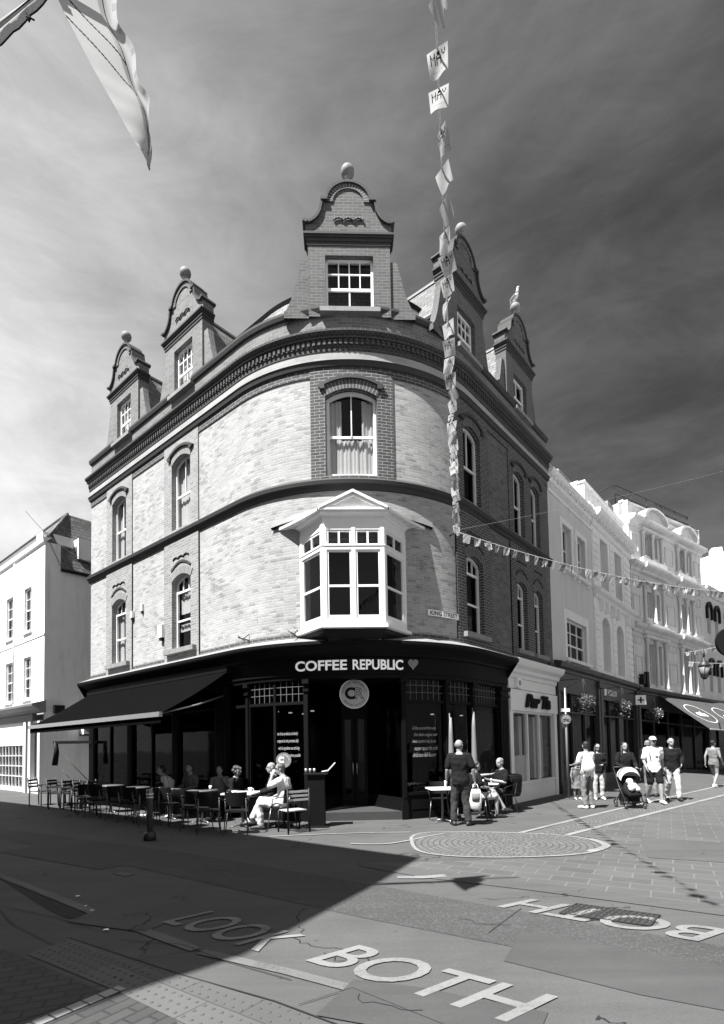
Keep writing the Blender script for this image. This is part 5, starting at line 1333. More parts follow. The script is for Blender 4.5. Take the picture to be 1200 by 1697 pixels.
ribbon('white_edging', chaikin([(-.55, 9.55), (.3, 9.3), (.75, 9.6), (1.2, 10.1), (1.7, 10.45)], 2, False), .06, .015, 'line_white')
ribbon('white_edging', [(2.96, 10.29), (6.58, 13.81), (13.66, 20.44), (24, 31)], .10, .012, 'line_white'); ribbon('white_edging', [(3.72, 9.96), (11.12, 16.66), (26, 30.5)], .12, .012, 'line_white')
# channel of setts between the two lines, arched rows
m = MB(); P0, P1 = Vector((3.3, 10.1)), Vector((13.7, 19.8)); d = (P1-P0).normalized(); n_ = Vector((-d.y, d.x)); LL = 22; 
ns, nt2 = 220, 10
for i in range(ns):
    for j in range(nt2):
        def w_(s): return .22+.068*min(s, 14)*.9
        uvs = []; pts_ = []
        for (ii, jj) in ((i, j), (i+1, j), (i+1, j+1), (i, j+1)):
            s = LL*ii/ns; t = (jj/nt2-.5)*2; W = min(.62, .28+.05*s)
            p = P0+d*s+n_*(t*W); pts_.append((p.x, p.y, .006)); uvs.append((t*W*1.1, s+.55*t*t))
        m.face(pts_, 0, uvs)
o = m.build('sett_channel', 'setts'); o['kind'] = 'structure'
# near-left tactile paving, blocks and kerb line
sheet('dark_block_paving', [(-6.5, 7.8), (-3.4, 4.9), (-2.79, 4.5), (-1.85, 3.86), (-2.35, 3.3), (-4, 1.5), (-9, 2)], .004, 'dark_setts', .35)
sheet('dark_block_paving', [(-1.72, 3.86), (-1.2, 3.45), (-.9, 3.0), (-2.0, 2.2), (-2.25, 3.3)], .004, 'dark_setts', 1.0)
ribbon('block_edging', [(-1.75, 3.93), (-2.0, 3.55), (-2.6, 2.6)], .10, .010, 'block_line')
tp = [(-2.85, 4.6), (-2.68, 4.95), (-1.38, 4.12), (-.62, 3.66), (.1, 3.12), (-.25, 2.75), (-1.15, 3.42), (-1.77, 3.88)]
sheet('tactile_paving', tp, .006, 'paving', RA)
tac = MB(); ind = inpoly(tp); dx = Vector((cos(RA), sin(RA))); dy = Vector((-dx.y, dx.x))
for i in range(-30, 30):
    for j in range(-12, 12):
        p = Vector((-1.3, 3.9))+dx*(i*.085)+dy*(j*.085)
        if ind(p.x, p.y) and ind(p.x+.03, p.y) and ind(p.x, p.y-.03): tac.lathe([(.015, .006), (.011, .0095), (0, .010)], (p.x, p.y, 0), 7)
o = tac.build('tactile_studs', 'concrete'); o['kind'] = 'stuff'
ribbon('slab_joint', [(-2.7, 4.97), (-1.4, 4.13), (-.62, 3.68), (.2, 3.08)], .012, .010, 'road_patch', seed=5)
for k, pts_ in enumerate(([(-2.2, 4.9), (-1.6, 4.75), (-1.1, 4.35), (-.55, 4.0)], [(-1.86, 4.42), (-1.45, 4.6)], [(-.45, 3.62), (-.1, 3.85), (.5, 3.3)], [(1.1, 4.9), (1.6, 5.6)], [(-4.2, 6.1), (-3.2, 5.6), (-2.6, 5.2)], [(-4.6, 6.6), (-3.5, 5.4), (-2.75, 4.8)])):
    ribbon('slab_joint', pts_, .008, .011+.0005*k, 'road_patch', seed=6+k)
for k, (cx, cy, w_, h_, mt) in enumerate(((-.9, 6.6, .8, .35, 'road_patch2'), (2.0, 4.1, .9, .4, 'road_patch2'), (-4.8, 8.9, 1.4, .5, 'road_patch2'), (5.6, 8.2, 1.3, .9, 'concrete'), (-2.4, 3.9+1.6, .5, .3, 'concrete'), (.4, 5.9-2.4, .7, .3, 'road_patch2'))):
    a_ = RA+.05*k; dx_, dy_ = Vector((cos(a_), sin(a_))), Vector((-sin(a_), cos(a_))); rr = random.Random(40+k); c_ = Vector((cx, cy))
    sheet('road_repair', [tuple(c_+dx_*w_*sx*rr.uniform(.9, 1.1)+dy_*h_*sy*rr.uniform(.8, 1.1)) for sx, sy in ((-1, -1), (.1, -1.05), (1, -1), (1.05, .9), (-.2, 1), (-1, .95))], .0092+.0003*k, mt)
# road lettering
def ground_text(txt, BL, BR, UP, name, label, z=.014):
    vs, fs = text_mesh(txt, 1.0, .012)
    x0, x1 = min(v.x for v in vs), max(v.x for v in vs); y0, y1 = min(v.y for v in vs), max(v.y for v in vs)
    BL, BR, UP = Vector(BL), Vector(BR), Vector(UP); m = MB()
    o_ = []
    for v in vs:
        p = BL+(BR-BL)*((v.x-x0)/(x1-x0))+UP*((v.y-y0)/(y1-y0)); o_.append((p.x, p.y, z))
    m.mesh_in(o_, fs, 0, False); o = m.build(name, 'worn_white'); o['kind'] = 'structure'; return o
ground_text('LOOK', (-2.01, 5.36), (-.90, 4.54), (.40, .34), 'road_lettering', '')
ground_text('BOTH', (-.49, 4.34), (.84, 3.34), (.44, .32), 'road_lettering', '')
ground_text('BOTH', (3.25, 4.86), (1.82, 5.93), (-.46, -.26), 'road_lettering', '')
ground_text('LOOK', (4.9, 3.7), (3.75, 4.5), (-.46, -.26), 'road_lettering', '')
ground_text('LOOK', (4.9, 3.7), (3.75, 4.5), (-.46, -.26), 'road_lettering', '')
bpy.data.objects.remove(bpy.data.objects['road_lettering.004'])
ribbon('road_lettering', [(.42, 7.0), (.75, 6.98), (1.05, 7.05)], .13, .012, 'worn_white', seed=21)
for k, (x0, y0, L_, a_) in enumerate(((-.75, 4.9, .8, -1.2), (-.35, 4.5, .7, -.5), (-.05, 3.75, .6, -.9), (-1.2, 5.3, .5, -.3), (-2.2, 6.2, .5, 1.1), (.9, 5.3, .6, .2))):
    rr = random.Random(70+k); p = Vector((x0, y0)); pts_ = [tuple(p)]; n_k = int(L_/.07)
    for i in range(n_k): a_ = .6*a_+.4*RA+rr.uniform(-1.1, 1.1); p = p+Vector((cos(a_), sin(a_)))*.07; pts_.append(tuple(p))
    ribbon('road_crack', pts_, .008, .0135+.0003*k, 'road_patch', seed=80+k)
# manhole and drain
MH = empty('manhole_cover', (2.4, 5.35, .012), 'diamond-plate iron access cover with worn painted letters across it', 'manhole cover')
mh = [(1.93, 5.42), (2.22, 5.72), (2.86, 5.30), (2.60, 5.0)]; m = MB(); m.face([(x, y, .012) for x, y in mh]); m.build('plate', 'manhole', MH)
m = MB(); ind = inpoly(mh); q1, q2, q3 = Vector(mh[0]), Vector(mh[1]), Vector(mh[3]); 
for i in range(9):
    for j in range(15):
        p = q1+(q2-q1)*((i+.5)/9)+(q3-q1)*((j+.5)/15); t = RA+(pi/4 if (i+j) % 2 else -pi/4)
        m.box((p.x, p.y, .015), (.035, .013, .006), Matrix.Rotation(t, 3, 'Z'))
m.build('tread_pattern', 'road_dark', MH)
m = MB()
for p, q in zip(mh, mh[1:]+mh[:1]): m.tube([(p[0], p[1], .012), (q[0], q[1], .012)], .009, 5)
m.build('frame', 'road_patch', MH)
ar_ = MB(); vs, fs = text_mesh('O', 1.0, .012); y0, y1 = min(v.y for v in vs), max(v.y for v in vs); x0, x1 = min(v.x for v in vs), max(v.x for v in vs)
m = MB(); m.box((-3.3, 7.45, .009), (.30, .14, .006), Matrix.Rotation(RA, 3, 'Z')); o = m.build('drain_cover', 'manhole', None, (-3.3, 7.45, .009)); tag(o, 'small dark rectangular drain cover in the shaded road', 'drain cover')
# litter / leaves on the left
for k, (x, y) in enumerate(((-3.35, 6.35), (-3.05, 5.95), (-2.45, 5.15), (-2.9, 5.78))):
    m = MB(); rr = random.Random(k); m.face([(x+.03*cos(a)*rr.uniform(.5, 1.2), y+.03*sin(a)*rr.uniform(.5, 1.2), .012+rr.uniform(0, .012)) for a in (0, 1.2, 2.4, 3.6, 5)]); o = m.build('litter_scrap', 'sign_white', None, (x, y, .01)); tag(o, 'tiny pale scrap of paper lying on the shaded tarmac at the lower left', 'litter', 'scraps of litter by the kerb')
# ================================================================ STREET OBJECTS
def P3(x, y, z=0): return Vector((x, y, z))
# --- bistro chair (dark shell on pale legs), tables
def chair_metal(name, label, group=None):
    r = empty(name, (0, 0, 0), label, 'chair', group)
    m = local(); n = 8; vs = []
    m.prism([(-.21, -.21, .44), (.21, -.21, .44), (.22, .10, .44), (.16, .21, .44), (-.16, .21, .44), (-.22, .10, .44)], (0, 0, .03)); m.build('seat', 'chair_black', r)
    m = local()
    for i in range(n):
        a0, a1 = -1.15+2.3*i/n, -1.15+2.3*(i+1)/n
        f = lambda a, z: (.23*sin(a)*(1+.1*(z-.44)), -.20+(.14*(1-cos(a)))-.13*(z-.44)*1.0, z)
        m.face([f(a0, .56), f(a1, .56), f(a1, .84), f(a0, .84)]); g2 = lambda a, z: (f(a, z)[0]*.94, f(a, z)[1]+.018, z)
        m.face([g2(a1, .56), g2(a0, .56), g2(a0, .84), g2(a1, .84)]); m.face([f(a0, .84), f(a1, .84), g2(a1, .84), g2(a0, .84)]); m.face([f(a0, .56), f(a1, .56), g2(a1, .56), g2(a0, .56)])
    m.build('backrest', 'chair_black', r)
    for sx in (-1, 1):
        m = local(); m.tube([(sx*.20, -.26, .72), (sx*.20, -.20, .45), (sx*.23, -.26, 0)], .011, 6); m.build('leg', 'chrome_dull', r)
        m = local(); m.tube([(sx*.18, .16, .45), (sx*.23, .23, 0)], .011, 6); m.build('leg', 'chrome_dull', r)
        m = local(); m.tube([(sx*.20, -.27, .70), (sx*.25, -.05, .68), (sx*.24, .10, .64), (sx*.19, .15, .46)], .012, 6); m.build('armrest', 'chair_black', r)
    return r
gmat('chair_black', 0.007, .6, .2, 8, spec=.2)
gmat('chrome_dull', 0.16, .35, .1, 8, metal=.7)
gmat('wood_dark', 0.02, .6, .3, 12)
gmat('wood_light', 0.42, .6, .2, 12)
gmat('table_white', 0.72, .4, .05, 8)
gmat('table_dark', 0.10, .35, .1, 8)
gmat('iron', 0.03, .5, .2, 8, metal=.3)
def chair_wood(name, label, group=None):
    r = empty(name, (0, 0, 0), label, 'chair', group)
    for i in range(5):
        m = local(); m.box((0, -.17+.085*i, .45), (.42, .07, .02)); m.build('seat_slat', 'wood_dark', r) if False else None
    m = local()
    for i in range(5): m.box((0, -.17+.085*i, .45), (.42, .07, .02))
    m.build('seat', 'wood_dark', r)
    m = local(); 
    for i in range(3): m.box((0, -.23-.015*i, .60+.10*i), (.40, .018, .06))
    m.build('backrest', 'wood_dark', r)
    for sx in (-1, 1):
        m = local(); m.tube([(sx*.22, -.20, 0), (sx*.21, -.21, .45), (sx*.21, -.27, .88)], .019, 6); m.build('leg', 'wood_dark', r)
        m = local(); m.tube([(sx*.22, .20, 0), (sx*.22, .19, .62)], .019, 6); m.build('leg', 'wood_dark', r)
        m = local(); m.box((sx*.22, -.02, .635), (.05, .48, .025)); m.build('armrest', 'wood_dark', r)
    return r
def table(name, label, top='table_white', rnd=False, group=None, size=.7):
    r = empty(name, (0, 0, 0), label, 'table', group)
    m = local()
    if rnd: m.lathe([(0, .72), (size/2, .72), (size/2+.01, .735), (size/2, .75), (0, .75)], (0, 0, 0), 28)
    else: m.box((0, 0, .735), (size, size, .03))
    m.build('table_top', top, r)
    m = local(); m.lathe([(.03, .02), (.026, .3), (.026, .70), (.08, .72)], (0, 0, 0), 12); m.build('pedestal', 'chrome_dull', r)
    for k in range(4):
        a = pi/4+k*pi/2; m = local(); m.tube([(0, 0, .06), (.18*cos(a), .18*sin(a), .035), (.30*cos(a), .30*sin(a), .015)], [.025, .018, .014], 6, sq=.6); m.build('foot', 'chrome_dull', r)
    return r
def place(o, x, y, rz=0, z=0): o.location = (x, y, z); o.rotation_euler = (0, 0, rz); return o
def dupl(o, x, y, rz=0, label=None, z=0):
    c = copy_tree(o); place(c, x, y, rz, z)
    if label: c['label'] = label
    return c
GCH = 'dark cafe chairs under the awning'
C0 = chair_metal('cafe_chair', 'dark cafe chair with pale metal legs in front of the lit white table', GCH)
place(C0, -2.55, 10.85, radians(10))
# dark chairs (rest of them under the awning): (x, y, facing, label)
chs = [(-3.15, 11.0, .3, 'dark cafe chair left of the lit white table, its back to the road'), (-3.9, 11.9, -.6, 'dark cafe chair directly behind the metal bollard'), (-3.5, 11.4, -.5, 'dark cafe chair half a step left of the lit white table'),
 (-4.5, 12.5, -.4, 'dark cafe chair second behind the bollard, under the awning'), (-4.9, 12.3, .5, 'dark cafe chair just left of the bollard'), (-5.5, 12.9, -.3, 'dark cafe chair in the shade, third left of the bollard'),
 (-6.1, 13.4, .3, 'dark cafe chair in the middle of the awning row, back to the road'), (-6.8, 13.9, -.2, 'dark cafe chair right of the wooden chairs in deep shade'), (-7.3, 14.3, .4, 'dark cafe chair touching the end of the wooden chair row'),
 (-3.4, 13.3, 3.0, 'dark cafe chair by the pilaster, facing the road'), (-4.3, 13.9, 2.8, 'dark cafe chair against the shop window behind the shaded round table'), (-5.3, 14.5, 2.7, 'dark cafe chair against the glass near the white-shirted sitter')]
for x, y, a, lb in chs: dupl(C0, x, y, a, lb)
TW = place(table('cafe_table', 'bright white square cafe table in full sun beside the two seated men', group='cafe tables along the left shopfront'), -2.62, 11.75, radians(-12))
TD0 = table('cafe_table', 'dark-topped round cafe table holding a paper cup, left of the sunlit white one', 'table_dark', True, 'cafe tables along the left shopfront'); place(TD0, -3.75, 12.6)
for x, y, lb in ((-4.75, 13.3, 'shaded round cafe table behind the bollard'), (-5.9, 14.0, 'shaded round cafe table in the middle of the awning'), (-7.0, 15.0, 'shaded round cafe table near the wooden chairs')): dupl(TD0, x, y, 0, lb)
GW = 'dark wooden armchairs at the far left tables'
W0 = chair_wood('wooden_armchair', 'dark wooden armchair at the far left end, seen side-on against the pale wall', GW); place(W0, -10.35, 17.3, radians(-95))
for x, y, a, lb in ((-9.5, 16.85, -1.75, 'second dark wooden armchair from the left end of the row'), (-9.1, 16.2, 1.4, 'third dark wooden armchair from the left, facing left'), (-8.6, 16.1, -1.6, 'fourth dark wooden armchair from the left, against the pale wall'), (-8.1, 15.6, 1.5, 'fifth dark wooden armchair, in front of the thin dark post'), (-7.8, 15.2, -1.5, 'sixth dark wooden armchair, at the edge of the deep shade')): dupl(W0, x, y, a, lb)
tw = table('wooden_table', 'low dark wooden table between the far left armchairs', 'wood_dark', False, size=.75); place(tw, -9.6, 17.4, .2)
tw2 = dupl(tw, -8.75, 16.9, .2, 'dark wooden table between the third and fifth armchairs from the left')
# slatted sunlit chair by the door
SCH = empty('slatted_chair', (-1.42, 10.95, 0), 'metal-framed slatted chair with sunlit back slats right of the two seated men', 'chair')
m = local()
for z in (.66, .74, .82): m.box((0, -.21, z), (.46, .02, .045))
m.build('backrest', 'wood_light', SCH)
m = local()
for y in (-.15, -.07, .01, .09, .17): m.box((0, y, .44), (.44, .055, .02))
m.build('seat', 'wood_light', SCH)
for sx in (-1, 1):
    m = local(); m.tube([(sx*.24, -.24, 0), (sx*.24, -.22, .88)], .018, 6); m.build('leg', 'black_paint', SCH)
    m = local(); m.tube([(sx*.24, .20, 0), (sx*.24, .18, .44)], .018, 6); m.build('leg', 'black_paint', SCH)
SCH.rotation_euler = (0, 0, radians(35))
# cup, mug and bag on tables
def cup(name, loc, label, r=.035, h=.10, mat='table_white', handle=False, cat='cup'):
    m = MB(); x, y, z = loc; m.lathe([(r*.75, z), (r, z+h), (r*.9, z+h), (r*.68, z+.01), (0, z+.01)], (x, y, 0), 14)
    o = m.build(name, mat, None, loc); tag(o, label, cat)
    if handle:
        g_ = MB(); g_.tube([(x+r*.9, y, z+h*.8), (x+r*1.7, y, z+h*.7), (x+r*1.6, y, z+h*.3), (x+r*.8, y, z+h*.2)], .007, 6); g_.build('handle', mat, o)
    return o
cup('coffee_mug', (-2.45, 11.70, .75), 'white coffee mug on the sunlit white table', .045, .10, handle=True)
cup('paper_cup', (-3.55, 12.55, .75), 'white paper cup on the shaded round table left of the men')
def soft(name, loc, size, label, cat, mat, seed=0, parent=None):
    m = MB(); m.ball(loc, size, 16); 
    for i, v in enumerate(m.v):
        d = noise.noise(Vector(v)*9+Vector((seed, 0, 0)))*.25; c = Vector(loc); q = Vector(v)-c; m.v[i] = tuple(c+q*(1+d))
    o = m.build(name, mat, parent, None if parent else loc)
    if not parent: tag(o, label, cat)
    return o
soft('flat_cap', (-2.85, 11.68, .79), (.12, .09, .045), 'dark cap lying on the white sunlit table', 'cap', 'chair_black', 3)
cup('ashtray', (-2.75, 11.52, .75), 'pale crumpled napkin bowl on the white table', .06, .05)
# host stand by the door with menus, round sign on a pole
HS = empty('host_stand', (-1.0, 11.6, 0), 'black cafe lectern beside the dark doorway with a white menu sheet tilted on top', 'lectern')
m = MB(); m.box((-1.0, 11.6, .02), (.50, .40, .03)); m.build('base', 'black_paint', HS)
m = MB(); m.box((-1.0, 11.6, .57), (.36, .28, 1.08)); m.build('cabinet', 'shop_black', HS)
m = MB(); m.box((-1.0, 11.6, 1.13), (.50, .38, .03)); m.build('top', 'black_paint', HS)
m = MB(); m.prism([(-.88, 11.5, 1.17), (-.74, 11.5, 1.19), (-.58, 11.5, 1.36), (-.60, 11.5, 1.37), (-.75, 11.5, 1.21), (-.88, 11.5, 1.19)], (0, .03, 0)); m.build('menu_sheet', 'sign_white', HS)
for i in range(3):
    x = -1.22+.09*i; cup('glass_jar', (x, 11.56, 1.145), ('leftmost', 'middle', 'rightmost')[i]+' of three small clear jars on top of the cafe lectern', .03, .10, 'metal_grey', cat='jar')
PS = empty('pole_sign', (-1.72, 11.9, 0), 'grey round sign with a white letter C on a pole behind the seated men', 'sign')
FP = Frame((-1.72, 11.75), (1, 0)); m = MB(); disc(m, FP, 0, .03, 1.43, .165, .04); ring(m, FP, 0, .034, 1.43, .15, .165); m.build('sign_disc', 'sign_grey', PS)
vs, fs = text_mesh('C', .17, .012); m = MB(); m.mesh_in([FP(-.05+v.x, .036, 1.43+v.y) for v in vs], fs, 0, False); m.build('letter', 'letter_white', PS)
vs, fs = text_mesh('R', .17, .003); m = MB(); m.mesh_in([FP(.05+v.x, .036, 1.43+v.y) for v in vs], fs, 0, False); m.build('letter', 'metal_grey', PS)
arctext('COFFEE REPUBLIC', FP, 0, .036, 1.43, .12, .035, 170, 10, PS, 'letter_white')
m = MB(); m.tube([(-1.72, 11.75, 0), (-1.72, 11.75, 1.3)], .015, 8); m.build('pole', 'black_paint', PS)
m = MB(); m.lathe([(.2, 0), (.2, .03), (.03, .05)], (-1.72, 11.75, 0), 16); m.build('base', 'black_paint', PS)
# bollard
BO = empty('bollard', (-4.03, 10.2, 0), 'slim grey metal bollard standing in the shade before the awning tables', 'bollard')
m = MB(); m.lathe([(.055, .05), (.052, .75), (.062, .78), (.062, .94), (.05, .96), (.0, .965)], (-4.03, 10.2, 0), 16); m.build('shaft', 'chrome_dull', BO)
m = MB(); m.lathe([(.11, 0), (.115, .08), (.10, .14), (.07, .17)], (-4.03, 10.2, 0), 16); m.build('base', 'iron', BO)
for z in (.80, .86): m = MB(); m.lathe([(.064, z), (.066, z+.01), (.064, z+.02)], (-4.03, 10.2, 0), 16); m.build('band', 'sign_white', BO)
# folded parasol arm at far left
WB = empty('folded_screen_frame', (-9.0, 18.0, 0), 'black horizontal arm on a post with rolled cloth and straps, left of the awning', 'parasol frame')
m = MB(); m.box((-9.9, 18.85, 2.02), (1.9, .09, .10), Matrix.Rotation(radians(-3), 3, 'Z')); m.build('arm', 'black_paint', WB)
m = MB(); m.tube([(-9.42, 18.85, 0), (-9.42, 18.85, 2.0)], .055, 8); m.build('post', 'black_paint', WB)
m = MB(); m.tube([(-10.78, 18.9, 2.05), (-10.74, 18.9, 1.7), (-10.80, 18.9, 1.22)], [.07, .085, .10], 10, sq=.7); m.build('rolled_cloth', 'chair_black', WB)
for q in ((-10.65, 18.9, 1.75, -9.55, 18.8, .65), (-10.7, 18.9, 1.25, -9.95, 18.8, .45)): m = MB(); m.tube([q[:3], q[3:]], .014, 6); m.build('strap', 'iron', WB)
m = MB(); m.box((-9.42, 18.85, .03), (.5, .5, .06)); m.build('base', 'iron', WB)
# --- right-hand tables
TR = place(table('cafe_table', 'small white square cafe table left of the standing man in black', size=.62), 1.75, 12.0, .1)
TR2 = place(table('cafe_table', 'round pale cafe table between the seated pair on the right', 'table_white', True, size=.66), 2.95, 13.1)
tc_ = MB(); tc_.prism([(1.93, 11.70, .76), (2.06, 11.70, .76), (2.03, 11.68, .08), (1.98, 11.68, .06)], (0, .015, 0)); o = tc_.build('white_cloth', 'table_white', None, (2, 11.7, .4)); tag(o, 'white cloth hanging from the table edge beside the man in black', 'cloth')
cup('bottle', (1.82, 11.95, .75), 'small white bottle on the table left of the man in black', .022, .16, cat='bottle'); cup('paper_cup', (2.88, 13.0, .75), 'white paper cup on the round table on the right', .035, .1)
cup('drinking_glass', (3.1, 13.05, .75), 'clear glass beside the paper cup on the right round table', .03, .12, 'metal_grey', cat='glass')
dupl(C0, 2.62, 12.35, radians(160), 'dark cafe chair holding the sitter hidden behind the man in black'); 
# second chair near white table end
dupl(C0, 1.75, 12.55, radians(175), 'dark cafe chair behind the white square table on the right, by the shop window')
c9 = dupl(C0, 3.45, 13.35, radians(110), 'dark cafe chair under the elderly man on the right')
TBc = empty('tub_armchair', (3.75, 13.9, 0), 'big black rounded armchair on splayed legs in front of the cream shopfront', 'armchair')
m = local(); nseg = 18; 
for i in range(nseg):
    a0, a1 = pi*.95*(-1+2*i/nseg), pi*.95*(-1+2*(i+1)/nseg)
    for (z0, z1, r0, r1) in ((.36, .46, .26, .32), (.46, .80, .32, .35), (.80, .90, .35, .33), (.90, .92, .33, .29)):
        f = lambda a, r, z: (r*sin(a)*1.0, -r*cos(a)*.9, z)
        m.face([f(a0, r0, z0), f(a1, r0, z0), f(a1, r1, z1), f(a0, r1, z1)], 0, None, True)
m.build('shell', 'chair_black', TBc)
m = local(); m.lathe([(0, .36), (.28, .37), (.30, .46), (.27, .50), (0, .50)], (0, 0, 0), 18); m.build('seat_cushion', 'chair_black', TBc)
for k in range(4):
    a = pi/4+k*pi/2; m = local(); m.tube([(.14*cos(a), .14*sin(a), .38), (.25*cos(a), .25*sin(a), 0)], .014, 6); m.build('leg', 'iron', TBc)
TBc.rotation_euler = (0, 0, radians(10))
# closed parasols/pale posts by the right window
for k, (x, y, z0, z1, lb) in enumerate(((2.12, 12.75, .9, 2.35, 'pale closed parasol leaning behind the man in black'), (2.75, 13.15, .9, 2.5, 'pale closed parasol right of the first, above the sitter in black'))):
    pr_ = empty('closed_parasol', (x, y, 0), lb, 'parasol')
    m = MB(); m.tube([(x, y, 0), (x-.04, y, z1+.1)], .018, 8); m.build('pole', 'chrome_dull', pr_)
    m = MB(); vs = []; m.lathe([(.03, z1), (.05, z1-.4), (.075, z0+.3), (.06, z0)], (x-.02, y, 0), 10); m.build('furled_cloth', 'mid_grey', pr_)
    m = MB(); m.box((x, y, .03), (.3, .3, .06)); m.build('base', 'iron', pr_)
# --- sign post with bicycle roundel
SPn = empty('sign_post', (6.3, 16.6, 0), 'slim pole carrying a round bicycle sign before the grey building', 'sign post')
FB = Frame((6.3, 16.6), (1, 0)); sx_ = 6.3
m = MB(); m.tube([(sx_, 16.6, 0), (sx_, 16.6, 3.4)], .035, 8); m.build('pole', 'metal_grey', SPn)
m = MB(); disc(m, FB, -.02, .06, 2.42, .17, .02); m.build('sign_face', 'sign_grey', SPn)
m = MB(); 
for x in (-.08, .06): ring(m, FB, x, .064, 2.39, .035, .048, 0, 16)
m.tube([FB(-.08, .066, 2.39), FB(-.03, .066, 2.46), FB(.06, .066, 2.39), FB(-.01, .066, 2.39), FB(-.03, .066, 2.46)], .006, 4); ring(m, FB, -.02, .064, 2.42, .15, .165, 0, 24); m.build('bicycle_symbol', 'sign_text_dark', SPn)
m = MB(); fbox(m, FB, -.16, .12, .02, .04, 2.66, 2.76, 0, False); m.build('sign_plate', 'sign_white', SPn)
# thin posts along the street front
def slimpost(p, h, lab):
    m = MB(); m.tube([(p.x, p.y, 0), (p.x, p.y, h)], .03, 8); m.lathe([(.05, 0), (.05, .5), (.03, .55)], (p.x, p.y, 0), 8)
    o = m.build('slim_post', 'mid_grey', None, (p.x, p.y, 0)); tag(o, lab, 'post')
slimpost(KS(13.2, .55, 0), 3.6, 'slim grey post behind the woman with the pram'); slimpost(KS(19.2, .5, 0), 3.6, 'slim grey post right of the man in the white cap')
# hanging baskets
gmat('leaf_dark', 0.035, .7, .5, 30); gmat('leaf_mid', 0.11, .7, .4, 30); gmat('flower_pale', 0.5, .7, .2, 30)
def basket(p, lab, seed, r=.36):
    rt = empty('hanging_basket', p, lab, 'hanging basket', None); rnd = random.Random(seed)
    m = MB(); m.lathe([(.0, p.z-.26), (.16, p.z-.2), (.22, p.z)], (p.x, p.y, 0), 12); m.build('bowl', 'iron', rt)
    m = MB()
    for i in range(900):
        v = Vector((rnd.gauss(0, 1), rnd.gauss(0, 1), rnd.gauss(0, 1))).normalized()*r*rnd.uniform(.45, 1.05); v.z = v.z*.75-.03*rnd.random(); 
        if rnd.random() < .15: v.z -= .2
        c = p+v; a = Vector((rnd.uniform(-1, 1), rnd.uniform(-1, 1), rnd.uniform(-1, 1))).normalized()*.035; b = a.orthogonal().normalized()*.022
        m.face([c-a, c-b, c+a, c+b], 0 if rnd.random() < .75 else (1 if rnd.random() < .8 else 2))
    m.build('foliage', ['leaf_dark', 'leaf_mid', 'flower_pale'], rt)
    m = MB(); top_ = p+Vector((0, 0, .75))
    for k in range(3): m.tube([(p.x+.2*cos(k*2.1), p.y+.2*sin(k*2.1), p.z), top_], .006, 4)
    m.build('chain', 'iron', rt)
    m = MB(); w = p-Vector((KS.n.x, KS.n.y, 0))*.9; m.tube([top_, (w.x, w.y, top_.z)], .014, 6); m.tube([(top_.x, top_.y, top_.z), (w.x, w.y, top_.z-.45)], .01, 5); m.build('bracket', 'iron', rt)
basket(KS(9.9, .92, 3.05), 'dark hanging flower basket nearest the cream shopfront', 1); basket(KS(14.5, .92, 3.1), 'hanging flower basket beside the second dark shopfront', 2); basket(KS(19.8, .95, 3.0), 'hanging flower basket at the left end of the grey street awning', 3, .4)
# shop fascia signs on the dark shops
S1 = empty('projecting_sign', KS(19.2, .8, 3.5), 'small square white sign with a dark cross projecting above the hanging baskets', 'sign')
FX = Frame(KS(18.75, .45, 0).xy, (1, -.05)); m = MB(); fbox(m, FX, -.05, .42, 0, .05, 3.38, 3.82, 0, False); m.build('panel', 'sign_white', S1)
m = MB(); fbox(m, FX, .15, .22, .05, .06, 3.46, 3.74, 0, False); fbox(m, FX, .05, .32, .05, .061, 3.57, 3.63, 0, False); m.build('cross', 'sign_text_dark', S1)
m = MB(); m.tube([FX(.18, .02, 3.9), KS(19.0, 0, 3.95)], .02, 6); m.build('arm', 'iron', S1)
wrap_text('VOLKOV', KS, 15.6, 17.0, 3.78, .26, .095, 'fascia_lettering', 'letter_white', Bb, bold=.02)
m = MB(); fbox(m, KS, 15.15, 15.45, .085, .10, 3.62, 3.92, 0, False); m.build('fascia_logo', 'letter_white', Bb)
wrap_text('SALE', KS, 10.4, 10.95, 2.35, .3, -.02, 'window_poster', 'metal_grey', A, bold=.02)
# mannequins-like pale displays / posters in dark shop windows
for (s_, z0, z1, w, F_, rt) in ((9.95+.15, 1.9, 2.15, .22, KS, A), (11.9, 2.0, 2.3, .3, KS, A), (12.6, 1.0, 2.2, .10, KS, A), (16.2, 1.1, 2.3, .08, KS, Bb), (17.1, 1.7, 2.1, .3, KS, Bb), (18.6, 1.2, 2.5, .12, KS, Bb), (1.6, 2.0, 2.4, .3, CF, Cc), (3.4, 1.8, 2.6, .4, CF, Cc)):
    m = MB(); fbox(m, F_, s_, s_+w, -.12, -.10, z0, z1, 0, False); m.build('window_poster', 'sign_grey', rt)
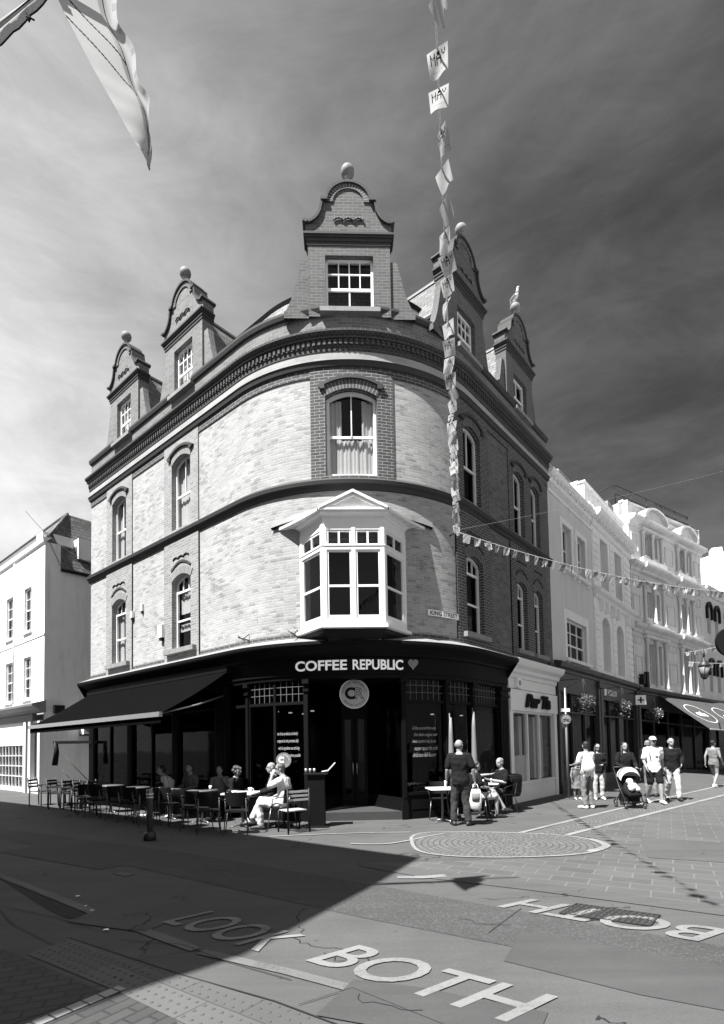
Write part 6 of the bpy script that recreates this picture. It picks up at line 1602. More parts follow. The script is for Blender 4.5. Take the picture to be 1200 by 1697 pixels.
# --- grey street awning on the ornate building
KA = empty('street_awning', CF(6, .1, 4.0), 'long grey sloping street awning with oval outlined logos over the far shops', 'awning')
m = MB(); aa, ab = 1.95, 11.5; zc0 = 4.12; zl = 2.28
def AWP(s_, t): return Vector((CF(s_, .1+2.35*t, 0).x, CF(s_, .1+2.35*t, 0).y, zc0-.03*s_-(zc0-zl)*t))
for i in range(20):
    for j in range(5):
        s0, s1 = aa+(ab-aa)*i/20, aa+(ab-aa)*(i+1)/20; m.face([AWP(s0, (j+1)/5), AWP(s1, (j+1)/5), AWP(s1, j/5), AWP(s0, j/5)], 0, None, True)
m.build('canopy', 'awning_grey', KA)
m = MB(); m.tube([AWP(aa, 1), AWP(ab, 1)], .035, 6); m.build('front_bar', 'metal_grey', KA)
def lift(v): return v+Vector((0, 0, .012))
for c0 in (3.6, 6.6):
    m = MB(); n = 40; 
    def oval_(r, k):
        a = 2*pi*k/n; return lift(AWP(c0+1.05*r*cos(a), .52+.27*r*sin(a)))
    for k in range(n): m.face([oval_(1, k), oval_(.95, k), oval_(.95, k+1), oval_(1, k+1)])
    m.build('logo_outline', 'letter_white', KA)
    vs, fs = text_mesh('cafe', 1, .03); x0, x1 = min(v.x for v in vs), max(v.x for v in vs); y0, y1 = min(v.y for v in vs), max(v.y for v in vs)
    m = MB(); m.mesh_in([lift(AWP(c0-.5+1.0*(v.x-x0)/(x1-x0), .60-.15*(v.y-y0)/(y1-y0))) for v in vs], fs, 0, False); m.build('logo_lettering', 'letter_white', KA)
# street lantern and dark round sign at right edge
LN = empty('street_lantern', (15.3, 23.9, 4.7), 'dark four-sided street lantern on a bracket before the far white facades', 'lantern')
m = MB(); c = Vector((15.33, 23.9, 0))
m.lathe([(.06, 4.42), (.13, 4.46), (.14, 4.5)], c, 4); m.lathe([(.27, 5.0), (.28, 5.04), (.12, 5.24), (.05, 5.3), (.05, 5.36), (0, 5.42)], c, 6); m.build('cap', 'iron', LN)
m = MB(); m.lathe([(.13, 4.5), (.25, 5.0)], c, 6); m.build('glass_body', 'mid_grey', LN)
m = MB(); m.tube([(15.33, 23.9, 5.4), (15.33, 23.9, 5.75), (16.6, 25.8, 5.75)], .03, 6)
for k in range(6): a_ = pi*k/3; m.tube([(15.33+.135*cos(a_), 23.9+.135*sin(a_), 4.5), (15.33+.26*cos(a_), 23.9+.26*sin(a_), 5.0)], .012, 4)
m.build('frame', 'iron', LN)
RS = empty('round_projecting_sign', (8.35, 12.0, 3.9), 'black round projecting sign cut off by the right edge', 'sign')
FRr = Frame((8.2, 12.0), (1, 0)); m = MB(); disc(m, FRr, .12, .03, 3.9, .33, .08); m.build('disc', 'black_paint', RS); m = MB(); m.tube([(8.3, 12, 4.2), (9.4, 11.2, 4.3)], .03, 6); m.build('arm', 'iron', RS)
m = MB(); fbox(m, CF, .35, .55, .02, .25, 4.55, 5.05, 0, False); o = m.build('speaker_box', 'black_paint', None, CF(.45, .1, 4.8)); tag(o, 'dark square box fixed at the left edge of the ornate white facade', 'wall box')
l_ = MB(); fbox(l_, CF, .75, .95, .02, .22, 4.3, 5.2, 0, False); o2 = l_.build('wall_lamp', 'black_paint', None, CF(.85, .1, 4.8)); tag(o2, 'taller dark box with a tail just right of the square one on the ornate facade', 'wall box')
# ================================================================ BUNTING AND FLAGS
gmat('flag_white', .42, .8, .05, 5); gmat('flag_dark', .004, .9, .1, 5, spec=.1); gmat('flag_mid', .30, .8, .1, 5); gmat('flag_pale', .42, .8, .08, 5); gmat('cord', .6, .8, .05, 9)
for nm in ('flag_white', 'flag_mid', 'flag_pale'):      # thin printed cloth lets some light through
    nt = MATS[nm].node_tree; b = nt.nodes['Principled BSDF']; o_ = nt.nodes['Material Output']; tl = N(nt, 'ShaderNodeBsdfTranslucent'); mx = N(nt, 'ShaderNodeMixShader', i_0=.4)
    src = b.inputs['Base Color'].links[0].from_socket; nt.links.new(src, tl.inputs[0]); nt.links.new(b.outputs[0], mx.inputs[1]); nt.links.new(tl.outputs[0], mx.inputs[2]); nt.links.new(mx.outputs[0], o_.inputs[0])
BIT = {'M': ['10001', '11011', '10101', '10001', '10001'], 'A': ['01110', '10001', '11111', '10001', '10001'], 'Y': ['10001', '01010', '00100', '00100', '00100'], '9': ['01110', '10001', '01111', '00001', '01110']}
def bitmap(txt, x, y, x0, y0, cw, chh):
    for k, c in enumerate(txt):
        bx = (x-x0-k*cw*6)/cw; by = (y-y0)/chh
        if 0 <= bx < 5 and 0 <= by < 5: return BIT[c][4-int(by)][int(bx)] == '1'
    return False
def f_union(x, y):
    dx, dy = x-.5, y-.5
    if abs(dx) < .05 or abs(dy) < .08: return 3
    if abs(dx) < .10 or abs(dy) < .16: return 0
    d = min(abs(dy-dx), abs(dy+dx)); 
    if d < .035: return 3
    return 0 if d < .10 else 1
def f_jersey(x, y):
    dx, dy = x-.5, (y-.5)
    if abs(dx) < .12 and .60 < y < .86: return 1 if (x*20 % 2 < 1) else 2
    return 2 if min(abs(dy-dx), abs(dy+dx)) < .07 else 0
def f_may(x, y):
    if bitmap('MAY', x, y, .12, .42, .045, .09): return 1
    if .16 < y < .28 and .12 < x < .88 and (int(x*22) % 3 != 0): return 2
    return 3 if x < .04 or x > .96 or y < .05 or y > .95 else 0
def f_plain(x, y): return 2
def f_pale(x, y): return 0 if (int(x*9)+int(y*7)) % 4 else 3
def f_spots(x, y): return 1 if (noise.noise(Vector((x*7, y*7, 3))) > .1) else 0
FUN = [f_may, f_jersey, f_union, f_pale, f_may, f_plain, f_jersey, f_spots, f_pale, f_may, f_jersey, f_plain]
FM = ['flag_white', 'flag_dark', 'flag_mid', 'flag_pale']
_fm = {}
def flagmesh(kind, w, h, var):
    key = (kind, var)
    if key in _fm: return _fm[key]
    m = local(); nx, ny = 22, 16; rnd = random.Random(var*13+kind); a1, a2, ph = rnd.uniform(.004, .018), rnd.uniform(.05, .35), rnd.uniform(0, 6); tw = rnd.uniform(-.25, .25)
    P = []
    for j in range(ny+1):
        for i in range(nx+1):
            x, y = i/nx, j/ny; t = (1-y)   # hanging from y=1
            px = (x-.5)*w*(1-.15*t); pz = -t*h; py = a1*sin(x*5+ph+t*2)*t*2+ t*h*.25*a2
            c_, s_ = cos(tw*t), sin(tw*t); P.append((px*c_-py*s_, px*s_+py*c_, pz))
    for j in range(ny):
        for i in range(nx):
            k = j*(nx+1)+i; m.face([P[k], P[k+1], P[k+nx+2], P[k+nx+1]], FUN[kind]((i+.5)/nx, (j+.5)/ny))
    o = m.build('flag', FM); me = o.data; bpy.data.objects.remove(o); _fm[key] = me; return me
def bunting(pts, n0, spacing, w, h, label, start=.15, drift=0.0, seed=0, skip=0.0):
    rt = empty('bunting', pts[0], label, 'bunting', None); m = MB()
    pts = [Vector(p) for p in pts]; m.tube(pts, .006, 5); m.build('cord', 'cord', rt)
    L = [0]; 
    for p, q in zip(pts[:-1], pts[1:]): L.append(L[-1]+(q-p).length)
    rnd = random.Random(seed); s = start; k = 0
    while s < L[-1]-.05 and k < 100:
        i = max(j for j in range(len(L)) if L[j] <= s); i = min(i, len(pts)-2); t = (s-L[i])/(L[i+1]-L[i]); p = pts[i].lerp(pts[i+1], t); d = (pts[i+1]-pts[i])
        if rnd.random() >= skip:
            o = bpy.data.objects.new('flag', flagmesh(rnd.randrange(len(FUN)), w, h, rnd.randrange(4))); COL.objects.link(o); o.parent = rt; o.location = p-rootloc(rt)
            o.rotation_euler = (rnd.uniform(-.25, .45), rnd.uniform(-.2, .2), atan2(d.y, d.x)+rnd.uniform(-.45, .45)+drift)
        s += spacing*rnd.uniform(.85, 1.15); k += 1
    return rt
def sagged(a, b, sag, n=16):
    a, b = Vector(a), Vector(b); return [a.lerp(b, i/n)-Vector((0, 0, sag*4*(i/n)*(1-i/n))) for i in range(n+1)]
bunting(sagged((2.40, 13.0, 6.95), (.42, 2.6, 7.12), .10, 40), 0, .285, .17, .19, 'long line of small flags running overhead from the iron wall bracket towards the viewer', seed=4, drift=.95, start=.12)
bunting(sagged((2.42, 13.0, 6.93), (12.6, 18.0, 6.7), .28, 24), 0, .33, .20, .22, 'string of small flags crossing the shopping street from the wall bracket to the right', seed=9, start=.3, drift=0)
bunting(sagged((17.3, 28.6, 6.4), (22.5, 24.5, 7.2), .1), 0, .4, .26, .26, 'short distant flag string high beside the hooded windows', seed=12)
bunting(sagged((16.2, 26.5, 5.6), (22.5, 24.0, 5.7), .3), 0, .4, .24, .24, 'lower distant flag string in front of the far white facades', seed=15)
BRK = MB(); p = MAIN(sa(-52.5), 0, 6.9); BRK.tube([p, (2.42, 13.0, 6.94)], .02, 6); o = BRK.build('wall_bracket', 'iron', None, p); tag(o, 'thin iron rod on the curved wall holding the corner of the two flag strings', 'bracket')
BR2 = MB(); BR2.lathe([(.05, -.01), (.05, .02)], (0, 0, 0), 8)
m = MB(); m.tube(sagged((2.3, 13.0, 6.95), (24, 27, 17), .25), .004, 4); o = m.build('overhead_cable', 'sign_grey', None, (2.3, 13, 6.95)); tag(o, 'thin cable rising from the corner bracket over the right-hand roofs', 'cable')
m = MB(); m.tube(sagged((-9.5, 19.2, 8.4), (-14.5, 23, 12.2), .3), .01, 4); o = m.build('overhead_cable', 'black_paint', None, (-9.5, 19.2, 8.4)); tag(o, 'thin dark cable sagging from the left end of the brick building into the sky', 'cable')
# big flag top left
BFg = empty('large_flag', (-2.0, 3.75, 7.5), 'large white flag with a dark-edged diagonal band hanging from a pole at the top left', 'flag')
m = MB(); nx, ny = 64, 210
Lc = [(-2.28, 7.62), (-2.17, 7.30), (-2.02, 6.98), (-1.87, 6.68), (-1.72, 6.40), (-1.60, 6.17), (-1.555, 6.115)]
Rc = [(-1.80, 7.62), (-1.77, 7.30), (-1.66, 7.05), (-1.60, 6.78), (-1.53, 6.60), (-1.525, 6.35), (-1.535, 6.105)]
def crv(c, t):
    t = t*(len(c)-1); i = min(int(t), len(c)-2); f = t-i
    p0, p1, p2, p3 = [Vector(c[max(0, min(len(c)-1, k))]) for k in (i-1, i, i+1, i+2)]
    return .5*((2*p1)+(p2-p0)*f+(2*p0-5*p1+4*p2-p3)*f*f+(3*p1-p0-3*p2+p3)*f**3)
P = []
for j in range(ny+1):
    t = j/ny; l, r = crv(Lc, t), crv(Rc, t)
    for i in range(nx+1):
        x = i/nx; q = l.lerp(r, x); fold = .035*sin(max(0, x-.7)*12)*(.4+t)
        rip = .0022*sin(t*46-x*7)*(1-x)*min(1, max(0, t-.3)*4); P.append((q.x+.012*sin(t*23)*(x > .85), 3.75+fold+rip+.12*x, q.y))
def bigf(x, t):
    b0 = .07+.34*x/.78; b1 = b0+.17
    if x > .78:
        return 2 if (t*9 % 1 < .25 and x > .90) else 3
    if abs(t-b0) < .0075 or abs(t-b1) < .0075 or abs(x-.78) < .012: return 1
    if b0 < t < b1: return 3
    return 0
for j in range(ny):
    for i in range(nx):
        k = j*(nx+1)+i; m.face([P[k], P[k+1], P[k+nx+2], P[k+nx+1]], bigf((i+.5)/nx, (j+.5)/ny), None, True)
m.build('cloth', FM, BFg)
FPl = empty('flagpole', (-5.0, 4.0, 5.6), 'pale slanting pole end with furled cloth and a knot in the top left corner', 'flagpole')
m = MB(); m.tube([(-5.1, 4.3, 5.55), (-2.62, 3.78, 7.12), (-2.2, 3.74, 7.36), (-1.5, 3.7, 7.75)], .022, 8); m.build('pole', 'flag_pale', FPl)
m = MB(); vs = []
for i in range(21):
    t = i/20; c = Vector((-3.1, 3.84, 6.78)).lerp(Vector((-2.16, 3.72, 7.36)), t); w = .085*sin(pi*min(1, .15+t*.8))
    vs += [c+Vector((0, 0, .02)), c+Vector((.02, -.03, -w*.5)), c+Vector((.03, .0, -w-.01*sin(i*2)))]
m.mesh_in(vs, [f for i in range(20) for f in ((3*i, 3*i+1, 3*i+4, 3*i+3), (3*i+1, 3*i+2, 3*i+5, 3*i+4))]); m.build('furled_cloth', 'flag_white', FPl)
m = MB(); m.tube([(-2.38, 3.72, 7.14), (-2.35, 3.72, 7.10), (-2.36, 3.72, 7.07)], .008, 5); m.tube([(-2.38, 3.72, 7.11), (-2.32, 3.72, 7.08)], .006, 5); m.build('knot', 'flag_dark', FPl)
m = MB(); m.tube([vs[3*i+0]+Vector((0, -.01, .012)) for i in range(21)], .006, 5); m.tube([vs[3*i+2] for i in range(21)], .005, 5); m.build('hem_cord', 'flag_dark', FPl)
# ================================================================ PEOPLE
gmat('skin', .23, .55, .06, 12); gmat('skin_dark', .2, .55, .06, 12); gmat('hair_dark', .012, .6, .3, 30); gmat('hair_grey', .16, .7, .25, 30); gmat('hair_brown', .05, .6, .3, 30)
gmat('cloth_white', .6, .9, .05, 9); gmat('cloth_black', .008, .9, .2, 9, spec=.2); gmat('cloth_grey', .14, .9, .2, 9); gmat('cloth_jeans', .022, .9, .35, 6); gmat('cloth_pale_jeans', .36, .9, .12, 6); gmat('cloth_khaki', .45, .9, .12, 6); gmat('shoe_dark', .015, .6, .1); gmat('eye_dark', .01, .3, 0)
gmat('cloth_dim', .09, .9, .2, 9)
def elip(mb, c, r, R=None, seg=14): mb.ball(c, r, seg, 0, R)
def limb(mb, pts, rad, seg=10, flat=1.0):
    pts = [Vector(p) for p in pts]; mb.tube(pts, rad, seg, 0, True, flat)
    for p, r in ((pts[0], rad[0]), (pts[-1], rad[-1])): mb.ball(p, r, 8)
def loft(mb, rings, seg=18, xr=None):
    pts = [Vector(r[0]) for r in rings]; n = len(pts); vs = []
    for i, p in enumerate(pts):
        t = (pts[min(i+1, n-1)]-pts[max(i-1, 0)]).normalized(); x = (xr or Vector((1, 0, 0))); r = (x-t*x.dot(t)).normalized(); f = t.cross(r)
        w, d = rings[i][1], rings[i][2]
        for k in range(seg):
            a = 2*pi*k/seg; ca, sa_ = cos(a), sin(a); e = .8
            vs.append(p+r*w*(abs(ca)**e*(1 if ca > 0 else -1))+f*d*(abs(sa_)**e*(1 if sa_ > 0 else -1)))
    fs = []
    for i in range(n-1):
        for k in range(seg): k2 = (k+1) % seg; fs.append((i*seg+k, i*seg+k2, (i+1)*seg+k2, (i+1)*seg+k))
    fs.append(tuple(reversed(range(seg)))); fs.append(tuple(range((n-1)*seg, n*seg))); mb.mesh_in(vs, fs)
def remesh(ob, vox, it=3, wr=0.0, seed=0):
    md = ob.modifiers.new('r', 'REMESH'); md.mode = 'VOXEL'; md.voxel_size = vox; md.use_smooth_shade = True
    sm = ob.modifiers.new('s', 'SMOOTH'); sm.factor = .5; sm.iterations = it
    mats = [m_ for m_ in ob.data.materials]; finalize(ob)
    ob.data.materials.clear()
    for m_ in mats: ob.data.materials.append(m_)
    if wr:
        vv = ob.data.vertices; nr = [v.normal.copy() for v in vv]; co = []
        for v, nn in zip(vv, nr):
            c = v.co; d = noise.noise(Vector((c.x*8+seed, c.y*8, c.z*9)))*wr+noise.noise(Vector((c.x*19+seed, c.y*19, c.z*12)))*wr*.6; q = c+nn*d; co += [q.x, q.y, q.z]
        vv.foreach_set('co', co); ob.data.update()
    return ob
STAND = dict(pelvis=(0, 0, .93), waist=(0, .01, 1.08), chest=(0, .01, 1.27), top=(0, -.005, 1.42), neck=(0, 0, 1.49), head=(0, .02, 1.635),
    hipL=(-.09, 0, .92), kneeL=(-.105, .02, .50), ankL=(-.11, -.02, .09), toeL=(-.13, .17, .03), hipR=(.09, 0, .92), kneeR=(.105, .02, .50), ankR=(.11, -.02, .09), toeR=(.13, .17, .03),
    shL=(-.185, 0, 1.42), elL=(-.25, -.03, 1.14), wrL=(-.26, .05, .90), shR=(.185, 0, 1.42), elR=(.25, -.03, 1.14), wrR=(.26, .05, .90))
def pose(base, **k): d = dict(base); d.update(k); return d
SIT = pose(STAND, pelvis=(0, -.02, .54), waist=(0, -.05, .68), chest=(0, -.06, .87), top=(0, -.05, 1.02), neck=(0, -.03, 1.09), head=(0, .0, 1.235),
    hipL=(-.09, 0, .52), kneeL=(-.12, .44, .53), ankL=(-.13, .40, .09), toeL=(-.14, .60, .03), hipR=(.09, 0, .52), kneeR=(.12, .44, .53), ankR=(.13, .44, .09), toeR=(.14, .63, .03),
    shL=(-.185, -.05, 1.01), elL=(-.25, .0, .76), wrL=(-.16, .24, .72), shR=(.185, -.05, 1.01), elR=(.25, .0, .76), wrR=(.16, .24, .72))
WALK = pose(STAND, kneeL=(-.10, .16, .52), ankL=(-.10, .20, .10), toeL=(-.11, .40, .05), kneeR=(.10, .02, .50), ankR=(.10, -.22, .13), toeR=(.11, -.06, .03), elL=(-.24, -.10, 1.15), wrL=(-.25, -.08, .90), elR=(.24, .0, 1.14), wrR=(.24, .16, .93))
def person(label, x, y, rz, J, h=1.75, top=('cloth_black', 'short'), bottom=('trousers', 'cloth_jeans'), shoes='shoe_dark', hair=('hair_dark', 'short'), skin='skin', cap=None, glasses=False, hy=0, hp=0, vox=.009, group=None, grip=None, z=0, build=1.0, beard=False):
    k = h/1.75; rt = empty('person', (x, y, z), label, 'person', group, rz)
    j = {a: Vector(b)*k for a, b in J.items()}; q = lambda v: v*k*build
    spine = [j['pelvis'], j['waist'], j['chest'], j['top'], j['neck']]
    dn = (j['pelvis']-j['waist']).normalized()
    def torso(mb, e, lo=True, hi=True):
        r = []
        if lo: r += [(j['pelvis']+dn*.10*k, q(.150)+e*1.3, q(.105)+e*1.3)]
        r += [(j['pelvis'], q(.165)+e, q(.115)+e), (j['waist'], q(.142)+e, q(.102)+e), (j['chest'], q(.168)+e, q(.118)+e), (j['top']-Vector((0, 0, .03)), q(.165)+e, q(.10)+e), (j['top']+Vector((0, 0, .035))*k, q(.10)+e, q(.075)+e)]
        if hi: r += [(j['neck'], q(.058)+e, q(.058)+e)]
        loft(mb, r)
    HR = Matrix.Rotation(hy, 3, 'Z') @ Matrix.Rotation(hp, 3, 'X'); hc = j['head']; H = lambda v: hc+HR @ (Vector(v)*k)
    b = local(); torso(b, 0)
    limb(b, [j['neck']-Vector((0, 0, .05))*k, j['neck'], hc+HR @ Vector((0, -.02, -.06))*k], [.062*k, .056*k, .054*k])
    elip(b, H((0, -.008, .028)), (.077*k, .096*k, .092*k), HR, 20); elip(b, H((0, .018, -.045)), (.060*k, .074*k, .070*k), HR, 16); elip(b, H((0, .052, -.082)), (.034*k, .032*k, .026*k), HR)
    limb(b, [H((0, .088, .015)), H((0, .106, -.022))], [.009*k, .014*k], 8); elip(b, H((0, .080, .030)), (.05*k, .014*k, .010*k), HR)
    elip(b, H((0, .083, -.058)), (.024*k, .012*k, .010*k), HR)
    for s in (-1, 1): elip(b, H((s*.077, -.008, -.008)), (.012*k, .022*k, .032*k), HR)
    for S in 'LR':
        s = -1 if S == 'L' else 1
        limb(b, [j['hip'+S], j['hip'+S].lerp(j['knee'+S], .4), j['knee'+S]], [q(.088), q(.076), q(.054)], 12)
        kn, an = j['knee'+S], j['ank'+S]; limb(b, [kn, kn.lerp(an, .32)+(kn-j['hip'+S]).cross(Vector((1, 0, 0))).normalized()*0, an], [q(.054), q(.057), q(.036)], 12)
        toe = j['toe'+S]; heel = an+(an-toe).normalized()*.05*k; heel.z = toe.z+.01; limb(b, [heel, an*.5+toe*.5-Vector((0, 0, .01)), toe], [.036*k, .040*k, .030*k], 10); limb(b, [an, heel], [.035*k, .034*k])
        sh, el, wr = j['sh'+S], j['el'+S], j['wr'+S]; limb(b, [j['top'].lerp(sh, .5), sh, sh.lerp(el, .5), el], [q(.06), q(.056), q(.048), q(.039)], 12); limb(b, [el, el.lerp(wr, .35), wr], [q(.040), q(.038), q(.026)], 10)
        d = (wr-el).normalized(); side = Vector((s, 0, 0)); side = (side-d*side.dot(d)).normalized(); fw = side.cross(d)*( -s); 
        if abs(d.z) < .5: side, fw = fw, side
        pc = wr+d*.048*k; Rm = Matrix((side, fw, d)).transposed(); elip(b, pc, (.018*k, .042*k, .052*k), Rm)
        curl = .9 if grip and S in grip else .32
        for i in range(4):
            o = (i-1.5)*.0205*k; L = (.062, .074, .070, .056)[i]*k; a0 = pc+d*.040*k+fw*o
            p1 = a0+d*L*.45*cos(curl*.5)-side*L*.45*sin(curl*.5)*s*s; p2 = p1+d*L*.32*cos(curl*1.4)-side*L*.32*sin(curl*1.4); p3 = p2+d*L*.28*cos(curl*2.2)-side*L*.28*sin(curl*2.2)
            limb(b, [a0, p1, p2, p3], [.0098*k, .0092*k, .0085*k, .0075*k], 7)
        tb = pc-d*.018*k+fw*.036*k; limb(b, [tb, tb+d*.028*k+fw*.020*k, tb+d*.055*k+fw*.022*k-side*.012*k], [.013*k, .011*k, .009*k], 7)
    body = b.build('body', skin, rt); remesh(body, vox, 2)
    # garments
    tm, sl_ = top; g = local(); torso(g, .016, lo=True, hi=False)
    for S in 'LR':
        sh, el, wr = j['sh'+S], j['el'+S], j['wr'+S]; t0 = j['top'].lerp(sh, .4)
        if sl_ == 'short': limb(g, [t0, sh, sh.lerp(el, .45), sh.lerp(el, .78)], [q(.074), q(.074), q(.072), q(.068)], 12)
        elif sl_ == 'long': limb(g, [t0, sh, sh.lerp(el, .5), el, el.lerp(wr, .5), el.lerp(wr, .93)], [q(.074), q(.073), q(.066), q(.058), q(.053), q(.042)], 12)
        elif sl_ == 'none': limb(g, [t0, sh], [q(.066), q(.066)], 12)
    o = g.build('top', tm, rt); remesh(o, vox*1.15, 3, .012, rz)
    kind, bm_ = bottom; g = local(); e = .018
    loft(g, [(j['pelvis']+dn*.10*k, q(.12)+e, q(.10)+e), (j['pelvis'], q(.160)+e*.5, q(.112)+e*.5), (j['pelvis'].lerp(j['waist'], .3), q(.148), q(.102))])
    for S in 'LR':
        hp_, kn, an = j['hip'+S], j['knee'+S], j['ank'+S]
        if kind == 'trousers': limb(g, [hp_, hp_.lerp(kn, .45), kn, kn.lerp(an, .5), an.lerp(kn, .06)], [q(.104), q(.092), q(.075), q(.070), q(.066)], 12)
        elif kind == 'shorts': limb(g, [hp_, hp_.lerp(kn, .5), hp_.lerp(kn, .85)], [q(.106), q(.098), q(.092)], 12)
        elif kind == 'short_shorts': limb(g, [hp_, hp_.lerp(kn, .38)], [q(.102), q(.094)], 12)
    if kind == 'dress': loft(g, [(j['pelvis']-Vector((0, 0, .42*k)), .24*k, .20*k), (j['pelvis'], .18*k, .14*k)])
    o = g.build('trousers' if kind == 'trousers' else 'shorts', bm_, rt); remesh(o, vox*1.15, 3, .014, rz+5)
    for S in 'LR':
        g = local(); an, toe = j['ank'+S], j['toe'+S]; heel = an+(an-toe).normalized()*.055*k; heel.z = toe.z+.012; toe2 = toe+(toe-heel).normalized()*.015
        limb(g, [heel, heel.lerp(toe2, .5)+Vector((0, 0, .012)), toe2], [.046*k, .047*k, .036*k], 12); limb(g, [an-Vector((0, 0, .01)), heel], [.045*k, .044*k]); o = g.build('shoe', shoes, rt); remesh(o, .012, 2)
    hm, hs = hair
    if hm:
        g = local(); elip(g, H((0, -.022, .048)), (.083*k, .092*k, .084*k), HR, 20)
        if hs == 'short': elip(g, H((0, -.045, .0)), (.078*k, .068*k, .075*k), HR)
        if hs == 'receding': g = local(); elip(g, H((0, -.045, .012)), (.082*k, .066*k, .072*k), HR, 18)
        if hs == 'long':
            elip(g, H((0, -.04, -.01)), (.088*k, .075*k, .10*k), HR)
            for s in (-1, 1): limb(g, [H((s*.07, -.02, .03)), H((s*.085, .0, -.09)), H((s*.10, .03, -.22)), H((s*.10, .06, -.32))], [.03*k, .035*k, .036*k, .02*k])
            limb(g, [H((0, -.07, 0)), H((0, -.09, -.18)), H((0, -.08, -.30))], [.07*k, .07*k, .04*k])
        if hs == 'bun': elip(g, H((0, -.10, .06)), (.04*k, .04*k, .04*k), HR); elip(g, H((0, -.045, .0)), (.078*k, .068*k, .075*k), HR)
        if hs == 'curly':
            rr = random.Random(5)
            for _ in range(40):
                v = Vector((rr.gauss(0, 1), rr.gauss(-.6, .8), rr.gauss(.4, .9))).normalized(); elip(g, H(v*.105+Vector((0, -.02, .02))), (.032*k,)*3, None, 8)
        o = g.build('hair', hm, rt); remesh(o, vox, 1, .008, 3)
    if cap:
        g = local(); elip(g, H((0, -.008, .062)), (.088*k, .103*k, .075*k), HR, 18); elip(g, H((0, .115, .052)), (.062*k, .06*k, .010*k), HR); o = g.build('cap', cap, rt); remesh(o, .008, 1)
    g = local()
    for s in (-1, 1): elip(g, H((s*.031, .083, .012)), (.013*k, .007*k, .006*k), HR, 10)
    g.build('eyes', 'eye_dark', rt)
    g = local(); elip(g, H((0, .092, -.058)), (.022*k, .005*k, .004*k), HR, 10); g.build('mouth', 'skin_dark', rt)
    if glasses:
        g = local()
        for s in (-1, 1): elip(g, H((s*.034, .094, .012)), (.026*k, .008*k, .019*k), HR, 12); g.tube([H((s*.06, .088, .016)), H((s*.082, .0, .014))], .004, 5)
        g.tube([H((-.02, .10, .016)), H((.02, .10, .016))], .004, 5); g.build('sunglasses', 'eye_dark', rt)
    return rt
R = radians
# right-hand side of the corner
man = person('standing man in black T-shirt and jeans, back to us, holding a bag', 2.05, 11.42, R(-12), pose(STAND, wrR=(.30, .04, .90), elR=(.27, -.03, 1.14), wrL=(-.27, .06, .92), kneeL=(-.12, .02, .5), ankL=(-.14, -.02, .09), toeL=(-.2, .15, .03), ankR=(.16, -.02, .09), toeR=(.24, .14, .03)), 1.80, ('cloth_black', 'short'), ('trousers', 'cloth_jeans'), 'shoe_dark', ('hair_grey', 'receding'), hy=R(-25), grip='R', vox=.008, build=1.08)
TB = empty('tote_bag', (2.33, 11.42, .5), 'pale shopping bag with a dark panel hanging from the hand of the man in black', 'bag')
m = MB(); n = 10; prof_ = [(.10, .84), (.12, .7), (.13, .5), (.125, .36), (.08, .32)]
loft(m, [((2.36, 11.38, .32), .05, .03), ((2.36, 11.38, .36), .12, .055), ((2.36, 11.38, .5), .135, .06), ((2.37, 11.38, .66), .12, .045), ((2.37, 11.38, .76), .09, .02)]); o = m.build('bag_body', 'cloth_white', TB); 
m = MB(); loft(m, [((2.36, 11.375, .50), .105, .063), ((2.365, 11.375, .68), .098, .052)]); m.build('dark_panel', 'cloth_grey', TB)
for dy in (-.02, .02): m = MB(); m.tube([(2.30, 11.38+dy, .74), (2.33, 11.40+dy, .86), (2.40, 11.40+dy, .86), (2.44, 11.38+dy, .74)], .008, 6); m.build('handle', 'cloth_white', TB)
person('sitter in pale shorts with bare crossed legs, half hidden behind the man in black', 2.62, 12.45, R(-75), pose(SIT, kneeL=(-.05, .46, .62), ankL=(.10, .66, .22), toeL=(.12, .82, .16), elL=(-.30, .16, .98), wrL=(-.12, .38, 1.02)), 1.7, ('cloth_black', 'short'), ('shorts', 'cloth_khaki'), 'shoe_dark', ('hair_brown', 'short'), hy=R(10))
person('elderly grey-haired man in a black top seated at the round table beside the black armchair', 3.4, 13.4, R(105), pose(SIT, wrL=(-.05, .26, .82), wrR=(.10, .28, .82)), 1.75, ('cloth_black', 'short'), ('trousers', 'cloth_jeans'), 'shoe_dark', ('hair_grey', 'short'), hy=R(20), glasses=False)
# the two men in the sun and the people in the shade
person('seated man in white T-shirt, sunglasses and pale trousers, one hand at his mouth', -1.72, 11.35, R(78), pose(SIT, kneeR=(.02, .46, .60), ankR=(-.12, .60, .22), toeR=(-.16, .76, .12), kneeL=(-.12, .44, .53), wrR=(.12, .20, .66), elR=(.27, -.02, .76), elL=(-.20, .20, .88), wrL=(-.10, .16, 1.10), head=(0, .03, 1.235)), 1.78, ('cloth_white', 'short'), ('trousers', 'cloth_khaki'), 'shoe_dark', ('hair_brown', 'short'), hy=R(20), glasses=True, vox=.008)
dupl(C0, -1.72, 11.35, R(78), 'dark cafe chair under the man in the white T-shirt')
person('bald man in a dark jumper and dark jeans seated behind the white T-shirted man', -2.05, 12.05, R(100), pose(SIT, toeL=(-.14, .62, .03)), 1.78, ('cloth_black', 'long'), ('trousers', 'cloth_jeans'), 'shoe_dark', (None, ''), hy=R(15), vox=.008)
dupl(C0, -2.05, 12.05, R(100), 'dark cafe chair under the bald man in the dark jumper')
person('woman with curly pinned hair in dark clothes seated left of the sunlit white table', -3.0, 12.9, R(-110), SIT, 1.65, ('cloth_black', 'long'), ('trousers', 'cloth_black'), 'cloth_white', ('hair_brown', 'curly'))
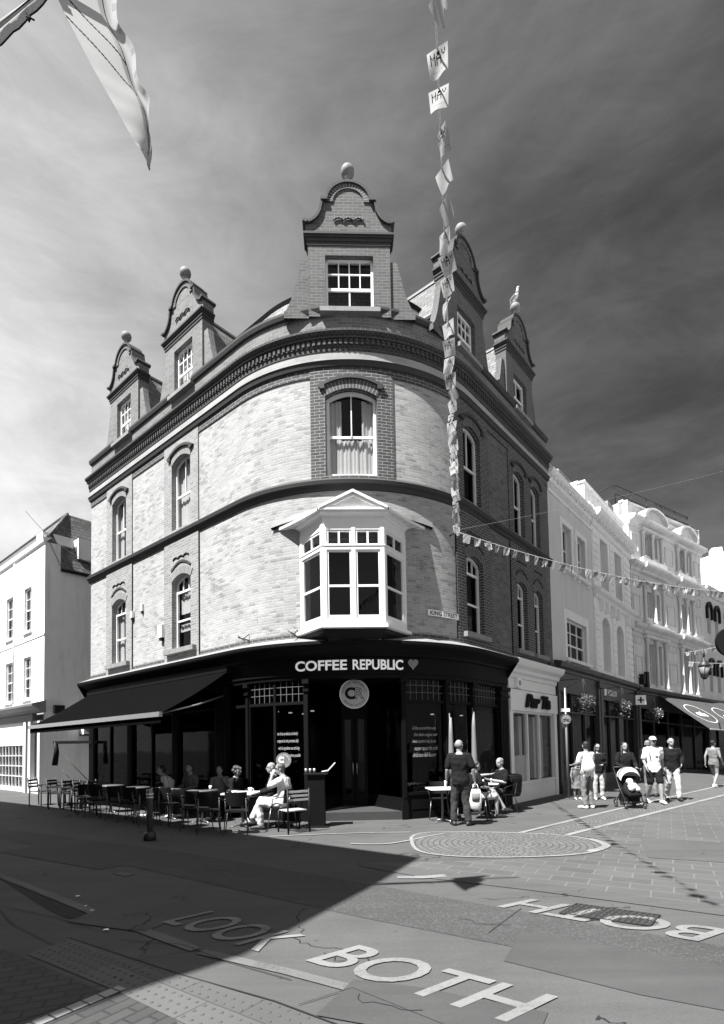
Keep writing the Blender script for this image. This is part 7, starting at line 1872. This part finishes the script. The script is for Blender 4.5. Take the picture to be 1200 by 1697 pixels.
person('smiling woman in a grey top at the shaded round table, facing us with hand raised', -3.55, 13.35, R(175), pose(SIT, elL=(-.30, .14, .84), wrL=(-.14, .14, 1.05)), 1.65, ('cloth_grey', 'long'), ('trousers', 'cloth_jeans'), 'cloth_white', ('hair_dark', 'bun'))
person('dim figure in a dark jacket over a pale shirt seated deep in the awning shade', -4.5, 14.0, R(150), SIT, 1.72, ('cloth_dim', 'long'), ('trousers', 'cloth_jeans'), 'cloth_white', ('hair_brown', 'short'))
person('sitter in a pale T-shirt leaning forward, leftmost of the people under the awning', -5.1, 14.05, R(110), pose(SIT, top=(0, .06, 1.0), neck=(0, .10, 1.06), head=(0, .15, 1.19), shL=(-.185, .06, .99), shR=(.185, .06, .99)), 1.72, ('cloth_khaki', 'short'), ('trousers', 'cloth_jeans'), 'cloth_white', ('hair_dark', 'short'))
# shopping street
bp_ = person('person in white top and striped trousers seen from behind with a white drawstring bag', 5.78, 13.93, R(22), pose(STAND, elL=(-.26, .06, 1.18), wrL=(-.20, .27, 1.14), elR=(.22, .06, 1.16), wrR=(.10, .27, 1.1)), 1.72, ('cloth_white', 'short'), ('trousers', 'cloth_grey'), 'cloth_white', ('hair_dark', 'short'), hy=R(-20))
DB = empty('drawstring_bag', (5.70, 13.75, 1.15), 'white drawstring bag on the back of the person in the white top', 'bag')
m = MB(); loft(m, [((5.76, 13.76, .92), .08, .04), ((5.76, 13.74, .98), .15, .075), ((5.76, 13.74, 1.12), .155, .08), ((5.76, 13.77, 1.28), .10, .05), ((5.77, 13.80, 1.38), .03, .03)]); o = m.build('bag_body', 'cloth_white', DB)
for s in (-1, 1): m = MB(); m.tube([(5.77, 13.80, 1.38), (5.77+.10*s, 13.84, 1.46), (5.77+.14*s, 13.95, 1.42)], .006, 5); m.tube([(5.76+.12*s, 13.74, .98), (5.76+.05*s, 13.72, .78)], .005, 5); m.build('cord', 'cord', DB)
person('woman in glasses, dark jacket and pale jeans standing left of the pram in the shade', 7.0, 16.05, R(170), pose(STAND, elL=(-.24, .02, 1.14), wrL=(-.08, .2, 1.1)), 1.65, ('cloth_black', 'long'), ('trousers', 'cloth_pale_jeans'), 'cloth_white', ('hair_dark', 'long'), glasses=True)
person('small child in a pale dress standing in the shade of the dark shopfront', 6.4, 16.2, R(190), STAND, 1.12, ('cloth_grey', 'none'), ('dress', 'cloth_grey'), 'cloth_white', ('hair_brown', 'short'))
person('dark-haired woman in black pushing the pram towards us', 7.12, 14.65, R(178), pose(STAND, elL=(-.25, .08, 1.14), wrL=(-.16, .34, 1.05), elR=(.25, .08, 1.14), wrR=(.16, .34, 1.05)), 1.68, ('cloth_black', 'long'), ('trousers', 'cloth_black'), 'shoe_dark', ('hair_dark', 'long'), grip='LR')
mc = person('man in white cap, white T-shirt and black shorts walking beside the pram', 7.95, 14.75, R(172), pose(WALK, wrR=(.22, .10, .96)), 1.82, ('cloth_white', 'short'), ('shorts', 'cloth_black'), 'cloth_white', ('hair_dark', 'short'), cap='cloth_white', glasses=True)
g = local(); 
for s in (-1, 1): g.tube([(s*.12, .14, 1.22), (s*.13, .10, 1.44), (s*.13, -.05, 1.47), (s*.13, -.14, 1.3)], .014, 6)
g.build('bag_strap', 'cloth_grey', mc); g = local(); g.ball((-.04, .145, 1.28), (.035, .012, .02), 8); g.build('hung_sunglasses', 'eye_dark', mc)
person('man in black jacket and pale jeans stepping forward right of the man in the cap', 8.85, 15.45, R(165), pose(WALK, elL=(-.27, .0, 1.18), wrL=(-.20, .18, 1.02)), 1.78, ('cloth_black', 'long'), ('trousers', 'cloth_pale_jeans'), 'shoe_dark', ('hair_grey', 'receding'), hy=R(15))
person('grey-haired man in dark clothes bending away behind the walkers', 8.85, 16.6, R(-10), pose(STAND, top=(0, .10, 1.41), neck=(0, .14, 1.47), head=(0, .20, 1.60), shL=(-.185, .10, 1.41), shR=(.185, .10, 1.41)), 1.76, ('cloth_black', 'long'), ('trousers', 'cloth_grey'), 'shoe_dark', ('hair_grey', 'short'))
person('woman in a patterned top and short skirt walking off at the right edge', 12.75, 19.6, R(-60), WALK, 1.68, ('cloth_grey', 'none'), ('short_shorts', 'cloth_grey'), 'cloth_white', ('hair_dark', 'bun'), vox=.011)
# pram
PR = empty('pram', (6.85, 13.95, 0), 'dark pushchair with a pale striped hood and white bundle, pushed by the woman in black', 'pram', None, R(178))
m = local(); n = 14; vs = []
for i in range(n+1):
    a = pi*i/n
    for (yy, r) in ((-.10, .25), (.04, .27), (.16, .25)): vs.append((r*cos(a), yy, .80+r*sin(a)*.95-.10*(yy > .1)))
m.mesh_in(vs, [f for i in range(n) for f in ((3*i, 3*i+1, 3*i+4, 3*i+3), (3*i+1, 3*i+2, 3*i+5, 3*i+4))]); 
m.face([vs[3*i] for i in range(n+1)]); m.build('hood', 'cloth_khaki', PR)
m = local()
for i in range(n):
    a0, a1 = pi*i/n, pi*(i+1)/n; m.face([(.275*cos(a0), .02, .805+.26*sin(a0)), (.275*cos(a1), .02, .805+.26*sin(a1)), (.278*cos(a1), .06, .805+.262*sin(a1)), (.278*cos(a0), .06, .805+.262*sin(a0))])
m.build('hood_stripe', 'cloth_grey', PR)
m = local(); loft(m, [((0, -.05, .80), .22, .10), ((0, .0, .55), .20, .13), ((0, .15, .42), .19, .14), ((0, .38, .34), .17, .06)]); m.build('seat_shell', 'cloth_black', PR)
m = local(); elip(m, (0, .24, .56), (.12, .14, .10)); elip(m, (-.08, .33, .50), (.06, .10, .06)); elip(m, (.08, .34, .52), (.06, .09, .07)); elip(m, (.02, .12, .68), (.09, .08, .08)); o = m.build('white_blanket', 'cloth_white', PR); remesh(o, .012, 2, .015, 1)
for s in (-1, 1):
    m = local(); m.tube([(s*.22, .30, .18), (s*.22, -.05, .55), (s*.20, -.40, 1.03)], .014, 6); m.tube([(s*.22, -.22, .14), (s*.22, .10, .50)], .013, 6); m.build('frame', 'iron', PR)
m = local(); m.tube([(-.20, -.40, 1.03), (.20, -.40, 1.03)], .017, 6); m.build('push_bar', 'iron', PR)
m = local(); m.box((0, .02, .24), (.36, .40, .12)); m.build('basket', 'cloth_black', PR)
for s in (-1, 1):
    for y, r in ((.34, .085), (-.24, .11)):
        m = local(); 
        m.tube([(s*.235+r*0, y+r*.86*cos(a), r+r*.86*sin(a)) for a in [2*pi*i/16 for i in range(17)]], .016, 6); w_ = m.build('wheel', 'shoe_dark', PR)
        m = local(); m.tube([(s*.24-.012, y, r), (s*.24+.012, y, r)], .03, 8); [m.tube([(s*.235, y, r), (s*.235, y+r*.8*cos(a), r+r*.8*sin(a))], .004, 4) for a in (0, 1.26, 2.5, 3.8, 5.0)]; m.build('hub', 'chrome_dull', w_)
bpy.data.scenes.remove(WS)
